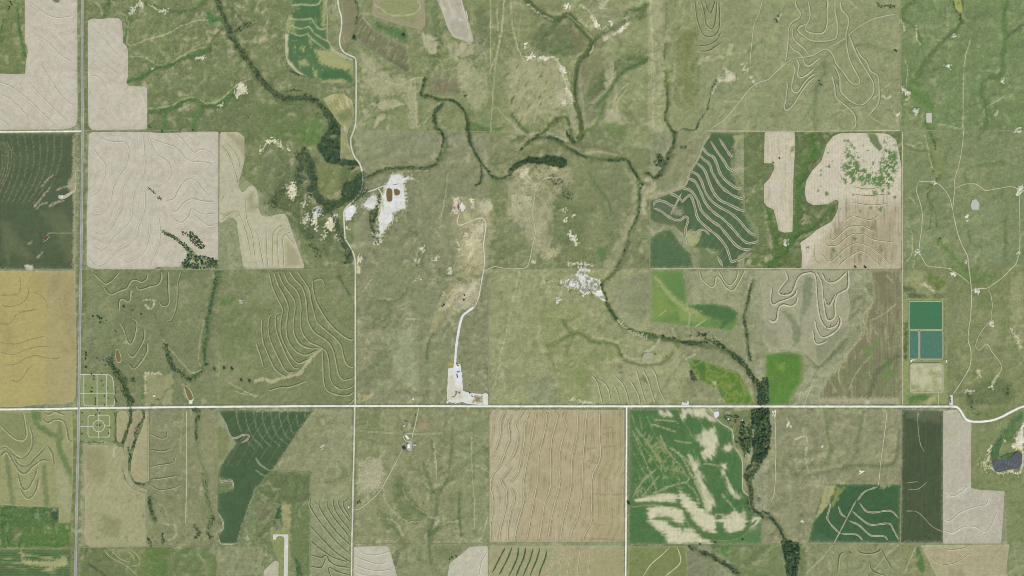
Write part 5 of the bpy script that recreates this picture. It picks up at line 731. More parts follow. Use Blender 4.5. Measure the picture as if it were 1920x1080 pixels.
field('terraced_pasture', 'tan-green pasture with leaning parallel terraces, just above the main road', 'pasture', 'C3', '600,815 1050,755 1140,760 1260,900 1200,1033 600,1033', None, 1, None, None, (('C3', 'loop', 2.4, ('600,815 640,870 660,950 680,1030', '640,840 700,880 730,950 740,1030', '780,825 830,880 860,950 875,1030', '760,880 790,940 810,1020', '885,850 920,910 950,970 960,1030', '930,770 950,840 980,950 1005,1025', '980,770 1020,850 1050,950 1075,1025', '1045,755 1080,820 1110,930 1160,1025')),), .3, .2)
field('terraced_pasture', 'tan pasture with W-shaped double terraces, right of the vivid green field', 'pasture', 'C3', '1320,28 1800,28 1750,150 1720,320 1640,290 1520,272 1330,272', None, 1, None, None, (('C3', 'loop', 2.4, ('1405,25 1420,85 1460,130 1500,155 1520,130 1530,75 1560,90 1600,150 1650,180 1680,150 1720,80 1745,25', '1545,25 1570,70 1600,120 1640,140 1680,90 1700,25')),), .3, .2)
field('terraced_pasture', 'green pasture with nested curved terraces right of the highway, bottom edge', 'pasture', 'D1', '500,915 895,912 900,1120 495,1120', None, 1, None, None, (('D1', 'hay', 2.4, ('640,915 680,960 740,990 800,1030 850,1080', '690,920 740,970 800,990', '790,920 820,960 830,990', '820,920 860,970 855,1010 800,1020')),), .3, .2)

H = H * (1 - FLAT) + SMOOTH_H * FLAT

# ------------------------------------------------------------------ small drains: let water run over the relief and green the lines it gathers in
import heapq
def drainage():
    Z = (H + .35 * N3 + .2 * NW).ravel(); n = Z.size; par = np.full(n, -1, np.int64); done = np.zeros(n, bool); order = []; hp = []
    for i in np.r_[0:NX, n - NX:n, np.arange(0, n, NX), np.arange(NX - 1, n, NX)]:
        if not done[i]: done[i] = True; hp.append((Z[i], int(i)))
    heapq.heapify(hp); zl = Z.tolist(); dn = done.tolist(); pl = par.tolist(); nb = (1, -1, NX, -NX, NX + 1, NX - 1, -NX + 1, -NX - 1)
    while hp:
        z, i = heapq.heappop(hp); order.append(i)
        for d in nb:
            j = i + d
            if 0 <= j < n and not dn[j]:
                dn[j] = True; pl[j] = i; zj = zl[j]; heapq.heappush(hp, (zj if zj > z else z + 1e-4, j))
    acc = [1.0] * n
    for i in reversed(order):
        p = pl[i]
        if p >= 0: acc[p] += acc[i]
    return np.array(acc).reshape(NY, NX)
def blur(a, k):
    for ax in (0, 1):
        c = np.cumsum(np.pad(a, [(k + 1, k) if x == ax else (0, 0) for x in (0, 1)], mode='edge'), axis=ax)
        a = (np.take(c, range(2 * k + 1, c.shape[ax]), ax) - np.take(c, range(0, c.shape[ax] - 2 * k - 1), ax)) / (2 * k + 1)
    return a
ACC = np.log10(drainage()); WILD = 1 - sstep(.1, .5, FLAT)
thin = np.clip((ACC - 1.7) / 1.6, 0, 1); wide = np.clip(blur(np.clip((ACC - 2.3) / 1.4, 0, 1.2), 2) * 3.0, 0, 1)
FULL = (slice(0, NY), slice(0, NX))
mx_, my_ = PX + 1.1 * WXN + 3.2 * WARPX, PY + 1.1 * WYN + 3.2 * WARPY      # drains wander
thin = hz(mx_, my_, thin); wide = hz(mx_, my_, wide)
C._mix(FULL, '66794b', wide * .42 * WILD * (.4 + .6 * BUSY)); C._mix(FULL, '515f3b', thin * .5 * WILD * (.2 + .8 * BUSY) * TEX)
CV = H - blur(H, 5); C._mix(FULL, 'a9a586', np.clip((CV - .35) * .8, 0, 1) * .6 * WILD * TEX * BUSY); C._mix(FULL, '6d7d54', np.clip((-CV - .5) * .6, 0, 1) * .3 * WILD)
H = H - 1.4 * WILD * (.3 + .7 * BUSY) * blur(thin, 1) - 1.3 * WILD * wide

# grasses and soils differ most from their neighbours: sharpen the patchwork
for k_, am_ in ((2, .22), (9, .12), (30, .08)):
    C.c += am_ * (C.c - np.stack([blur(C.c[..., q_], k_) for q_ in range(3)], 2))
lum_ = C.c.mean(2, keepdims=True); C.c = np.clip(lum_ + 1.09 * (C.c - lum_), .015, .62)

# ------------------------------------------------------------------ the ground sheet, out to the horizon
land_mat = mat_land('grassland', .22, .14, None, .3, 4.5)
def grow(a, sgn): return a + sgn * np.array([60, 200, 600, 1500, 4000, 10000, 25000.])
GX = np.r_[grow(XS[0], -1)[::-1], XS, grow(XS[-1], 1)]; GY = np.r_[grow(YS[0], -1)[::-1], YS, grow(YS[-1], 1)]
pad = 7; HH = np.pad(H, pad, mode='edge'); CC = np.pad(C.c, ((pad, pad), (pad, pad), (0, 0)), mode='edge')
fade = np.ones(HH.shape); 
for k in range(pad - 1):
    f = (k) / (pad - 1.0)
    fade[k, :] = np.minimum(fade[k, :], f); fade[-1 - k, :] = np.minimum(fade[-1 - k, :], f); fade[:, k] = np.minimum(fade[:, k], f); fade[:, -1 - k] = np.minimum(fade[:, -1 - k], f)
HH = HH * fade; CC = CC * fade[..., None] + lin('8a9268') * (1 - fade[..., None])
gx, gy = np.meshgrid(GX, GY); ny, nx = gx.shape
V = np.stack([wx(gx), wy(gy), HH], 2).reshape(-1, 3); idx = np.arange(nx * ny).reshape(ny, nx)
Fq = np.stack([idx[1:, :-1], idx[1:, 1:], idx[:-1, 1:], idx[:-1, :-1]], 2).reshape(-1, 4)
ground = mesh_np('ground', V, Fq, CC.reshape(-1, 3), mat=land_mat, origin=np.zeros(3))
tag(ground, 'rolling green and tan grassland with drains and chalk outcrops', None, None, 'structure')

# ------------------------------------------------------------------ ribbons: terraces, tracks, roads
RM = {
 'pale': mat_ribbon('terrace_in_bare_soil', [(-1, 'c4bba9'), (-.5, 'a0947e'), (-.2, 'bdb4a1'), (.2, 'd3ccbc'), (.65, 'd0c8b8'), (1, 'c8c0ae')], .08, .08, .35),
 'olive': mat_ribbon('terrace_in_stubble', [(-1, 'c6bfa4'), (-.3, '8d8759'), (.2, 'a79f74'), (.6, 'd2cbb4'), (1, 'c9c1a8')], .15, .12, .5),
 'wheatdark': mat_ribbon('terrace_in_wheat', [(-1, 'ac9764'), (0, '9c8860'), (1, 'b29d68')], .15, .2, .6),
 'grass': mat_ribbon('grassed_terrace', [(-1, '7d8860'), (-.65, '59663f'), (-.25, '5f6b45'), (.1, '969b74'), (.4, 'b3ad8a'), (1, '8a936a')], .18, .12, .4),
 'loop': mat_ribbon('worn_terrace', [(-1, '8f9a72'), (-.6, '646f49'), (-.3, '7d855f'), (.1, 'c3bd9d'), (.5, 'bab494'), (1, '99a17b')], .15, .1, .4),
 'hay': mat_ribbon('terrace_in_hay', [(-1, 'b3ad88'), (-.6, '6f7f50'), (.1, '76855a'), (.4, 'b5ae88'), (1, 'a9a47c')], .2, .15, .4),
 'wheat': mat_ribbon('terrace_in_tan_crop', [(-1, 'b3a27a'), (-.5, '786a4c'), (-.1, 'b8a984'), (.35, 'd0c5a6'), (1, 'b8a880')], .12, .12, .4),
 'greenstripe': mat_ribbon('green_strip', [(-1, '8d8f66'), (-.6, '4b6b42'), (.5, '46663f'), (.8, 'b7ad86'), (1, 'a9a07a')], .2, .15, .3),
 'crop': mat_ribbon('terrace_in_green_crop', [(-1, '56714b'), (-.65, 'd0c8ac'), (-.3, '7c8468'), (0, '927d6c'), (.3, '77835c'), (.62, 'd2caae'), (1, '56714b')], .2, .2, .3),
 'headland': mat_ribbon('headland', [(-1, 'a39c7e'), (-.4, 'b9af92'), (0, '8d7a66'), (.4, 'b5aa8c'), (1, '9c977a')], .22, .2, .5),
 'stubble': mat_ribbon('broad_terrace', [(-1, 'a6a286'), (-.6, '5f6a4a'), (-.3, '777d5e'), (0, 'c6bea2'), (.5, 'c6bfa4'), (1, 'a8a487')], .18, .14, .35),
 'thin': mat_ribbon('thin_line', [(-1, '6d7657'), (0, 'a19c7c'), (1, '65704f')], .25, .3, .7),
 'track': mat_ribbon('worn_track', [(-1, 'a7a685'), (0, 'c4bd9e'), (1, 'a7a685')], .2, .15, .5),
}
RPROF = {'pale': .7, 'olive': .6, 'wheatdark': .25, 'grass': 1.1, 'loop': 1.1, 'hay': 1.0, 'wheat': 1.0, 'greenstripe': .8, 'crop': .9, 'headland': .2, 'stubble': 1.5, 'thin': .2, 'track': .06}
def ribbon(name, pts, w, mat, off=.6, prof=0., parent=None, smooth=True, wn=.25, step=2.0, seed=None, shape=None):
    q = spline(pts, step) if smooth else resample(np.asarray(pts, float), step)
    t = np.gradient(q, axis=0); t /= np.maximum(np.hypot(t[:, 0], t[:, 1]), 1e-6)[:, None]; nrm = np.stack([-t[:, 1], t[:, 0]], 1)
    n = len(q); arc = np.arange(n) * step; sd = seed if seed is not None else random.random() * 900
    ww = w * .5 * (1 + wn * (gnoise(arc / 9 + sd, arc * 0 + .5, 3) + .6 * gnoise(arc / 3.5 + sd, arc * 0 + 7.5, 4)))
    k = min(4, n // 3)
    if wn and k: tp = np.ones(n); tp[:k] = np.linspace(.35, 1, k); tp[-k:] = np.linspace(1, .35, k); ww = ww * tp
    us = np.array([-1, -.5, 0, .5, 1.]); pz = (np.array([0, .55, 1, .55, 0]) if shape is None else np.array(shape)) * prof
    X = q[:, None, 0] + nrm[:, None, 0] * ww[:, None] * us; Y = q[:, None, 1] + nrm[:, None, 1] * ww[:, None] * us
    Z = hz(X, Y) + off + pz + random.random() * .12
    V = np.stack([wx(X), wy(Y), Z], 2).reshape(-1, 3); i = np.arange(n * 5).reshape(n, 5)
    F = np.stack([i[:-1, :-1], i[:-1, 1:], i[1:, 1:], i[1:, :-1]], 2).reshape(-1, 4)[:, ::-1]
    # faces must look up
    a, b, c = V[F[0, 0]], V[F[0, 1]], V[F[0, 2]]
    if np.cross(b - a, c - a)[2] < 0: F = F[:, ::-1]
    return mesh_np(name, V, F, None, {'u': np.tile(us, n)}, mat, parent)
def grid_mesh(name, p, lift, colr, mat, extra=None, parent=None, arr=None):
    """the piece of the ground grid inside a polygon, its rim drawn to the polygon's edge"""
    s, D = sdist(p, 6, 0)
    cj, ci = np.mgrid[s[0].start:s[0].stop - 1, s[1].start:s[1].stop - 1]
    ins = inside(p, XS[ci] + G / 2, YS[cj] + G / 2)
    j, i = cj[ins], ci[ins]
    quad = np.stack([(j + 1) * NX + i, (j + 1) * NX + i + 1, j * NX + i + 1, j * NX + i], 1)
    u, inv = np.unique(quad, return_inverse=True); F = inv.reshape(quad.shape)
    cnt = np.bincount(F.ravel(), minlength=len(u)); rim = cnt < 4
    gj, gi = u // NX, u % NX; X = XS[gi].copy(); Y = YS[gj].copy()
    rx, ry = X[rim], Y[rim]; best = np.full(rx.shape, 1e9); bx = rx.copy(); by = ry.copy(); q = np.vstack([p, p[:1]])
    for a, b in zip(q[:-1], q[1:]):
        d = b - a; L = max(d @ d, 1e-9); t = np.clip(((rx - a[0]) * d[0] + (ry - a[1]) * d[1]) / L, 0, 1)
        nxp, nyp = a[0] + t * d[0], a[1] + t * d[1]; dd = np.hypot(rx - nxp, ry - nyp); m = dd < best; best[m] = dd[m]; bx[m] = nxp[m]; by[m] = nyp[m]
    X[rim] = bx; Y[rim] = by
    Z = hz(X, Y, arr) + lift
    V = np.stack([wx(X), wy(Y), Z], 1)
    col = colr[gj - s[0].start, gi - s[1].start] if colr is not None else None
    ex = {k: v[gj - s[0].start, gi - s[1].start] for k, v in (extra or {}).items()}
    return mesh_np(name, V, F, col, ex, mat, parent), s
def mat_phase(name, amt, per, col):
    """tilled land: fine furrows that run parallel to the field's terraces"""
    m, nt, b = newmat(name); at = N(nt, 'ShaderNodeAttribute', attribute_name='Col'); ph = N(nt, 'ShaderNodeAttribute', attribute_name='ph'); pos = wpos(nt)
    v = math_(nt, 'ADD', ph.outputs['Fac'], math_(nt, 'MULTIPLY', noise_at(nt, pos, 50, 2), 14.0))
    w = math_(nt, 'SINE', math_(nt, 'MULTIPLY', v, 2 * math.pi / (per * 1.5))); w2 = math_(nt, 'SINE', math_(nt, 'MULTIPLY', v, 2 * math.pi / (per * 4.3)))
    w = math_(nt, 'ADD', math_(nt, 'MULTIPLY', math_(nt, 'ADD', w, w2), .25), .5)
    k = math_(nt, 'MULTIPLY', math_(nt, 'SUBTRACT', noise_at(nt, pos, 70, 3), .3), 2.2, True)
    c = mixc(nt, math_(nt, 'MULTIPLY', math_(nt, 'MULTIPLY', w, k), amt * 2, True), at.outputs['Color'], lin(col))
    nt.links.new(grain(nt, pos, c, .07, .07), b.inputs['Base Color']); return m
for fd in FIELDS:
    s = sl(fd['p'], 9)
    if fd['base'] is None: colr = C.c[s]
    else:
        cv = Canvas(s, fd['base']); cv.tone(NW, .02)
        if fd['ops']: fd['ops'](cv)
        rim_ = np.vstack([fd['p'], fd['p'][:1]]); cv.band(rim_, 2.6, 'b9b294', .4, 2, .9, 3, smooth=False, tex=.6); cv.band(rim_, 7, 'a3a07c', .14, 6, .6, 8, smooth=False, tex=.6)
        for t_, st_, w_, lines_ in fd['ridges']:
            if st_ in ('pale', 'wheat'):
                for ln_ in lines_: cv.band(P(t_, ln_), 6, 'd9d2c2' if st_ == 'pale' else 'c6bb98', .35, 6, .6, 8, tex=.5)
        colr = cv.c
    ex = None; mt = fd['mat']
    if mt is None: m = land_mat if fd['base'] is None else mat_land(fd['name'] + '_soil', .14, .12)
    elif mt[0] == 'ph':
        D = np.full(PX[s].shape, 60.0)
        for t, st, w, lines in fd['ridges']:
            for ln in lines:
                s2, d2 = dist_line(spline(P(t, ln), 4), 70, 0)
                j0 = max(s[0].start, s2[0].start); j1 = min(s[0].stop, s2[0].stop); i0 = max(s[1].start, s2[1].start); i1 = min(s[1].stop, s2[1].stop)
                v = D[j0 - s[0].start:j1 - s[0].start, i0 - s[1].start:i1 - s[1].start]
                np.minimum(v, d2[j0 - s2[0].start:j1 - s2[0].start, i0 - s2[1].start:i1 - s2[1].start], out=v)
        ex = {'ph': D * S}; m = mat_phase(fd['name'] + '_furrows', mt[1], mt[2], mt[3])
    else: m = mat_land(fd['name'] + '_rows', .12, .1, [mt])
    # grid_mesh slices with its own margin: hand it the same window
    s6 = sl(np.vstack([fd['p'], fd['p'][:1]]), 9)
    assert s6 == s
    o, _ = grid_mesh(fd['name'], fd['p'], fd['lift'], colr, m, ex)
    tag(o, fd['label'], fd['cat'], fd['group'], 'thing')
    for t, st, w, lines in fd['ridges']:
        for ln in lines:
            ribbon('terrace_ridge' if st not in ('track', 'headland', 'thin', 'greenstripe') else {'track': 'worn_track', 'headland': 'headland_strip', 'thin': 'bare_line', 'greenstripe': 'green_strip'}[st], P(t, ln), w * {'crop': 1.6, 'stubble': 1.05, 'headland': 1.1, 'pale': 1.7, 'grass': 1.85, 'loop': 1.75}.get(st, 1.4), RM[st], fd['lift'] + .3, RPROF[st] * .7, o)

# ------------------------------------------------------------------ roads, lanes, tracks
M_ASPH = mat_ribbon('asphalt', [(-1, 'a9a79d'), (-.75, 'c3c1b8'), (-.6, '969492'), (-.06, '9b9998'), (0, 'b4b09c'), (.06, '9b9998'), (.6, '969492'), (.75, 'c3c1b8'), (1, 'a9a79d')], .05, .06, .02)
M_WHITE = mat_ribbon('white_gravel', [(-1, 'b5b297'), (-.72, 'dedbd0'), (-.3, 'eceae4'), (.3, 'eceae4'), (.72, 'dedbd0'), (1, 'b5b297')], .1, .16, .3)
M_GRAV = mat_ribbon('tan_gravel', [(-1, 'aaa78b'), (-.6, 'cdc8b6'), (0, 'd6d2c4'), (.6, 'cdc8b6'), (1, 'aaa78b')], .12, .16, .3)
M_LANE = mat_ribbon('dirt_lane', [(-1, 'a3a382'), (-.4, 'c9c2a4'), (0, 'c0b999'), (.4, 'c9c2a4'), (1, 'a3a382')], .15, .12, .4)
M_HAUL = mat_ribbon('white_haul_road', [(-1, 'c3c4bd'), (-.5, 'dfe0e4'), (.5, 'dfe0e4'), (1, 'c3c4bd')], .08, .06, .25)
M_FENCE = mat_ribbon('grassy_fence_line', [(-1, '8c9270'), (-.2, '6f7a55'), (.3, 'aeab8a'), (1, '8c9270')], .25, .2, .6)
M_CEM = mat_ribbon('cemetery_drive', [(-1, 'a9ac8e'), (-.5, 'c9c9ba'), (.5, 'c9c9ba'), (1, 'a9ac8e')], .08, .06, .2)
def road(name, label, tile, s, w, m, off=.75, prof=.25, smooth=True, wn=.0):
    p = P(tile, s) if isinstance(s, str) else s
    return tag(ribbon(name, p, w, m, off, prof, None, smooth, wn), label, None, None, 'structure')
road('highway', 'grey asphalt highway running down the left side', 'Z', '154.5,-60 154.3,130 154.8,250 153,400 152,505 150.5,600 149,690 148,765 146,860 144,960 141,1120', 4.6, M_ASPH, .95, .3)
road('gravel_road', 'white gravel road crossing the whole picture', 'Z', '-40,768.2 70,767 148,765.6 300,763.6 480,762 665,761.2 915,761.8 1175,761.8 1440,762 1700,762.2 1785,762.2', 4.2, M_WHITE, .8, .3)
road('gravel_road', 'white gravel road curving away at the right edge', 'D4', '1125,40 1150,41 1170,52 1188,78 1210,113 1240,130 1300,134 1370,126 1430,106 1500,70 1571,38 1680,20', 4.6, M_WHITE, .86, .3)
road('gravel_road', 'white gravel road from the left edge to the highway', 'Z', '-40,247.6 60,247 154,246', 3.2, M_WHITE, .8, .2)
q = np.vstack([P('A2', '612,-80 615,0 622,60 640,130 640,210 628,290 632,345 660,392 710,418 742,435 750,470 752,560 752,700 750,850 747,930 730,990 712,1035'), P('B2', '710,90 716,150 740,218 775,262 797,330 800,400 788,462 755,520 710,565 675,598 660,640 663,740 670,830 700,880 733,950 745,1020'), P('C2', '745,60 745,1045')])
road('gravel_road', 'pale gravel road winding down past the quarry to the crossroads', 'Z', q, 3.2, M_GRAV, .8, .25)
road('gravel_road', 'pale gravel road running down from the crossroads to the bottom', 'D2', '606,36 604,200 599,400 593,700 588,900 585,1160', 3.2, M_GRAV, .82, .25)
road('gravel_road', 'white gravel road beside the tan terraced field, running down', 'D3', '703,40 702,300 700,600 698,900 696,1160', 3.4, M_WHITE, .84, .25)
road('haul_road', 'bluish white quarry haul road down to the loading yard', 'C2', '1640,300 1590,335 1550,370 1530,430 1510,540 1500,620 1493,730', 4.6, M_HAUL, .7, .2, wn=.15)
road('haul_road', 'grey dirt road looping up from the haul road to the small pit', 'Z', np.vstack([P('C2', '1640,300 1670,230 1690,120 1708,20'), P('B2', '1715,980 1706,890 1716,800 1725,730 1712,688 1680,675 1620,695 1560,720 1524,728 1508,700 1525,640')]), 2.4, M_GRAV, .7, .1, wn=.2)
road('quarry_drive', 'pale drive from the gravel road into the white quarry', 'B2', '800,482 870,470 930,445 985,425', 2.4, M_GRAV, .75, .1)
road('quarry_drive', 'pale drive forking down into the quarry beside the trees', 'B2', '915,452 940,490 955,560 950,620', 2.4, M_GRAV, .75, .1)
for t, s, w, lb in (('B3', '0,1053 100,1048 130,1000 150,900 172,800 165,700 150,630 165,550 175,480 200,430 230,385 300,370 380,372', 1.7, 'tan dirt track winding up over the eroded hill below the dark trees'), ('B2', '1710,1080 1740,1060 1790,1040 1850,1050 1920,1055', 1.6, 'tan dirt track joining the haul road'),
    ('D2', '998,44 990,90 975,160 962,205 955,245', 2.0, 'narrow farm lane down to the white farmhouse'), ('FM', '445,580 300,590 235,630 230,690 270,760 340,790 410,750', 1.6, 'pale loop drive round the white farmhouse'), ('D2', '905,262 890,320 850,400 800,490 760,560 700,620 640,665 600,675', 1.7, 'dirt track from farm down to the gravel road'),
    ('B4', '1470,0 1455,150 1430,280 1400,380 1400,460 1390,540 1385,620', 1.5, 'pale ranch track down the right-hand pasture, upper part'), ('Z', None, 1.9, 'pale ranch track running down to the white pad by the road'), ('B4', '1120,405 1180,400 1250,405 1310,450 1360,520 1385,620', 1.4, 'pale track from the ringed well over the gully'), ('B4', '1400,460 1450,430 1530,415 1590,440 1630,468 1720,455 1820,440 1870,460 1885,490', 1.6, 'pale track arching over the dry square pond'),
    ('B4', '1885,500 1888,700 1888,900 1885,940 1850,1030 1800,1065', 1.5, 'pale track down the right edge'), ('C4', '1840,-5 1770,70 1690,130 1640,160 1560,165', 1.6, 'pale track slanting to the white bare spot'), ('B4', '1120,410 1115,480 1140,560 1155,640 1150,760 1135,860 1135,930 1170,1000 1200,1035 1280,1045 1380,1055', 1.5, 'pale track down the left of the right-hand pasture'), ('C4', '1350,15 1430,60 1520,130', 1.4, 'pale track joining the ranch track'), ('C4', '1640,165 1665,200 1680,280 1675,340 1670,400 1610,470 1570,540 1558,600 1585,625 1640,580 1680,640 1750,745 1720,820 1670,900', 1.3, 'thin zigzag cattle track right of the ranch track'),
    ('Z', 'T1', 1.7, 'pale track slanting across the light pasture to the looping terraces'), ('A4', '450,360 560,300 620,250 680,200 800,140 960,105', 1.6, 'pale track slanting across the looping terraces'), ('A3', '1880,0 1850,100 1815,180 1800,300 1790,400 1785,490', 1.3, 'thin track down the light green pasture'), ('D4', '40,70 45,200 48,350 40,560 20,620', 1.6, 'thin track down from the pull-off by the woods'), ('D4', '730,55 715,200 695,350 680,500 672,535', 1.5, 'thin track down to the dark green trapezoid'), ('B1', '565,470 570,400 572,325 612,322', 1.6, 'dirt field entrance beside dark row crop'), ('B1', '350,800 370,788 450,788 605,787', 1.0, 'thin straight path into dark row crop'), ('D3', '1200,45 1225,65 1248,85', 2.0, 'short drive to the white yard by the road'), ('D3', '1255,110 1285,145 1340,175 1357,210 1358,250', 1.7, 'pale field lane along the bright green field'), ('D3', '1362,290 1395,330 1412,370 1416,420 1415,520 1420,560 1450,590 1458,640 1475,685 1530,720', 1.6, 'pale lane following the creek woods'), ('A1', '1000,60 1040,30 1065,-40', 3.0, 'pale dirt drive at the top edge'), ('C4', '1280,940 1278,1040', 1.2, 'thin lane from dry basin to the road'), ('C4', '345,830 270,1035', 1.4, 'thin diagonal lane to the road')):
    if s is None: p = np.vstack([P('B4', '1385,620 1400,700 1425,800 1460,890 1495,960 1505,1040'), P('C4', '1520,120 1525,200 1520,350 1502,500 1502,560 1520,630 1515,740 1470,830 1420,910 1385,960')])
    elif s == 'T1': p = np.vstack([P('A3', '1500,960 1600,890 1700,770 1780,670 1850,620'), P('A4', '0,595 70,530 140,470 210,435')])
    else: p = P(t, s)
    road('dirt_track', lb, t, p, w, M_LANE, .72, .05, True, .2)
for s, w, lb in (('156,244.6 275,243.6 410,247', 1.4, 'field edge line right of the highway junction'), ('154,505 410,505 664,504', 1.3, 'fence line under the pale square field'), ('668,244.6 760,245 920,247', 1.2, 'fence line crossing the middle pasture'), ('1320,245.6 1500,246 1688,245', 1.9, 'pale fence track above the weedy pale field'), ('1690,245.5 1800,243 1960,245', 1.3, 'fence track across the right-hand pasture'), ('1687.5,-40 1688,120 1688.5,246', 1.2, 'fence line dropping from the top edge'), ('1691.5,246 1692,500 1692.5,762', 1.8, 'fence track left of the treatment ponds'),
    ('917,505 916,640 915.5,760', 1.3, 'fence line right of the loading yard'), ('920,505 1060,503 1218,503', 1.0, 'fence line below the eroded hill'), ('1220,504 1420,503.5 1690,504', 1.6, 'pale fence track below the contour field'), ('1218.5,366 1218,505 1218,604', 1.1, 'fence line left of the small dark field'), ('410.2,248 409.8,498', 1.3, 'dark fence row at the pale square field edge'), ('672,246 671,330', 1.0, 'short fence line beside the winding road'), ('671,440 668,505', 1.0, 'short fence line near the chalk bluffs'), ('919,247 918,330', .9, 'fence line left of the creek bend'), ('408.5,770 407.5,900 407,1022', 1.1, 'fence line beside the irrigated field'), ('276.5,768 276,900 275,1024', 1.1, 'fence line at the narrow tan strip'), ('917,766 917,900 916.5,1020', 1.0, 'fence line left of the tan terraced field'), ('664,1019.5 800,1020 916,1019', 1.0, 'fence line above the pale bottom fields'), ('1690,766 1690,905 1688,1018', 1.0, 'fence line left of the dark rectangle'), ('506,881.5 545,884 582,885', 1.1, 'pale corner fence above the airstrip'), ('150,1026 275,1025 410,1025', 1.0, 'fence line below the olive stubble'), ('1432,1019 1560,1019 1690,1018', 1.0, 'fence line under the trapezoid'), ('1775.5,520 1776,640 1775,760', .9, 'fence line right of the treatment ponds'), ('1912,250 1915,350', .9, 'short fence line at the right edge'), ('582,886 581,1000 579,1120', .9, 'fence line right of the airstrip'), ('1430,905 1431,1000', .8, 'fence line by the creek grove')):
    road('fence_line', lb, 'Z', s, w, M_FENCE if w < 1.6 else M_LANE, .68, .1, False, .15)

# ------------------------------------------------------------------ ponds, quarry, treatment works
def sheet(name, p, lift, mat, label, cat=None, kind='structure', col=None, parent=None, r=1.5, arr=None):
    q = rounded(p, r) if r else p
    o, s = grid_mesh(name, q, lift, None if col is None else np.broadcast_to(lin(col), PX[sl(q, 9)].shape + (3,)), mat, None, parent, arr)
    return tag(o, label, cat, None, kind) if parent is None else o
def flat_poly(name, p, z, mat, parent=None, r=0):
    """level sheet with the outline p"""
    q = rounded(p, r) if r else np.asarray(p)
    V = [(float(wx(a)), float(wy(b)), z) for a, b in q]
    import mathutils
    tri = mathutils.geometry.tessellate_polygon([[Vector(v) for v in V]])
    F = np.array(tri)
    a, b, c = [np.array(V[i]) for i in F[0]]
    if np.cross(b - a, c - a)[2] < 0: F = F[:, ::-1]
    return mesh_np(name, np.array(V), F, None, None, mat, parent, False)
def zmean(p): return float(np.mean(hz(p[:, 0], p[:, 1])))
WAT_BROWN = mat_water('muddy_water', '=80754a', '=776d46', .04); WAT_BLUE = mat_water('open_water', '=4c5254', '=5c6264', .12)
def pond(label, t, s, m, up=.6, r=1.5, bank='b3ab88', bw=1.6):
    p = P(t, s); q = rounded(p, r); z = float(np.max(hz(q[:, 0], q[:, 1]))) + up
    o = flat_poly('pond', q, z, m); tag(o, label, 'pond', None, 'thing')
    d = q - q.mean(0); n = d / np.maximum(np.hypot(d[:, 0], d[:, 1]), 1e-6)[:, None]; out = q + n * bw
    V = np.vstack([np.c_[wx(q[:, 0]), wy(q[:, 1]), np.full(len(q), z + .12)], np.c_[wx((q + n * bw * .45)[:, 0]), wy((q + n * bw * .45)[:, 1]), np.full(len(q), z + .9)], np.c_[wx(out[:, 0]), wy(out[:, 1]), hz(out[:, 0], out[:, 1]) + .05]])
    k = len(q); i = np.arange(k); j = (i + 1) % k
    F = np.vstack([np.c_[i, j, j + k, i + k], np.c_[i + k, j + k, j + 2 * k, i + 2 * k]])
    a, b, c = V[F[0, 0]], V[F[0, 1]], V[F[0, 2]]
    if np.cross(b - a, c - a)[2] < 0: F = F[:, ::-1]
    mesh_np('bank', V, F, None, None, mat_plain('pond_bank', bank, .9, .12, .1), o)
    return o
pond('small brown spindle-shaped pond above the cemetery trees', 'C1', '868,625 882,620 900,655 908,700 900,715 880,712 868,675', WAT_BROWN)
pond('brown elongated pond with a pale foot, near the main road', 'C1', '1383,892 1408,902 1436,945 1450,985 1440,998 1418,1000 1402,962', WAT_BROWN, bank='c6bf9f')
M_RUST = mat_water('rusty_water', '=7d6238', '=756a40', .04)
pond('rusty brown pit pond in the white quarry, larger left one', 'Q', '470,242 510,234 545,262 545,330 545,400 520,420 478,415 462,330', M_RUST, .9, 2, 'cfcabb', 1.2)
pond('rusty brown pit pond in the white quarry, smaller right one', 'Q', '565,252 605,245 645,267 645,318 600,338 575,330', M_RUST, .9, 2, 'cfcabb', 1.2)
pond('tiny rusty pond beside the small chalk pit', 'B2', '1512,572 1524,568 1528,600 1518,616 1510,600', M_RUST, .6, 1, 'd8cbb8', .8)
pond('square dried grey pond at the foot of a green swale', 'A4', '1185,850 1225,850 1226,920 1187,914', mat_plain('grey_pond', 'c3c1b6', .4, .05, .05, .4), .6, 1, 'b3b094', 1.2)
pond('pale grey five-sided stock pond in the right-hand pasture', 'B4', '1530,545 1558,534 1582,568 1578,612 1532,612 1520,580', mat_plain('grey_stock_pond', 'bdbcb6', .35, .05, .05, .4), .6, 1, 'a9a68c', 1.4)
pond('yellow-green algae pond among trees at the top edge', 'A4', '1392,-40 1440,-40 1448,30 1456,60 1450,98 1420,88 1400,50', mat_plain('algae_water', '9aa552', .5, .2, .15, .3), .5, 1, '7f8a58', 1.2)
pond('dark grey-blue pond with marshy north shore at the right edge', 'PO', '175,710 230,742 265,708 330,742 420,742 490,702 570,622 620,597 680,620 690,680 680,800 640,888 560,890 460,905 380,930 300,945 240,935 205,880 180,790', WAT_BLUE, .8, 2, '8f8c72', 1.0)
pond('pale clay pond dished grey among the dry terraces', 'C3', '985,655 1015,642 1055,650 1058,690 1000,700 975,695', mat_plain('dry_clay', 'a9a68c', .8, .08, .08), .5, 2, '9fa07e', 1.2)
M_MARSH = mat_plain('marsh_reeds', '4f7344', .9, .25, .2)
sheet('marsh', P('PO', '168,620 190,520 280,430 300,400 360,400 330,520 300,580 300,690 265,703 230,737 180,705'), 1.9, M_MARSH, 'green marsh reeds at the left of the dark pond', 'marsh', 'thing')
sheet('marsh', P('PO', '300,695 340,680 420,640 530,618 568,628 490,696 400,738 340,738'), 2.0, M_MARSH, 'green marsh tongue lying across the dark pond', 'marsh', 'thing')
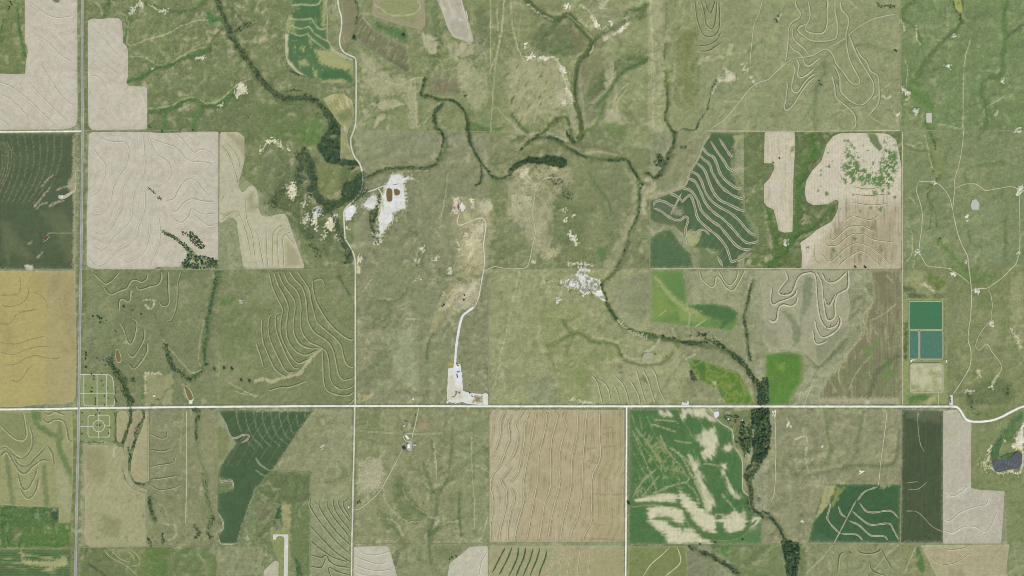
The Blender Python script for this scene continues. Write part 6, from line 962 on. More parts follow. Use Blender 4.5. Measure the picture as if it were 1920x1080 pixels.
# white quarry
M_CHALK = mat_plain('quarry_chalk', 'dedfe3', .95, .08, .1); M_CHALK2 = mat_plain('quarry_chalk_cream', 'd9d2c4', .95, .12, .14)
M_PIT = mat_land('broken_chalk', .12, .12, None, 0., 8.)
def rough_poly(p, amp=1.0, step=1.6):
    q = resample(np.asarray(p, float), step, True); n = len(q); a = np.arange(n) * step
    d = np.roll(q, -1, 0) - np.roll(q, 1, 0); d /= np.maximum(np.hypot(d[:, 0], d[:, 1]), 1e-6)[:, None]
    k = amp * (gnoise(a / 5, a * 0 + .3, 8) + .7 * gnoise(a / 2.2, a * 0 + 4.3, 9))
    return q + np.stack([-d[:, 1], d[:, 0]], 1) * k[:, None]
for nm, t, s, m, lb in (('quarry_pit', 'Q', '440,210 490,150 540,60 590,70 640,50 680,100 750,90 770,105 710,130 690,180 720,490 680,520 620,520 530,580 500,560 570,620 540,660 500,700 450,760 420,840 380,840 370,760 370,700 355,640 385,580 390,500 412,470 420,330 460,240', M_CHALK, 'large white chalk quarry floor holding two rusty pit ponds'), ('quarry_pit', 'Q', '150,460 200,400 250,350 300,340 350,380 365,420 340,470 300,500 290,530 260,500 200,490', M_CHALK, 'white chalk clearing among trees left of the quarry'), ('quarry_pit', 'B2', '674,600 735,575 750,600 740,640 700,690 674,690', M_CHALK, 'white chalk patch hugging the bend of the gravel road'),
    ('quarry_pit', 'B2', '1532,580 1556,572 1568,600 1556,628 1538,622', M_CHALK, 'small white chalk pit beside a tiny rusty pond'), ('quarry_pit', 'C3', '500,12 530,10 545,50 575,72 640,90 655,140 680,200 698,245 640,225 600,185 545,215 510,185 470,150 400,150 400,105 455,98 480,78 450,65 500,55', M_CHALK, 'white chalk exposure at the head of the creek bend')):
    q = rough_poly(P(t, s), 1.1); sq = sl(np.vstack([q, q[:1]]), 9); cv = Canvas(sq, 'dddcd8'); cv.tone(N8, .06); cv.mott('cfc7b0', N25 + .5 * N8, .1, .6, .7); cv.mott('e6e6ea', -N25, .1, .6, .6)
    if 'creek bend' in lb: cv.mott('8f9070', R12 + .3 * N3, .42, .62, .9); cv.mott('bdb496', N8, .25, .5, .8)
    o, _ = grid_mesh(nm, q, .45, cv.c, M_PIT); tag(o, lb, 'quarry', None, 'thing')
PAD = P('PD', '125,190 240,170 262,0 292,0 300,85 400,100 440,400 455,690 600,740 700,750 900,770 940,745 1030,770 1030,1030 980,1012 560,992 480,955 430,940 300,980 200,960 110,930 95,800 110,500 120,300')
m, nt, b = newmat('yard_surface'); pos = wpos(nt); at = N(nt, 'ShaderNodeAttribute', attribute_name='Col'); nt.links.new(grain(nt, pos, at.outputs['Color'], .08, .1), b.inputs['Base Color'])
qp = rough_poly(PAD, .5); sy = sl(np.vstack([qp, qp[:1]]), 9); cv = Canvas(sy, 'dddad0')
cv.patch(P('PD', '240,80 440,80 450,480 420,560 300,560 280,300'), 'e0e2e8', .95, 2.5, .2, 3).patch(P('PD', '120,330 270,420 280,600 440,650 450,850 300,900 110,900'), 'd6c9b4', .85, 3, .3, 3).patch(P('PD', '720,800 890,800 900,960 640,970 700,900'), '9d8f68', .85, 2, .4, 3).patch(P('PD', '740,840 820,840 820,920 740,920'), 'a5763c', .8, 2, .3, 3).patch(P('PD', '190,340 230,350 210,420 190,400'), 'b59d6c', .7, 2)
cv.tone(N8, .05)
o, _ = grid_mesh('loading_yard', qp, .6, cv.c, m); tag(o, 'white and tan L-shaped loading yard above the main road', 'yard', None, 'thing')
sheet('weed_patch', P('PD', '120,60 235,60 235,150 190,175 150,170 120,120'), .5, mat_plain('yellow_weeds', 'a99a55', .9, .3, .3), 'yellow weedy patch at the head of the loading yard', 'weeds', 'thing')

# treatment works: three water cells and a dry basin in earth banks
def box(V, F, x0, y0, x1, y1, z0, z1):
    i = len(V); V += [(x0, y0, z0), (x1, y0, z0), (x1, y1, z0), (x0, y1, z0), (x0, y0, z1), (x1, y0, z1), (x1, y1, z1), (x0, y1, z1)]
    F += [(i + a, i + b_, i + c, i + d) for a, b_, c, d in ((0, 3, 2, 1), (4, 5, 6, 7), (0, 1, 5, 4), (1, 2, 6, 5), (2, 3, 7, 6), (3, 0, 4, 7))]
M_BERM = mat_plain('grassed_bank', '93996c', .95, .15, .1); M_BERMTOP = mat_plain('bank_top', 'b0ab88', .95, .12, .1)
def cell(label, t, s, mw, r, top=1.5, wname='water', depth=.9):
    p = P(t, s); x0, y0 = p.min(0); x1, y1 = p.max(0); cx, cy = (x0 + x1) / 2, (y0 + y1) / 2
    base = rounded(np.array([[x0, y0], [x1, y0], [x1, y1], [x0, y1]]), r); z = float(np.max(hz(base[:, 0], base[:, 1]))) + .8
    e = bpy.data.objects.new('treatment_pond', None); COL.objects.link(e); e.location = (float(wx(cx)), float(wy(cy)), z - .8); tag(e, label, 'pond', 'treatment ponds')
    flat_poly(wname, base, z, mw, e)
    def off(k): return rounded(np.array([[x0 - k, y0 - k], [x1 + k, y0 - k], [x1 + k, y1 + k], [x0 - k, y1 + k]]), r + k)
    a, b_, c, d = off(0), off(.7), off(.7 + top), off(.7 + top + 1.0)
    def ring(nm, p0, z0, p1, z1, mat):
        k = len(p0); V = np.vstack([np.c_[wx(p0[:, 0]), wy(p0[:, 1]), np.full(k, z0)], np.c_[wx(p1[:, 0]), wy(p1[:, 1]), np.full(k, z1)]]); i = np.arange(k); j = (i + 1) % k
        F = np.c_[i, j, j + k, i + k]; A, B, D_ = V[F[0, 0]], V[F[0, 1]], V[F[0, 2]]
        if np.cross(B - A, D_ - A)[2] < 0: F = F[:, ::-1]
        mesh_np(nm, V, F, None, None, mat, e, False)
    ring('inner_bank', a, z + .02, b_, z + depth, mat_plain('rip_rap', 'a3a58a', .9, .15, .1)); ring('bank_top', b_, z + depth, c, z + depth + .02, M_BERMTOP); ring('outer_bank', c, z + depth + .02, d, z - 1.2, M_BERM)
    return e
WG = mat_water('green_pond_water', '=467a4e', '=427552', .03); WT = mat_water('teal_pond_water', '=4b775e', '=507d68', .08)
cell('large bright green rectangular treatment pond', 'C4', '1062,265 1305,467', WG, 1.5, 1.2); cell('narrow teal upright treatment pond', 'C4', '1062,483 1126,688', WT, 2.2, .9); cell('square teal treatment pond right of the narrow one', 'C4', '1142,483 1307,688', WT, 2.2, .9)
md, nt, b = newmat('dry_basin_floor'); pos = wpos(nt); k1 = noise_at(nt, pos, 70, 4); c0 = mixc(nt, math_(nt, 'MULTIPLY', math_(nt, 'SUBTRACT', k1, .36), 5, True), lin('9ba074'), lin('c3bc98')); k2 = noise_at(nt, pos, 16, 3); c0 = mixc(nt, math_(nt, 'MULTIPLY', math_(nt, 'SUBTRACT', k2, .62), 5, True), c0, lin('6b7a45')); nt.links.new(grain(nt, pos, c0, .15, .12), b.inputs['Base Color'])
cell('dry treatment basin with tan and green floor', 'C4', '1072,735 1305,935', md, 4, 2.0, 'basin_floor')
sheet('grass_patch', P('C4', '1075,738 1200,738 1190,765 1110,800 1078,790'), 1.4, mat_plain('basin_grass', '5f7a45', .9, .2, .2), 'dark green grass in the corner of the dry basin', 'grass', 'thing')

# cemetery
M_LAWN = mat_plain('cemetery_lawn', '86975f', .95, .12, .12)
sheet('cemetery_lawn', P('CM', '80,75 440,78 500,115 535,200 545,500 520,525 85,525'), .38, M_LAWN, 'mown cemetery lawn above the main road', 'lawn', 'thing'); sheet('cemetery_lawn', P('CM', '80,565 540,565 540,985 85,985'), .38, M_LAWN, 'mown cemetery lawn with a circular drive, below the main road', 'lawn', 'thing')
for s, lb in (('75,88 430,85 470,95 510,130 525,200 535,340 538,480 520,505 500,530', 'curved outer cemetery drive at top and right'), ('125,88 125,470 130,495 150,510 260,512 540,510', 'outer cemetery drive at left and bottom'), ('303,85 303,530', 'middle upright drive of the upper cemetery'), ('428,85 428,527', 'right-hand upright drive of the upper cemetery'), ('75,341 535,338', 'cross drive of the upper cemetery'), ('330,545 328,640 323,705', 'entrance drive of the lower cemetery'), ('75,788 180,788 247,788', 'left spoke drive of the lower cemetery'), ('402,781 475,781', 'right spoke drive of the lower cemetery'), ('322,862 322,950', 'bottom spoke drive of the lower cemetery')):
    road('cemetery_drive', lb, 'CM', s, 1.5, M_CEM, .85, .05, False)
cen = P('CM', '325,783')[0]; ang = np.linspace(0, 2 * math.pi, 49)
road('cemetery_drive', 'round drive in the lower cemetery', 'Z', np.stack([cen[0] + 10.8 * np.cos(ang), cen[1] + 10.8 * np.sin(ang)], 1), 1.5, M_CEM, .9, .05, False)
rr_ = rounded(P('CM', '180,638 475,635 475,932 180,932'), 5); road('cemetery_drive', 'rounded square drive of the lower cemetery', 'Z', np.vstack([rr_, rr_[:1]]), 1.5, M_CEM, .88, .05, False)
for s, lb in (('325,715 325,850', 'thin upright path inside the round drive'), ('258,783 392,783', 'thin cross path inside the round drive')): road('cemetery_path', lb, 'CM', s, .6, M_CEM, .95, .02, False)

# airstrip
M_CONC = mat_plain('runway_concrete', 'cfccc8', .85, .04, .06)
RWP = P('RW', '262,143 610,143 605,600 588,1260 500,1260 510,700 520,240 495,195 440,182 380,185 340,215 328,262 262,262')
zr = zmean(RWP); rw = sheet('runway', RWP, .8, M_CONC, 'pale concrete airstrip with a hooked turning loop at its end', 'runway', 'thing', r=.4)
ribbon('centre_line', P('RW', '560,300 552,700 542,1200'), .22, mat_plain('runway_paint', 'e6e6e2'), 1.05, 0, rw, False, 0); sheet('threshold_mark', P('RW', '530,375 600,375 598,465 526,465'), 1.0, mat_plain('worn_paint', 'dcdad6'), '', None, None, None, rw, .2)

# ------------------------------------------------------------------ buildings and machines
def shell(name, V, F, mat, parent): return mesh_faces(name, V, F, mat, parent)
def mesh_faces(name, V, F, mat, parent=None):
    me = bpy.data.meshes.new(name); me.from_pydata([tuple(map(float, v)) for v in V], [], F); me.update(); return put(me, name, parent, mat)
def empty(name, px, py, rot=0., label=None, cat=None, group=None):
    e = bpy.data.objects.new(name, None); COL.objects.link(e); e.location = (float(wx(px)), float(wy(py)), float(hz(px, py)) + .3); e.rotation_euler.z = math.radians(rot); return tag(e, label, cat, group)
M_WALLW = mat_plain('white_siding', 'dcdcd6', .7, .03, .03); M_ROOFW = mat_plain('white_metal_roof', 'eeeeec', .5, .02, .03, .3); M_ROOFR = mat_plain('red_metal_roof', 'b8604f', .6, .05, .05, .3); M_ROOFB = mat_plain('blue_grey_roof', 'a9bcc0', .55, .04, .04, .3); M_DOOR = mat_plain('dark_door', '4a4a44'); M_GLASS = mat_plain('window_glass', '46525a', .15, .02, .02, .5); M_WALLR = mat_plain('red_siding', '8c4a3e'); M_ROOFG = mat_plain('grey_shingle', '8a8780', .9, .1, .1); M_TANK = mat_plain('dark_tank_steel', '3e3f40', .5, .05, .05, .4); M_RUSTY = mat_plain('machine_steel', '5c564c', .7, .1, .1); M_PADW = mat_plain('gravel_pad', 'dcdad2', .95, .06, .08)
def house(name, label, cat, px, py, w, l, h, rot, roof, wall, rise=.28, chim=False, group=None):
    e = empty(name, px, py, rot, label, cat, group); r = h + w * rise; a, b_ = w / 2, l / 2
    mesh_faces('wall', [(-a, -b_, -.6), (a, -b_, -.6), (a, b_, -.6), (-a, b_, -.6), (-a, -b_, h), (a, -b_, h), (a, b_, h), (-a, b_, h), (0, -b_, r - .1), (0, b_, r - .1)], [(0, 1, 5, 8, 4), (1, 2, 6, 5), (2, 3, 7, 9, 6), (3, 0, 4, 7)], wall, e)
    o = .7; t = .25; dz = o * (r - h) / a
    V = []; F = []
    for sgn in (-1, 1):
        i = len(V); V += [(sgn * (a + o), -b_ - o, h - dz), (0, -b_ - o, r), (0, b_ + o, r), (sgn * (a + o), b_ + o, h - dz), (sgn * (a + o), -b_ - o, h - dz + t), (0, -b_ - o, r + t), (0, b_ + o, r + t), (sgn * (a + o), b_ + o, h - dz + t)]
        F += [tuple(i + k for k in f) for f in ((0, 1, 2, 3), (4, 7, 6, 5), (0, 4, 5, 1), (3, 2, 6, 7), (0, 3, 7, 4))]
    ro = mesh_faces('roof', V, F, roof, e)
    V = []; F = []; box(V, F, -.15, -b_ - o, .15, b_ + o, r + t - .05, r + t + .18); mesh_faces('ridge_cap', V, F, roof, ro)
    if chim: V = []; F = []; box(V, F, a * .3, b_ * .3, a * .3 + .9, b_ * .3 + .9, h, r + 1.1); mesh_faces('chimney', V, F, M_WALLR, ro)
    V = []; F = []; box(V, F, a, -1.2, a + .08, 1.2 if cat == 'shed' else 0, 0, min(h - .3, 2.6)); mesh_faces('door', V, F, M_DOOR, e)
    for y in np.linspace(-b_ * .7, b_ * .7, 4):
        if abs(y) < 1.6: continue
        V = []; F = []; box(V, F, a, y - .6, a + .06, y + .6, 1.0, 2.2); mesh_faces('window', V, F, M_GLASS, e)
        V = []; F = []; box(V, F, -a - .06, y - .6, -a, y + .6, 1.0, 2.2); mesh_faces('window', V, F, M_GLASS, e)
    return e
def at(t, s): return P(t, s)[0]
x, y = at('FM', '315,675'); house('farmhouse', 'white farmhouse set aslant inside the loop drive', 'house', x, y, 11, 27, 4.5, -138, M_ROOFW, M_WALLW, .22)
x, y = at('FM', '347,900'); house('barn', 'white barn on grey gravel below the farmhouse', 'barn', x, y, 13, 22, 5, 0, M_ROOFW, M_WALLW, .2)
x, y = at('FM', '505,862'); house('shed', 'blue-grey shed right of the white barn', 'shed', x, y, 10, 16, 3.5, 80, M_ROOFB, M_WALLW, .2)
x, y = at('FM', '240,385'); house('shed', 'little white shed above the farmhouse', 'shed', x, y, 6, 8, 3, 70, M_ROOFW, M_WALLW)
x, y = at('FM', '470,405'); house('shed', 'little pale shed beside the farm lane', 'shed', x, y, 5, 8, 3, 20, M_ROOFG, M_WALLW)
x, y = at('WD', '540,480'); house('farmhouse', 'red-roofed house near the creek woods', 'house', x, y, 13, 17, 5, 0, M_ROOFR, M_WALLW, .3, True)
x, y = at('WD', '400,460'); house('shed', 'small red-roofed shed beside the red-roofed house', 'shed', x, y, 9, 8, 3.5, 90, M_ROOFR, M_WALLR)
x, y = at('WD', '345,410'); house('shed', 'small pale-roofed shed left of the red-roofed house', 'shed', x, y, 7, 9, 3, 80, M_ROOFW, M_WALLW)
x, y = at('WD', '692,440'); house('shed', 'tiny white shed right of the red-roofed house', 'shed', x, y, 5, 6, 3, 0, M_ROOFW, M_WALLW)
x, y = at('C1', '1157,967'); house('shed', 'white shed in the tan pasture right of the cemetery', 'shed', x, y, 8, 14, 3.5, 90, M_ROOFW, M_WALLW)
x, y = at('C4', '1337,710'); house('shed', 'white pump shed right of the treatment ponds', 'shed', x, y, 8, 12, 3.5, 0, M_ROOFW, M_WALLW)
x, y = at('C4', '1072,706'); house('shed', 'grey-white shed below the narrow treatment pond', 'shed', x, y, 7, 9, 3.5, 0, M_ROOFW, M_WALLW)
x, y = at('D2', '568,658'); house('shed', 'small white shed beside the gravel road and fanned terraces', 'shed', x, y, 7, 10, 3, 20, M_ROOFW, M_WALLW)
sheet('gravel_yard', P('FM', '330,800 430,760 440,1000 400,1030 330,1010 300,930'), .6, mat_plain('grey_gravel', 'b0aca6', .95, .1, .1), 'grey gravel yard round the white barn', 'yard', 'thing')
sheet('garden_plot', P('FM', '590,295 890,315 870,470 810,495 570,480'), .5, mat_plain('garden_soil', 'a78f70', .95, .1, .1), 'brown rectangular garden plot right of the farm lane', 'garden', 'thing')
sheet('corral', P('FM', '340,320 410,320 420,400 370,450 320,420'), .5, mat_plain('trampled_soil', 'b5a58c', .95, .15, .1), 'bare tan corral above the farmhouse', 'corral', 'thing')
sheet('chalk_yard', P('C4', '1080,694 1105,690 1110,700 1080,706'), .7, M_CHALK, 'white bare spot below the narrow treatment pond', 'yard', 'thing')
sheet('white_yard', P('D3', '1238,75 1268,68 1270,95 1252,112 1240,100'), .7, M_CHALK, 'white yard at the end of the short drive', 'yard', 'thing')
# tank pads
def tank(px, py, rad, h, label):
    e = empty('storage_tank', px, py, 0, label, 'tank', 'storage tanks on gravel pads'); n = 14; a = [2 * math.pi * i / n for i in range(n)]
    V = [(rad * math.cos(t), rad * math.sin(t), z) for z in (-.4, h) for t in a]; F = [(i, (i + 1) % n, n + (i + 1) % n, n + i) for i in range(n)]
    mesh_faces('shell', V, F, M_TANK, e)
    V = [(rad * 1.03 * math.cos(t), rad * 1.03 * math.sin(t), h) for t in a] + [(0, 0, h + rad * .25)]; mesh_faces('roof', V, [(i, (i + 1) % n, n) for i in range(n)], M_TANK, e)
    V = []; F = []
    for k in range(8): box(V, F, rad, -.3, rad + .15, .3, k * h / 8, k * h / 8 + .08)
    box(V, F, rad, -.35, rad + .15, -.28, 0, h); box(V, F, rad, .28, rad + .15, .35, 0, h); mesh_faces('ladder', V, F, M_RUSTY, e)
def pad(t, s, label): return sheet('gravel_pad', P(t, s), .7, M_PADW, label, 'gravel pad', 'thing', r=1)
pad('C3', '1280,1008 1325,1005 1325,1038 1270,1038', 'white gravel pad with a row of dark tanks, above the road'); pad('C4', '1362,965 1385,962 1388,1040 1360,1038', 'white upright gravel pad with dark tanks, right of the treatment ponds')
pad('WD', '1440,250 1460,190 1500,170 1545,180 1540,370 1490,372 1450,340', 'white rounded pull-off pad beside the creek woods')
for i, (t, s) in enumerate((('C3', '1289,1016'), ('C3', '1299,1016'), ('C3', '1309,1016'))): tank(*at(t, s), 3.2, 5, ('left', 'middle', 'right')[i] + ' one of three dark tanks in a row on the pad above the road')
for i, (t, s) in enumerate((('C4', '1367,980'), ('C4', '1367,992'), ('C4', '1367,1004'), ('C4', '1368,1016'))): tank(*at(t, s), 3.4, 5, ('topmost', 'second', 'third', 'lowest')[i] + ' dark tank in the upright column of four, near the treatment ponds')
for i, (t, s) in enumerate((('WD', '1497,200'), ('WD', '1507,270'), ('WD', '1468,290'), ('WD', '1490,343'))): tank(*at(t, s), 2.8, 5, ('topmost dark tank', 'right-hand dark tank', 'left-hand dark tank', 'lowest dark tank')[i] + ' on the rounded pad beside the creek woods')
# conveyors and crushers on the loading yard
def conveyor(t, s0, s1, label, z0=1., z1=6.):
    a, b_ = at(t, s0), at(t, s1); d = (b_ - a) * S; L = float(np.hypot(*d)); rot = math.degrees(math.atan2(-d[1], d[0])); c = (a + b_) / 2
    e = empty('conveyor', c[0], c[1], rot, label, 'conveyor', 'conveyors in the quarries'); h = L / 2
    V = [(-h, -.9, z0), (h, -.9, z1), (h, .9, z1), (-h, .9, z0), (-h, -.9, z0 + .3), (h, -.9, z1 + .3), (h, .9, z1 + .3), (-h, .9, z0 + .3)]
    mesh_faces('belt', V, [(0, 3, 2, 1), (4, 5, 6, 7), (0, 1, 5, 4), (1, 2, 6, 5), (2, 3, 7, 6), (3, 0, 4, 7)], M_TANK, e)
    V = []; F = []
    for y in (-1.0, 1.0): i = len(V); V += [(-h, y - .08, z0 - .5), (h, y - .08, z1 - .5), (h, y - .08, z1), (-h, y - .08, z0), (-h, y + .08, z0 - .5), (h, y + .08, z1 - .5), (h, y + .08, z1), (-h, y + .08, z0)]; F += [tuple(i + k for k in f) for f in ((0, 1, 2, 3), (4, 7, 6, 5), (0, 4, 5, 1), (3, 2, 6, 7), (0, 3, 7, 4), (1, 5, 6, 2))]
    mesh_faces('side_frame', V, F, M_RUSTY, e)
    for u in (-.3, .5):
        for y in (-.9, .9): V = []; F = []; box(V, F, u * h - .15, y - .15, u * h + .15, y + .15, -.4, z0 + (z1 - z0) * (u + 1) / 2); mesh_faces('leg', V, F, M_RUSTY, e)
conveyor('PD', '195,835', '262,832', 'lowest left conveyor of the zigzag chain in the loading yard'); conveyor('PD', '262,832', '330,735', 'slanting conveyor in the middle of the zigzag chain', 1, 7); conveyor('PD', '300,790', '300,705', 'upright conveyor of the zigzag chain', 1, 6); conveyor('PD', '300,708', '405,745', 'top right conveyor of the zigzag chain', 1, 6); conveyor('PD', '365,770', '400,705', 'short conveyor at the right end of the chain', 1, 5); conveyor('Q', '550,193', '635,178', 'long thin conveyor on the white quarry floor', 1, 3); conveyor('PD', '365,215', '385,275', 'conveyor in the upper white part of the yard', 1, 5)
def crusher(t, s, rot, label, w=5, l=9):
    x, y = at(t, s); e = empty('crusher', x, y, rot, label, 'machine', 'machines in the loading yard')
    V = []; F = []; box(V, F, -w / 2, -l / 2, w / 2, l / 2, 1.2, 3.2); mesh_faces('body', V, F, M_RUSTY, e)
    V = [(-w * .3, -1, 3.2), (w * .3, -1, 3.2), (w * .3, 2.5, 3.2), (-w * .3, 2.5, 3.2), (-w * .55, -2, 5), (w * .55, -2, 5), (w * .55, 3.5, 5), (-w * .55, 3.5, 5)]; mesh_faces('hopper', V, [(0, 1, 5, 4), (1, 2, 6, 5), (2, 3, 7, 6), (3, 0, 4, 7)], M_TANK, e)
    for sx in (-1, 1):
        for sy in (-1, 1):
            n = 10; V = [(sx * w / 2 + dx, sy * l * .3 + .6 * math.cos(2 * math.pi * k / n), .6 + .6 * math.sin(2 * math.pi * k / n)) for dx in (-.25, .25) for k in range(n)]; mesh_faces('wheel', V, [(k, (k + 1) % n, n + (k + 1) % n, n + k) for k in range(n)] + [tuple(range(n)), tuple(range(n, 2 * n))], M_TANK, e)
for t, s, r, lb in (('PD', '325,95', 10, 'dark crusher nearest the haul road end of the yard'), ('PD', '350,130', 70, 'dark crusher turned sideways near the haul road end'), ('PD', '345,270', 80, 'dark crusher beside the upper conveyor'), ('PD', '325,340', 15, 'dark crusher in the middle of the white yard'), ('PD', '335,385', 0, 'lowest dark crusher of the white yard'), ('PD', '612,745', 90, 'dark machine on the arm of the yard, near its upper edge'), ('PD', '665,812', 45, 'dark machine by a white heap on the yard arm')): crusher(t, s, r, lb)
def heap(px, py, r, h, mat, label):
    V = [(0, 0, h)]; n = 16; rg = random.Random(int(px * 7))
    for k, (rr, zz) in enumerate(((.35, .72), (.7, .3), (1, -.05))):
        for i in range(n): a = 2 * math.pi * i / n; q = r * rr * rg.uniform(.85, 1.15); V.append((q * math.cos(a), q * math.sin(a), h * zz * rg.uniform(.85, 1.1)))
    F = [(0, 1 + i, 1 + (i + 1) % n) for i in range(n)] + [(1 + k * n + i, 1 + (k + 1) * n + i, 1 + (k + 1) * n + (i + 1) % n, 1 + k * n + (i + 1) % n) for k in range(2) for i in range(n)]
    o = mesh_faces('stone_heap', V, F, mat); o.location = (float(wx(px)), float(wy(py)), float(hz(px, py)) + .5); return tag(o, label, 'heap', 'stone heaps')
for t, s, r, lb in (('PD', '105,945', 7, 'round white stone heap at the lower left corner of the yard'), ('PD', '660,800', 7, 'white stone heap on the yard arm'), ('PD', '350,770', 7, 'cream stone heap among the conveyors'), ('PD', '320,730', 5, 'small cream heap left of the conveyors'), ('PD', '280,965', 5, 'pale heap on the lower edge of the yard'), ('PD', '370,955', 5, 'pale heap on the lower edge, right of another'), ('C2', '1178,993', 6, 'lone white ringed heap in grass above the road'), ('B1', '462,515', 8, 'white round heap in the dark row crop')):
    heap(*at(t, s), r, 3.2, M_CHALK if 'white' in lb else M_CHALK2, lb)
sheet('bare_strip', P('B1', '440,500 480,505 555,465 570,470 500,525 460,538 435,525'), .8, mat_plain('clay_strip', 'c3b4a2', .95, .1, .1), 'pale pinkish bare strip in the dark row crop', 'bare soil', 'thing')
pond('tiny brown sump in the dark row crop', 'B1', '325,835 350,808 372,812 350,835 322,855', mat_plain('brown_sump', '6a4a34', .5), .9, .6, 'c6bb9f', 1.0)

# ------------------------------------------------------------------ trees
ml, nt, b = newmat('leaves'); at_ = N(nt, 'ShaderNodeAttribute', attribute_name='Col'); oi = N(nt, 'ShaderNodeObjectInfo'); f = math_(nt, 'ADD', math_(nt, 'MULTIPLY', oi.outputs['Random'], .7), .75); cb = N(nt, 'ShaderNodeCombineColor'); [nt.links.new(f, cb.inputs[i]) for i in range(3)]
nt.links.new(mixc(nt, 1.0, at_.outputs['Color'], cb.outputs[0], 'MULTIPLY'), b.inputs['Base Color'])
M_BARK = mat_plain('bark', '5d5344')
LEAFC = [lin(c) for c in ('4a6744', '3d5a40', '54703f', '426049', '3d593a')]
def crown_data(rg, n, nl):
    """unit tree crown: leaf clumps spread through lumpy lobes, plus a ragged heart"""
    V = []; F = []; Cc = []; base = LEAFC[rg.integers(len(LEAFC))]
    lobes = [(0, 0, .0, .75)] + [(.55 * math.cos(a), .55 * math.sin(a), rg.uniform(-.25, .3), rg.uniform(.35, .55)) for a in rg.uniform(0, 6.28, nl)]
    for lx, ly, lz, lr in lobes:                       # heart
        k = 6; i = len(V); ring = [(lx + .7 * lr * math.cos(2 * math.pi * t / k) * rg.uniform(.8, 1.1), ly + .7 * lr * math.sin(2 * math.pi * t / k) * rg.uniform(.8, 1.1), lz + rg.uniform(-.15, .1)) for t in range(k)]
        V += ring + [(lx, ly, lz + .75 * lr), (lx, ly, lz - .6 * lr)]; F += [(i + t, i + (t + 1) % k, i + k) for t in range(k)] + [(i + (t + 1) % k, i + t, i + k + 1) for t in range(k)]; Cc += [base * .9] * (k + 2)
    for _ in range(n):
        lx, ly, lz, lr = lobes[rg.integers(len(lobes))]; d = rg.normal(size=3); d /= np.linalg.norm(d); d[2] = abs(d[2]) * .9 if rg.random() < .75 else d[2]
        c = np.array([lx, ly, lz]) + d * lr * rg.uniform(.75, 1.08); u = rg.normal(size=3); d2 = d + rg.normal(size=3) * .3; d2[2] += .35; d2 /= np.linalg.norm(d2); u -= d2 * (u @ d2); u /= np.linalg.norm(u); w = np.cross(d2, u); w /= np.linalg.norm(w); sz = rg.uniform(.10, .22)
        i = len(V); V += [c - u * sz, c + u * sz, c + w * sz * 1.2]; F += [(i, i + 1, i + 2)]; cc = base * rg.uniform(.75, 1.35) * np.array([1, 1, rg.uniform(.85, 1.05)]); Cc += [cc] * 3
    V = np.array(V); V[:, 2] = V[:, 2] * .75 + 1.0
    return V, np.array(F), np.array(Cc)
rg = np.random.default_rng(5)
CROWNS = [crown_data(rg, 130, 5) for _ in range(8)]; LIGHT = [crown_data(rg, 34, 3) for _ in range(10)]
def trunk_data(rg):
    V = []; F = []
    def limb(a, b_, r0, r1):
        i = len(V); a, b_ = np.array(a), np.array(b_)
        for p, r in ((a, r0), (b_, r1)):
            for k in range(5): V.append((p[0] + r * math.cos(k * 1.2566), p[1] + r * math.sin(k * 1.2566), p[2]))
        F.extend([(i + k, i + (k + 1) % 5, i + 5 + (k + 1) % 5, i + 5 + k) for k in range(5)])
    limb((0, 0, -.1), (.03, .02, .8), .09, .06)
    for a in rg.uniform(0, 6.28, 4): limb((.02, .02, .6), (.45 * math.cos(a), .45 * math.sin(a), 1.0), .05, .02)
    return V, F
CM_ = []
for V, F, cc in CROWNS:
    me = bpy.data.meshes.new('crown'); me.from_pydata([tuple(v) for v in V], [], [tuple(int(t) for t in q) for q in F]); a = me.attributes.new('Col', 'FLOAT_COLOR', 'POINT'); a.data.foreach_set('color', np.c_[cc, np.ones(len(V))].astype(np.float32).ravel()); me.materials.append(ml); me.update(); CM_.append(me)
TM_ = []
for _ in range(3):
    V, F = trunk_data(rg); me = bpy.data.meshes.new('trunk'); me.from_pydata(V, [], F); me.materials.append(M_BARK); me.update(); TM_.append(me)
TREES = []     # x, y, radius(px), label, group, forced
def ok(x, y, r, cells={}, k=.47):
    ci, cj = int(x // 6), int(y // 6)
    for i in range(ci - 1, ci + 2):
        for j in range(cj - 1, cj + 2):
            for (a, b_, c) in cells.get((i, j), ()):
                if (a - x) ** 2 + (b_ - y) ** 2 < (k * (c + r)) ** 2: return False
    cells.setdefault((ci, cj), []).append((x, y, r)); return True
TR = random.Random(23)
def belt(where, t, s, w, dens=.1, r=(1.3, 2.4)):
    q = spline(P(t, s), 1.5); L = len(q) * 1.5; n = int(L * w * dens * 3.2)
    for _ in range(n):
        k = TR.randrange(len(q)); a = TR.uniform(0, 6.28); cl = .5 + .5 * math.sin(k * .31 + len(q)) * math.sin(k * .117 + w);  d = w * .5 * math.sqrt(TR.random()) * (.7 + .6 * cl)
        if TR.random() > .3 + .9 * cl: continue
        x = q[k][0] + d * math.cos(a); y = q[k][1] + d * math.sin(a); rr = r[0] * .7 + (r[1] * 1.1 - r[0] * .7) * TR.random() ** 1.6
        if -20 < x < 1940 and -20 < y < 1100 and ok(x, y, rr): TREES.append((x, y, rr, 'large dark green tree ' + where, 'trees ' + where, False))
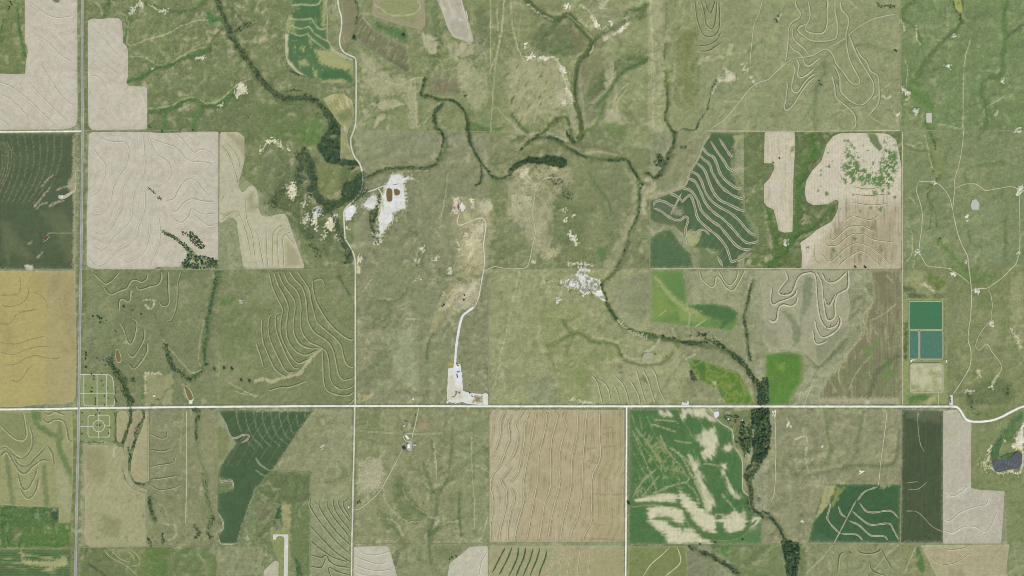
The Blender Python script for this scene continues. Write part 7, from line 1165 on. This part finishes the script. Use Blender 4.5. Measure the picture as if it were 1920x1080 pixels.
def grove(where, t, s, dens=.11, r=(1.4, 2.6)):
    p = P(t, s); x0, y0 = p.min(0); x1, y1 = p.max(0); n = int((x1 - x0) * (y1 - y0) * dens * 3.2)
    for _ in range(n):
        x, y = TR.uniform(x0, x1), TR.uniform(y0, y1)
        if not inside(p, np.array([x]), np.array([y]))[0]: continue
        if float(hz(x, y, N25)) + .5 * float(hz(x, y, N8)) > .33: continue
        rr = r[0] * .75 + (r[1] * 1.15 - r[0] * .75) * TR.random() ** 1.3
        if ok(x, y, rr): TREES.append((x, y, rr, 'large dark green tree ' + where, 'trees ' + where, False))
def single(label, t, s, r=1.9, group=None):
    for x, y in P(t, s):
        TREES.append((x, y, r * 1.25 * TR.uniform(.9, 1.12), label, group or label + ' group', True)); ok(x, y, r, k=.1)
w = 'in the belt along the upper left creek'
belt(w, 'A1', '1630,0 1660,80 1690,150 1720,220 1760,310 1820,400 1880,480 1920,540', 10, .13); belt(w, 'A2', '0,540 60,620 120,680 200,730 300,740 380,735 450,760 520,830 560,880 590,930', 11, .13); belt(w, 'A1', '1760,250 1830,200 1890,190', 9, .09); belt(w, 'A2', '240,690 320,680 370,705', 4, .08); belt(w, 'A2', '230,500 280,545 370,580', 4, .06)
w = 'in the thick grove round the creek loop'
grove(w, 'TH', '290,200 330,170 400,230 400,560 440,560 560,580 590,620 400,620 340,600 270,590 210,500 170,440 250,330 290,260', .16); belt(w, 'TH', '110,600 130,700 150,780 140,860 190,930 240,970 300,1000 380,990 450,950 520,900 580,850 600,780 600,720', 16, .3); grove(w, 'TH', '440,790 520,760 600,720 600,850 540,900 480,960 420,960 420,880', .13); belt(w, 'TH', '60,480 100,580 120,650 130,720', 15, .28); belt(w, 'TH', '180,140 200,110', 8, .08); belt(w, 'TH', '60,300 50,420', 3, .06); belt(w, 'TH', '20,550 60,700 20,760', 12, .07, (1, 1.7)); belt(w, 'TH', '470,660 540,640', 8, .07)
w = 'in the belt beside the white quarry'
belt(w, 'B2', '770,510 830,485 720,550', 10, .13); belt(w, 'B2', '925,520 905,600 890,680 870,750 905,790', 9, .14); belt(w, 'B2', '860,640 880,760 905,850', 10, .09)
w = 'on the chalk bluffs below the creek loop'
belt(w, 'B2', '640,830 680,900 700,960 690,1010', 12, .18, (1.1, 2.1)); belt(w, 'B2', '120,600 160,520 220,450', 14, .15, (1, 1.9)); belt(w, 'B2', '480,640 560,620 600,700 640,800', 12, .16, (1, 1.9)); belt(w, 'B2', '340,740 400,820 470,950', 14, .07, (1, 1.8)); belt(w, 'B2', '310,200 350,260 320,330 330,420', 12, .18, (1.1, 2.0))
w = 'along the middle creek meander'
belt(w, 'A2', '1270,590 1255,650 1245,720 1300,720 1380,750 1450,750 1520,780 1570,850 1590,930 1600,1000 1605,1080', 5, .15); belt(w, 'A2', '1400,780 1345,840 1340,900 1360,970', 7, .15); belt(w, 'B2', '1340,0 1390,20 1410,80 1395,150 1370,230 1340,280 1270,300 1150,298 1020,305 930,325 870,355 830,370', 5, .14); belt(w, 'B2', '1580,0 1600,80 1640,180 1680,250 1730,310 1770,360 1830,380 1900,360', 5, .15); belt(w, 'B2', '1690,290 1690,400 1640,440', 4, .12); belt(w, 'A2', '1560,730 1580,715', 4, .1)
w = 'in the dark grove above the eroded hill'
grove(w, 'B3', '-30,330 10,280 50,255 130,215 200,225 280,210 350,215 410,240 410,280 380,300 320,290 250,270 120,260 60,290 10,330 -20,360', .19); belt(w, 'B3', '300,380 370,420 400,500 430,520', 16, .07, (1, 1.8))
w = 'scattered along the central creek bend'
belt(w, 'B3', '60,170 130,110 200,60', 5, .09); belt(w, 'B3', '260,65 300,80 370,100 430,160 490,190 560,230', 5, .08); belt(w, 'B3', '410,20 420,60 440,80 470,110 500,60', 6, .1); belt(w, 'A3', '340,910 380,920', 4, .12); belt(w, 'B3', '720,245 770,250 860,240 890,290 930,350 960,390', 4.5, .15); belt(w, 'B3', '940,420 960,560 940,680 880,780 880,860 830,970 780,1050', 3, .05)
w = 'along the creek branch left of the contour field'
belt(w, 'B3', '1220,40 1210,130 1180,180 1150,270 1080,380 1010,330', 7, .12); grove(w, 'B3', '1060,230 1100,195 1150,220 1140,300 1080,290', .16); belt(w, 'A3', '1155,660 1170,760 1145,880 1170,930 1220,1000 1290,970 1370,975 1410,900 1460,830 1490,700 1530,610', 3.5, .13, (1, 1.7)); belt(w, 'B3', '980,420 960,480', 4, .12); belt(w, 'B3', '1250,150 1300,145', 5, .07)
w = 'along the creek above the main road'
belt(w, 'C3', '700,200 720,300 770,370 800,400', 5, .12, (1, 1.9)); belt(w, 'C3', '960,490 1100,520 1200,540 1300,570', 6, .06); belt(w, 'C3', '1300,570 1400,570 1500,555 1600,620 1700,690 1760,760 1800,830 1850,880', 10, .12); belt(w, 'C3', '1340,790 1370,850', 8, .12); belt(w, 'C3', '1380,510 1450,510', 7, .07)
w = 'along the narrow draw beside the looping terraces'
belt(w, 'C3', '1800,110 1780,200 1760,300 1740,390 1760,480 1770,600 1790,700', 4.5, .12, (1, 1.8))
w = 'in the dense wood below the main road'
grove(w, 'WD', '930,250 960,170 1120,150 1370,150 1380,400 1420,650 1420,850 1390,1080 1300,1400 1200,1500 1000,1500 960,1080 1000,900 1020,700 940,620 930,400', .2, (1.6, 2.8)); grove(w, 'WD', '560,1000 680,830 900,850 960,1080 900,1250 760,1400 700,1200', .07); belt(w, 'D3', '1500,330 1470,400 1435,450 1460,500 1470,580 1460,640 1480,680 1540,710', 10, .17); belt(w, 'D3', '1540,330 1500,420 1460,480', 12, .12); grove(w, 'D3', '1400,150 1470,180 1480,260 1400,280 1400,210', .08); belt(w, 'D3', '1500,580 1520,620', 6, .08); grove(w, 'C3', '1840,880 1920,820 1930,1030 1850,1040', .16)
w = 'in the creek grove at the bottom edge'
belt(w, 'D4', '-30,690 0,700 40,750 80,800 100,860', 6, .16); grove(w, 'D4', '85,870 120,860 190,880 195,960 180,1060 190,1100 120,1100 105,980 90,920', .19, (1.5, 2.6)); belt(w, 'D3', '1090,905 1110,920', 5, .15); belt(w, 'D3', '1160,940 1220,950 1270,990 1330,1020 1390,1070', 8, .12)
w = 'in the tree clumps inside the pale square field'
belt(w, 'B1', '1110,455 1140,470 1165,490', 5, .2, (1, 1.7)); belt(w, 'B1', '1190,520 1205,540', 6, .2, (1, 1.8)); belt(w, 'B1', '1230,780 1300,820 1380,880 1440,940', 7, .18, (1.2, 2)); grove(w, 'B1', '1400,800 1440,780 1480,820 1535,880 1530,910 1490,900 1440,860', .2); grove(w, 'B1', '1370,1010 1420,940 1480,960 1550,965 1630,1000 1630,1055 1370,1055', .14); belt(w, 'B1', '1370,790 1390,785', 5, .2)
w = 'in the dark belt right of the cemetery'
belt(w, 'C1', '820,700 860,770 900,820 930,860 930,920 970,980 980,1040', 13, .15); belt(w, 'CM', '560,270 550,400 570,450', 3.5, .1); belt(w, 'C1', '985,850 1010,855', 6, .1)
w = 'in the draw left of the parallel terraces'
belt(w, 'C1', '1235,590 1270,680 1300,760 1370,800 1420,850', 10, .1); belt(w, 'C1', '1630,40 1600,200 1570,330 1550,420 1555,500', 7, .09, (1, 1.8)); belt(w, 'C1', '1540,560 1530,650 1540,720 1560,740', 8, .1, (1, 1.9)); belt(w, 'C1', '1420,850 1470,830 1520,770', 6, .1, (1, 1.7))
w = 'lining the swales below the cemetery'
belt(w, 'CM', '550,600 550,980', 3, .13, (.9, 1.5)); belt(w, 'CM', '100,1000 300,1002 550,1000', 2.5, .13, (.9, 1.5)); belt(w, 'CM', '760,570 760,700 720,820 690,930 660,1000', 6, .12); belt(w, 'CM', '940,580 940,680 880,770 840,870 800,1080', 4.5, .12); belt(w, 'D1', '840,515 890,520', 5, .13); belt(w, 'D1', '790,300 800,350 790,430', 4, .09)
w = 'in the draw beside the irrigated field'
belt(w, 'D1', '1195,65 1220,65 1218,110 1205,130', 7, .17); belt(w, 'D1', '1205,150 1205,250', 4, .08); belt(w, 'D1', '1240,460 1250,490 1270,560 1290,650 1300,740 1270,800 1300,850', 8, .06, (1, 1.8)); belt(w, 'D1', '915,600 935,690 960,735', 7, .1); belt(w, 'D1', '1195,780 1220,800 1205,850', 7, .12); belt(w, 'D1', '995,830 1005,880', 6, .09); belt(w, 'D1', '1305,700 1310,740', 6, .12); belt(w, 'D1', '910,860 930,890', 6, .1)
w = 'round the red-roofed house'
belt(w, 'WD', '260,380 320,320 430,340 520,350 600,360', 4, .16, (1.3, 2)); belt(w, 'WD', '680,500 740,510', 4, .2); belt(w, 'WD', '290,420 330,480', 4, .1); belt(w, 'WD', '800,640 880,640 960,620', 4, .12)
w = 'round the white farmhouse'
belt(w, 'FM', '175,410 180,500', 1.5, .3, (.8, 1.2)); single('big round tree beside the white barn', 'FM', '245,955', 3.0); belt(w, 'FM', '300,230 270,280 320,270', 4, .12, (.9, 1.4)); belt(w, 'FM', '220,570 290,550', 2, .15, (.8, 1.2)); belt(w, 'FM', '270,690 330,730 410,660', 3, .1, (.8, 1.2)); belt(w, 'FM', '530,100 520,140', 3, .15, (.9, 1.3))
w = 'in the weedy draw at the lower right track'
belt(w, 'C4', '1500,960 1520,1010 1540,1030', 8, .09, (.9, 1.6)); belt(w, 'C4', '1800,910 1790,960', 9, .09, (.9, 1.6)); belt(w, 'D4', '1210,10 1290,85 1350,90', 12, .03, (.8, 1.3))
w = 'along the dry gully in the right-hand pasture'
belt(w, 'B4', '1225,60 1250,120 1255,170', 3, .1, (.8, 1.2)); belt(w, 'B4', '1245,300 1220,370', 5, .08, (.8, 1.2)); belt(w, 'B4', '1290,350 1250,400 1200,450 1200,520', 4, .1, (.8, 1.2)); belt(w, 'B4', '1205,530 1235,600', 4, .1, (.8, 1.2)); belt(w, 'B4', '1225,620 1210,760', 3, .08, (.8, 1.2)); belt(w, 'B4', '1255,620 1262,700 1270,800', 2, .12, (.8, 1.1)); single('dark tree at the foot of the dry gully', 'B4', '1290,830', 1.6)
w = 'round the algae pond'
belt(w, 'A4', '1385,0 1400,60 1415,95', 4, .12, (1, 1.7)); belt(w, 'A4', '1455,0 1465,50', 3, .12, (1, 1.7)); belt(w, 'A4', '1440,110 1450,160', 4, .12, (1, 1.6)); belt(w, 'A4', '1425,20 1432,60', 3, .1, (.8, 1.3))
w = 'at the head of the gully near the top right'
belt(w, 'A4', '815,20 840,50 900,45 955,55', 5, .14, (1, 1.8))
single('clump tree at the upper left corner of the looping terraces', 'A4', '60,150 80,125 68,165', 1.6); single('lone dark tree left of the fence dropping from the top edge', 'A4', '956,383', 1.9); single('dark tree in the dip between looping terraces', 'A4', '385,605 392,634 403,640', 1.4)
single('big round tree beside the fallow strip, left one', 'A2', '742,290', 4.2); single('round tree between fallow strip and hay field', 'A2', '1113,268', 2.6); single('small dark tree below the cut hay field', 'A2', '1020,212', 1.3)
belt('at the head of the fallow strip', 'A2', '750,0 765,60 765,110 755,180', 5, .13, (1, 2))
single('tree in the pasture close to the highway', 'C1', '648,645 650,665 647,690 648,755', 1.7); single('tree in the clump of the upper terraced pasture', 'C1', '735,375 750,385 765,390 755,420 700,372', 1.8); single('lone tree among the cemetery pasture terraces', 'C1', '930,300', 2.2); single('small tree right of the lone terrace tree', 'C1', '998,328', 1.5); single('lone tree on a pale scuffed spot in the terraces', 'C1', '1063,357', 1.8); single('dark tree in a short row right of the draw', 'C1', '1612,770 1685,758 1745,765', 2.5); single('tree of the pair lower right of the draw', 'C1', '1815,850 1875,860', 2.4); single('small tree near the spindle-shaped pond', 'C1', '730,688 780,702 795,740 870,485 800,405', 1.3); belt('by the white shed right of the cemetery', 'C1', '1175,985 1190,1010', 7, .09, (.9, 1.5))
single('tree in the upper cemetery lawn', 'CM', '265,150 262,110 145,240 240,270 285,415 283,450 285,490 225,320 240,320 365,175 450,270 460,410 385,235 405,380 370,75 230,85 410,500', 1.25); single('tree in the lower cemetery lawn', 'CM', '345,775 308,775 105,610 105,730 105,890 478,805 460,880 290,635 315,570 340,610', 1.2)
single('dark tree clump in the pasture at the upper left corner', 'A1', '85,18 92,35 75,55 70,70', 1.8); single('dark bush on the top edge of the pale square field', 'A1', '1130,960 1120,945 1220,985 1450,980', 1.5); single('big tree at the entrance of the green swirl field', 'D3', '718,632', 2.6); single('tree at the foot of the green swirl field', 'D3', '1245,875 1415,855 1155,885', 1.6); single('dark tree pair in the haul road pit', 'C2', '1400,297 1412,285', 1.6); single('dark tree in the yellow eroded patch', 'C2', '1565,215 1560,250', 1.5); single('bush on the lower edge of the weedy pale field', 'B4', '655,1045 730,1045', 1.9); single('dark bush in the narrow bare strip', 'B4', '40,262 87,228', 1.5); single('tree along the fence in the grassy draw', 'D2', '1205,970 1230,960 1190,980', 1.4); single('tree beside the gravel road below the track', 'D2', '625,630 640,625', 1.8); single('tree in the pasture left of the white road pond', 'C3', '1075,655 1160,675 820,660', 1.2); single('dark bush on a broad looping terrace', 'C4', '100,205 125,205 165,195 185,160 440,280 460,275 440,460 470,445 350,545 345,500 465,100', .9, 'bushes on the looping terraces'); single('bush in the tank pasture right of the fence', 'D4', '505,935', 1.3)
# say where in its wood each large tree stands
_bb = {}
for t in TREES: _bb.setdefault(t[4], []).append(t[:2])
_bb = {k: (np.min(v, 0), np.max(v, 0)) for k, v in _bb.items()}
def whereabouts(t):
    if t[5]: return t
    lo, hi = _bb[t[4]]; u = (np.array(t[:2]) - lo) / np.maximum(hi - lo, 1e-6)
    v = ('upper', 'middle', 'lower')[min(2, int(u[1] * 3))]; h = ('left', 'central', 'right')[min(2, int(u[0] * 3))]
    return t[:3] + (t[3].replace('tree ', 'tree, %s %s, ' % (v, h) if (v, h) != ('middle', 'central') else 'tree, midway, ', 1),) + t[4:]
TREES = [whereabouts(t) for t in TREES]
TREES.sort(key=lambda t: (not t[5], -t[2]))
IND = TREES[:298]; REST = TREES[298:]
print('trees', len(TREES), len(REST))
seen = {}
for t in REST: seen[t[4]] = 1
for k, (x, y, r, lb, gr, fo) in enumerate(IND):
    e = bpy.data.objects.new('deciduous_tree', None); COL.objects.link(e); R = r * S; e.location = (float(wx(x)), float(wy(y)), float(hz(x, y)) + .1); e.rotation_euler.z = TR.uniform(0, 6.28); e.scale = (R, R, R * TR.uniform(.8, 1.05))
    tag(e, lb, 'tree', gr)
    for nm, me in (('trunk', TM_[k % 3]), ('crown', CM_[k % 8])):
        c = bpy.data.objects.new(nm, me); COL.objects.link(c); c.parent = e
def scatter_mesh(name, pts, data, label, zk=1.0):
    Vs, Fs, Cs = [], [], []; n0 = 0; rg = np.random.default_rng(3)
    for (x, y, r) in pts:
        V, F, c = data[rg.integers(len(data))]; a = rg.uniform(0, 6.28); R = r * S; ca, sa = math.cos(a) * R, math.sin(a) * R
        Vs.append(np.c_[V[:, 0] * ca - V[:, 1] * sa + float(wx(x)), V[:, 0] * sa + V[:, 1] * ca + float(wy(y)), V[:, 2] * R * zk * rg.uniform(.75, 1.0) + float(hz(x, y))]); Fs.append(F + n0); Cs.append(c * rg.uniform(.7, 1.5) * np.array([rg.uniform(.9, 1.25), 1, rg.uniform(.8, 1.05)])); n0 += len(V)
    o = mesh_np(name, np.vstack(Vs), np.vstack(Fs), np.vstack(Cs), None, ml, None, False, np.zeros(3)); return tag(o, label, None, None, 'stuff')
scatter_mesh('woodland', [t[:3] for t in REST], LIGHT, 'smaller dark green trees filling the creek woods and belts')
# low brush on the bluffs
SH = []
for t, s, n in (('B2', '60,560 240,440 480,560 640,700 650,900 520,1000 330,860 100,660', 420), ('B2', '230,180 420,200 400,480 240,420', 120), ('B2', '1120,900 1400,900 1440,1000 1150,1050', 90), ('B3', '0,280 440,300 440,540 200,560 0,620', 260), ('C3', '230,100 500,70 650,250 430,200 280,160', 90), ('C1', '650,360 1130,380 1100,760 660,700', 60), ('C4', '1480,880 1830,880 1830,1030 1490,1030', 120), ('D1', '920,560 1320,560 1320,890 920,890', 130), ('B2', '830,700 1050,650 960,980 860,980', 110), ('C3', '1150,480 1560,490 1750,720 1600,680 1280,610', 90), ('D3', '1300,120 1470,100 1460,350 1380,330', 50), ('D3', '1490,400 1571,500 1571,720 1490,650', 50), ('A2', '0,820 560,820 560,1080 0,1080', 60), ('A1', '1110,560 1900,560 1900,1000 1110,1000', 80), ('B4', '560,80 980,80 990,1000 420,1000', 40), ('PO', '20,740 190,740 650,900 680,990 60,990', 40), ('A3', '700,80 880,80 880,260 660,280', 40), ('A3', '340,480 470,480 470,780 380,780', 40)):
    p = P(t, s); x0, y0 = p.min(0); x1, y1 = p.max(0); c = 0
    while c < n:
        x, y = TR.uniform(x0, x1), TR.uniform(y0, y1)
        if inside(p, np.array([x]), np.array([y]))[0]: SH.append((x, y, TR.uniform(.45, 1.05))); c += 1
scatter_mesh('low_brush', SH, [(v_, f_, c_ * .75) for v_, f_, c_ in LIGHT[:4]], 'low dark brush dotted over bluffs and draws', .7)
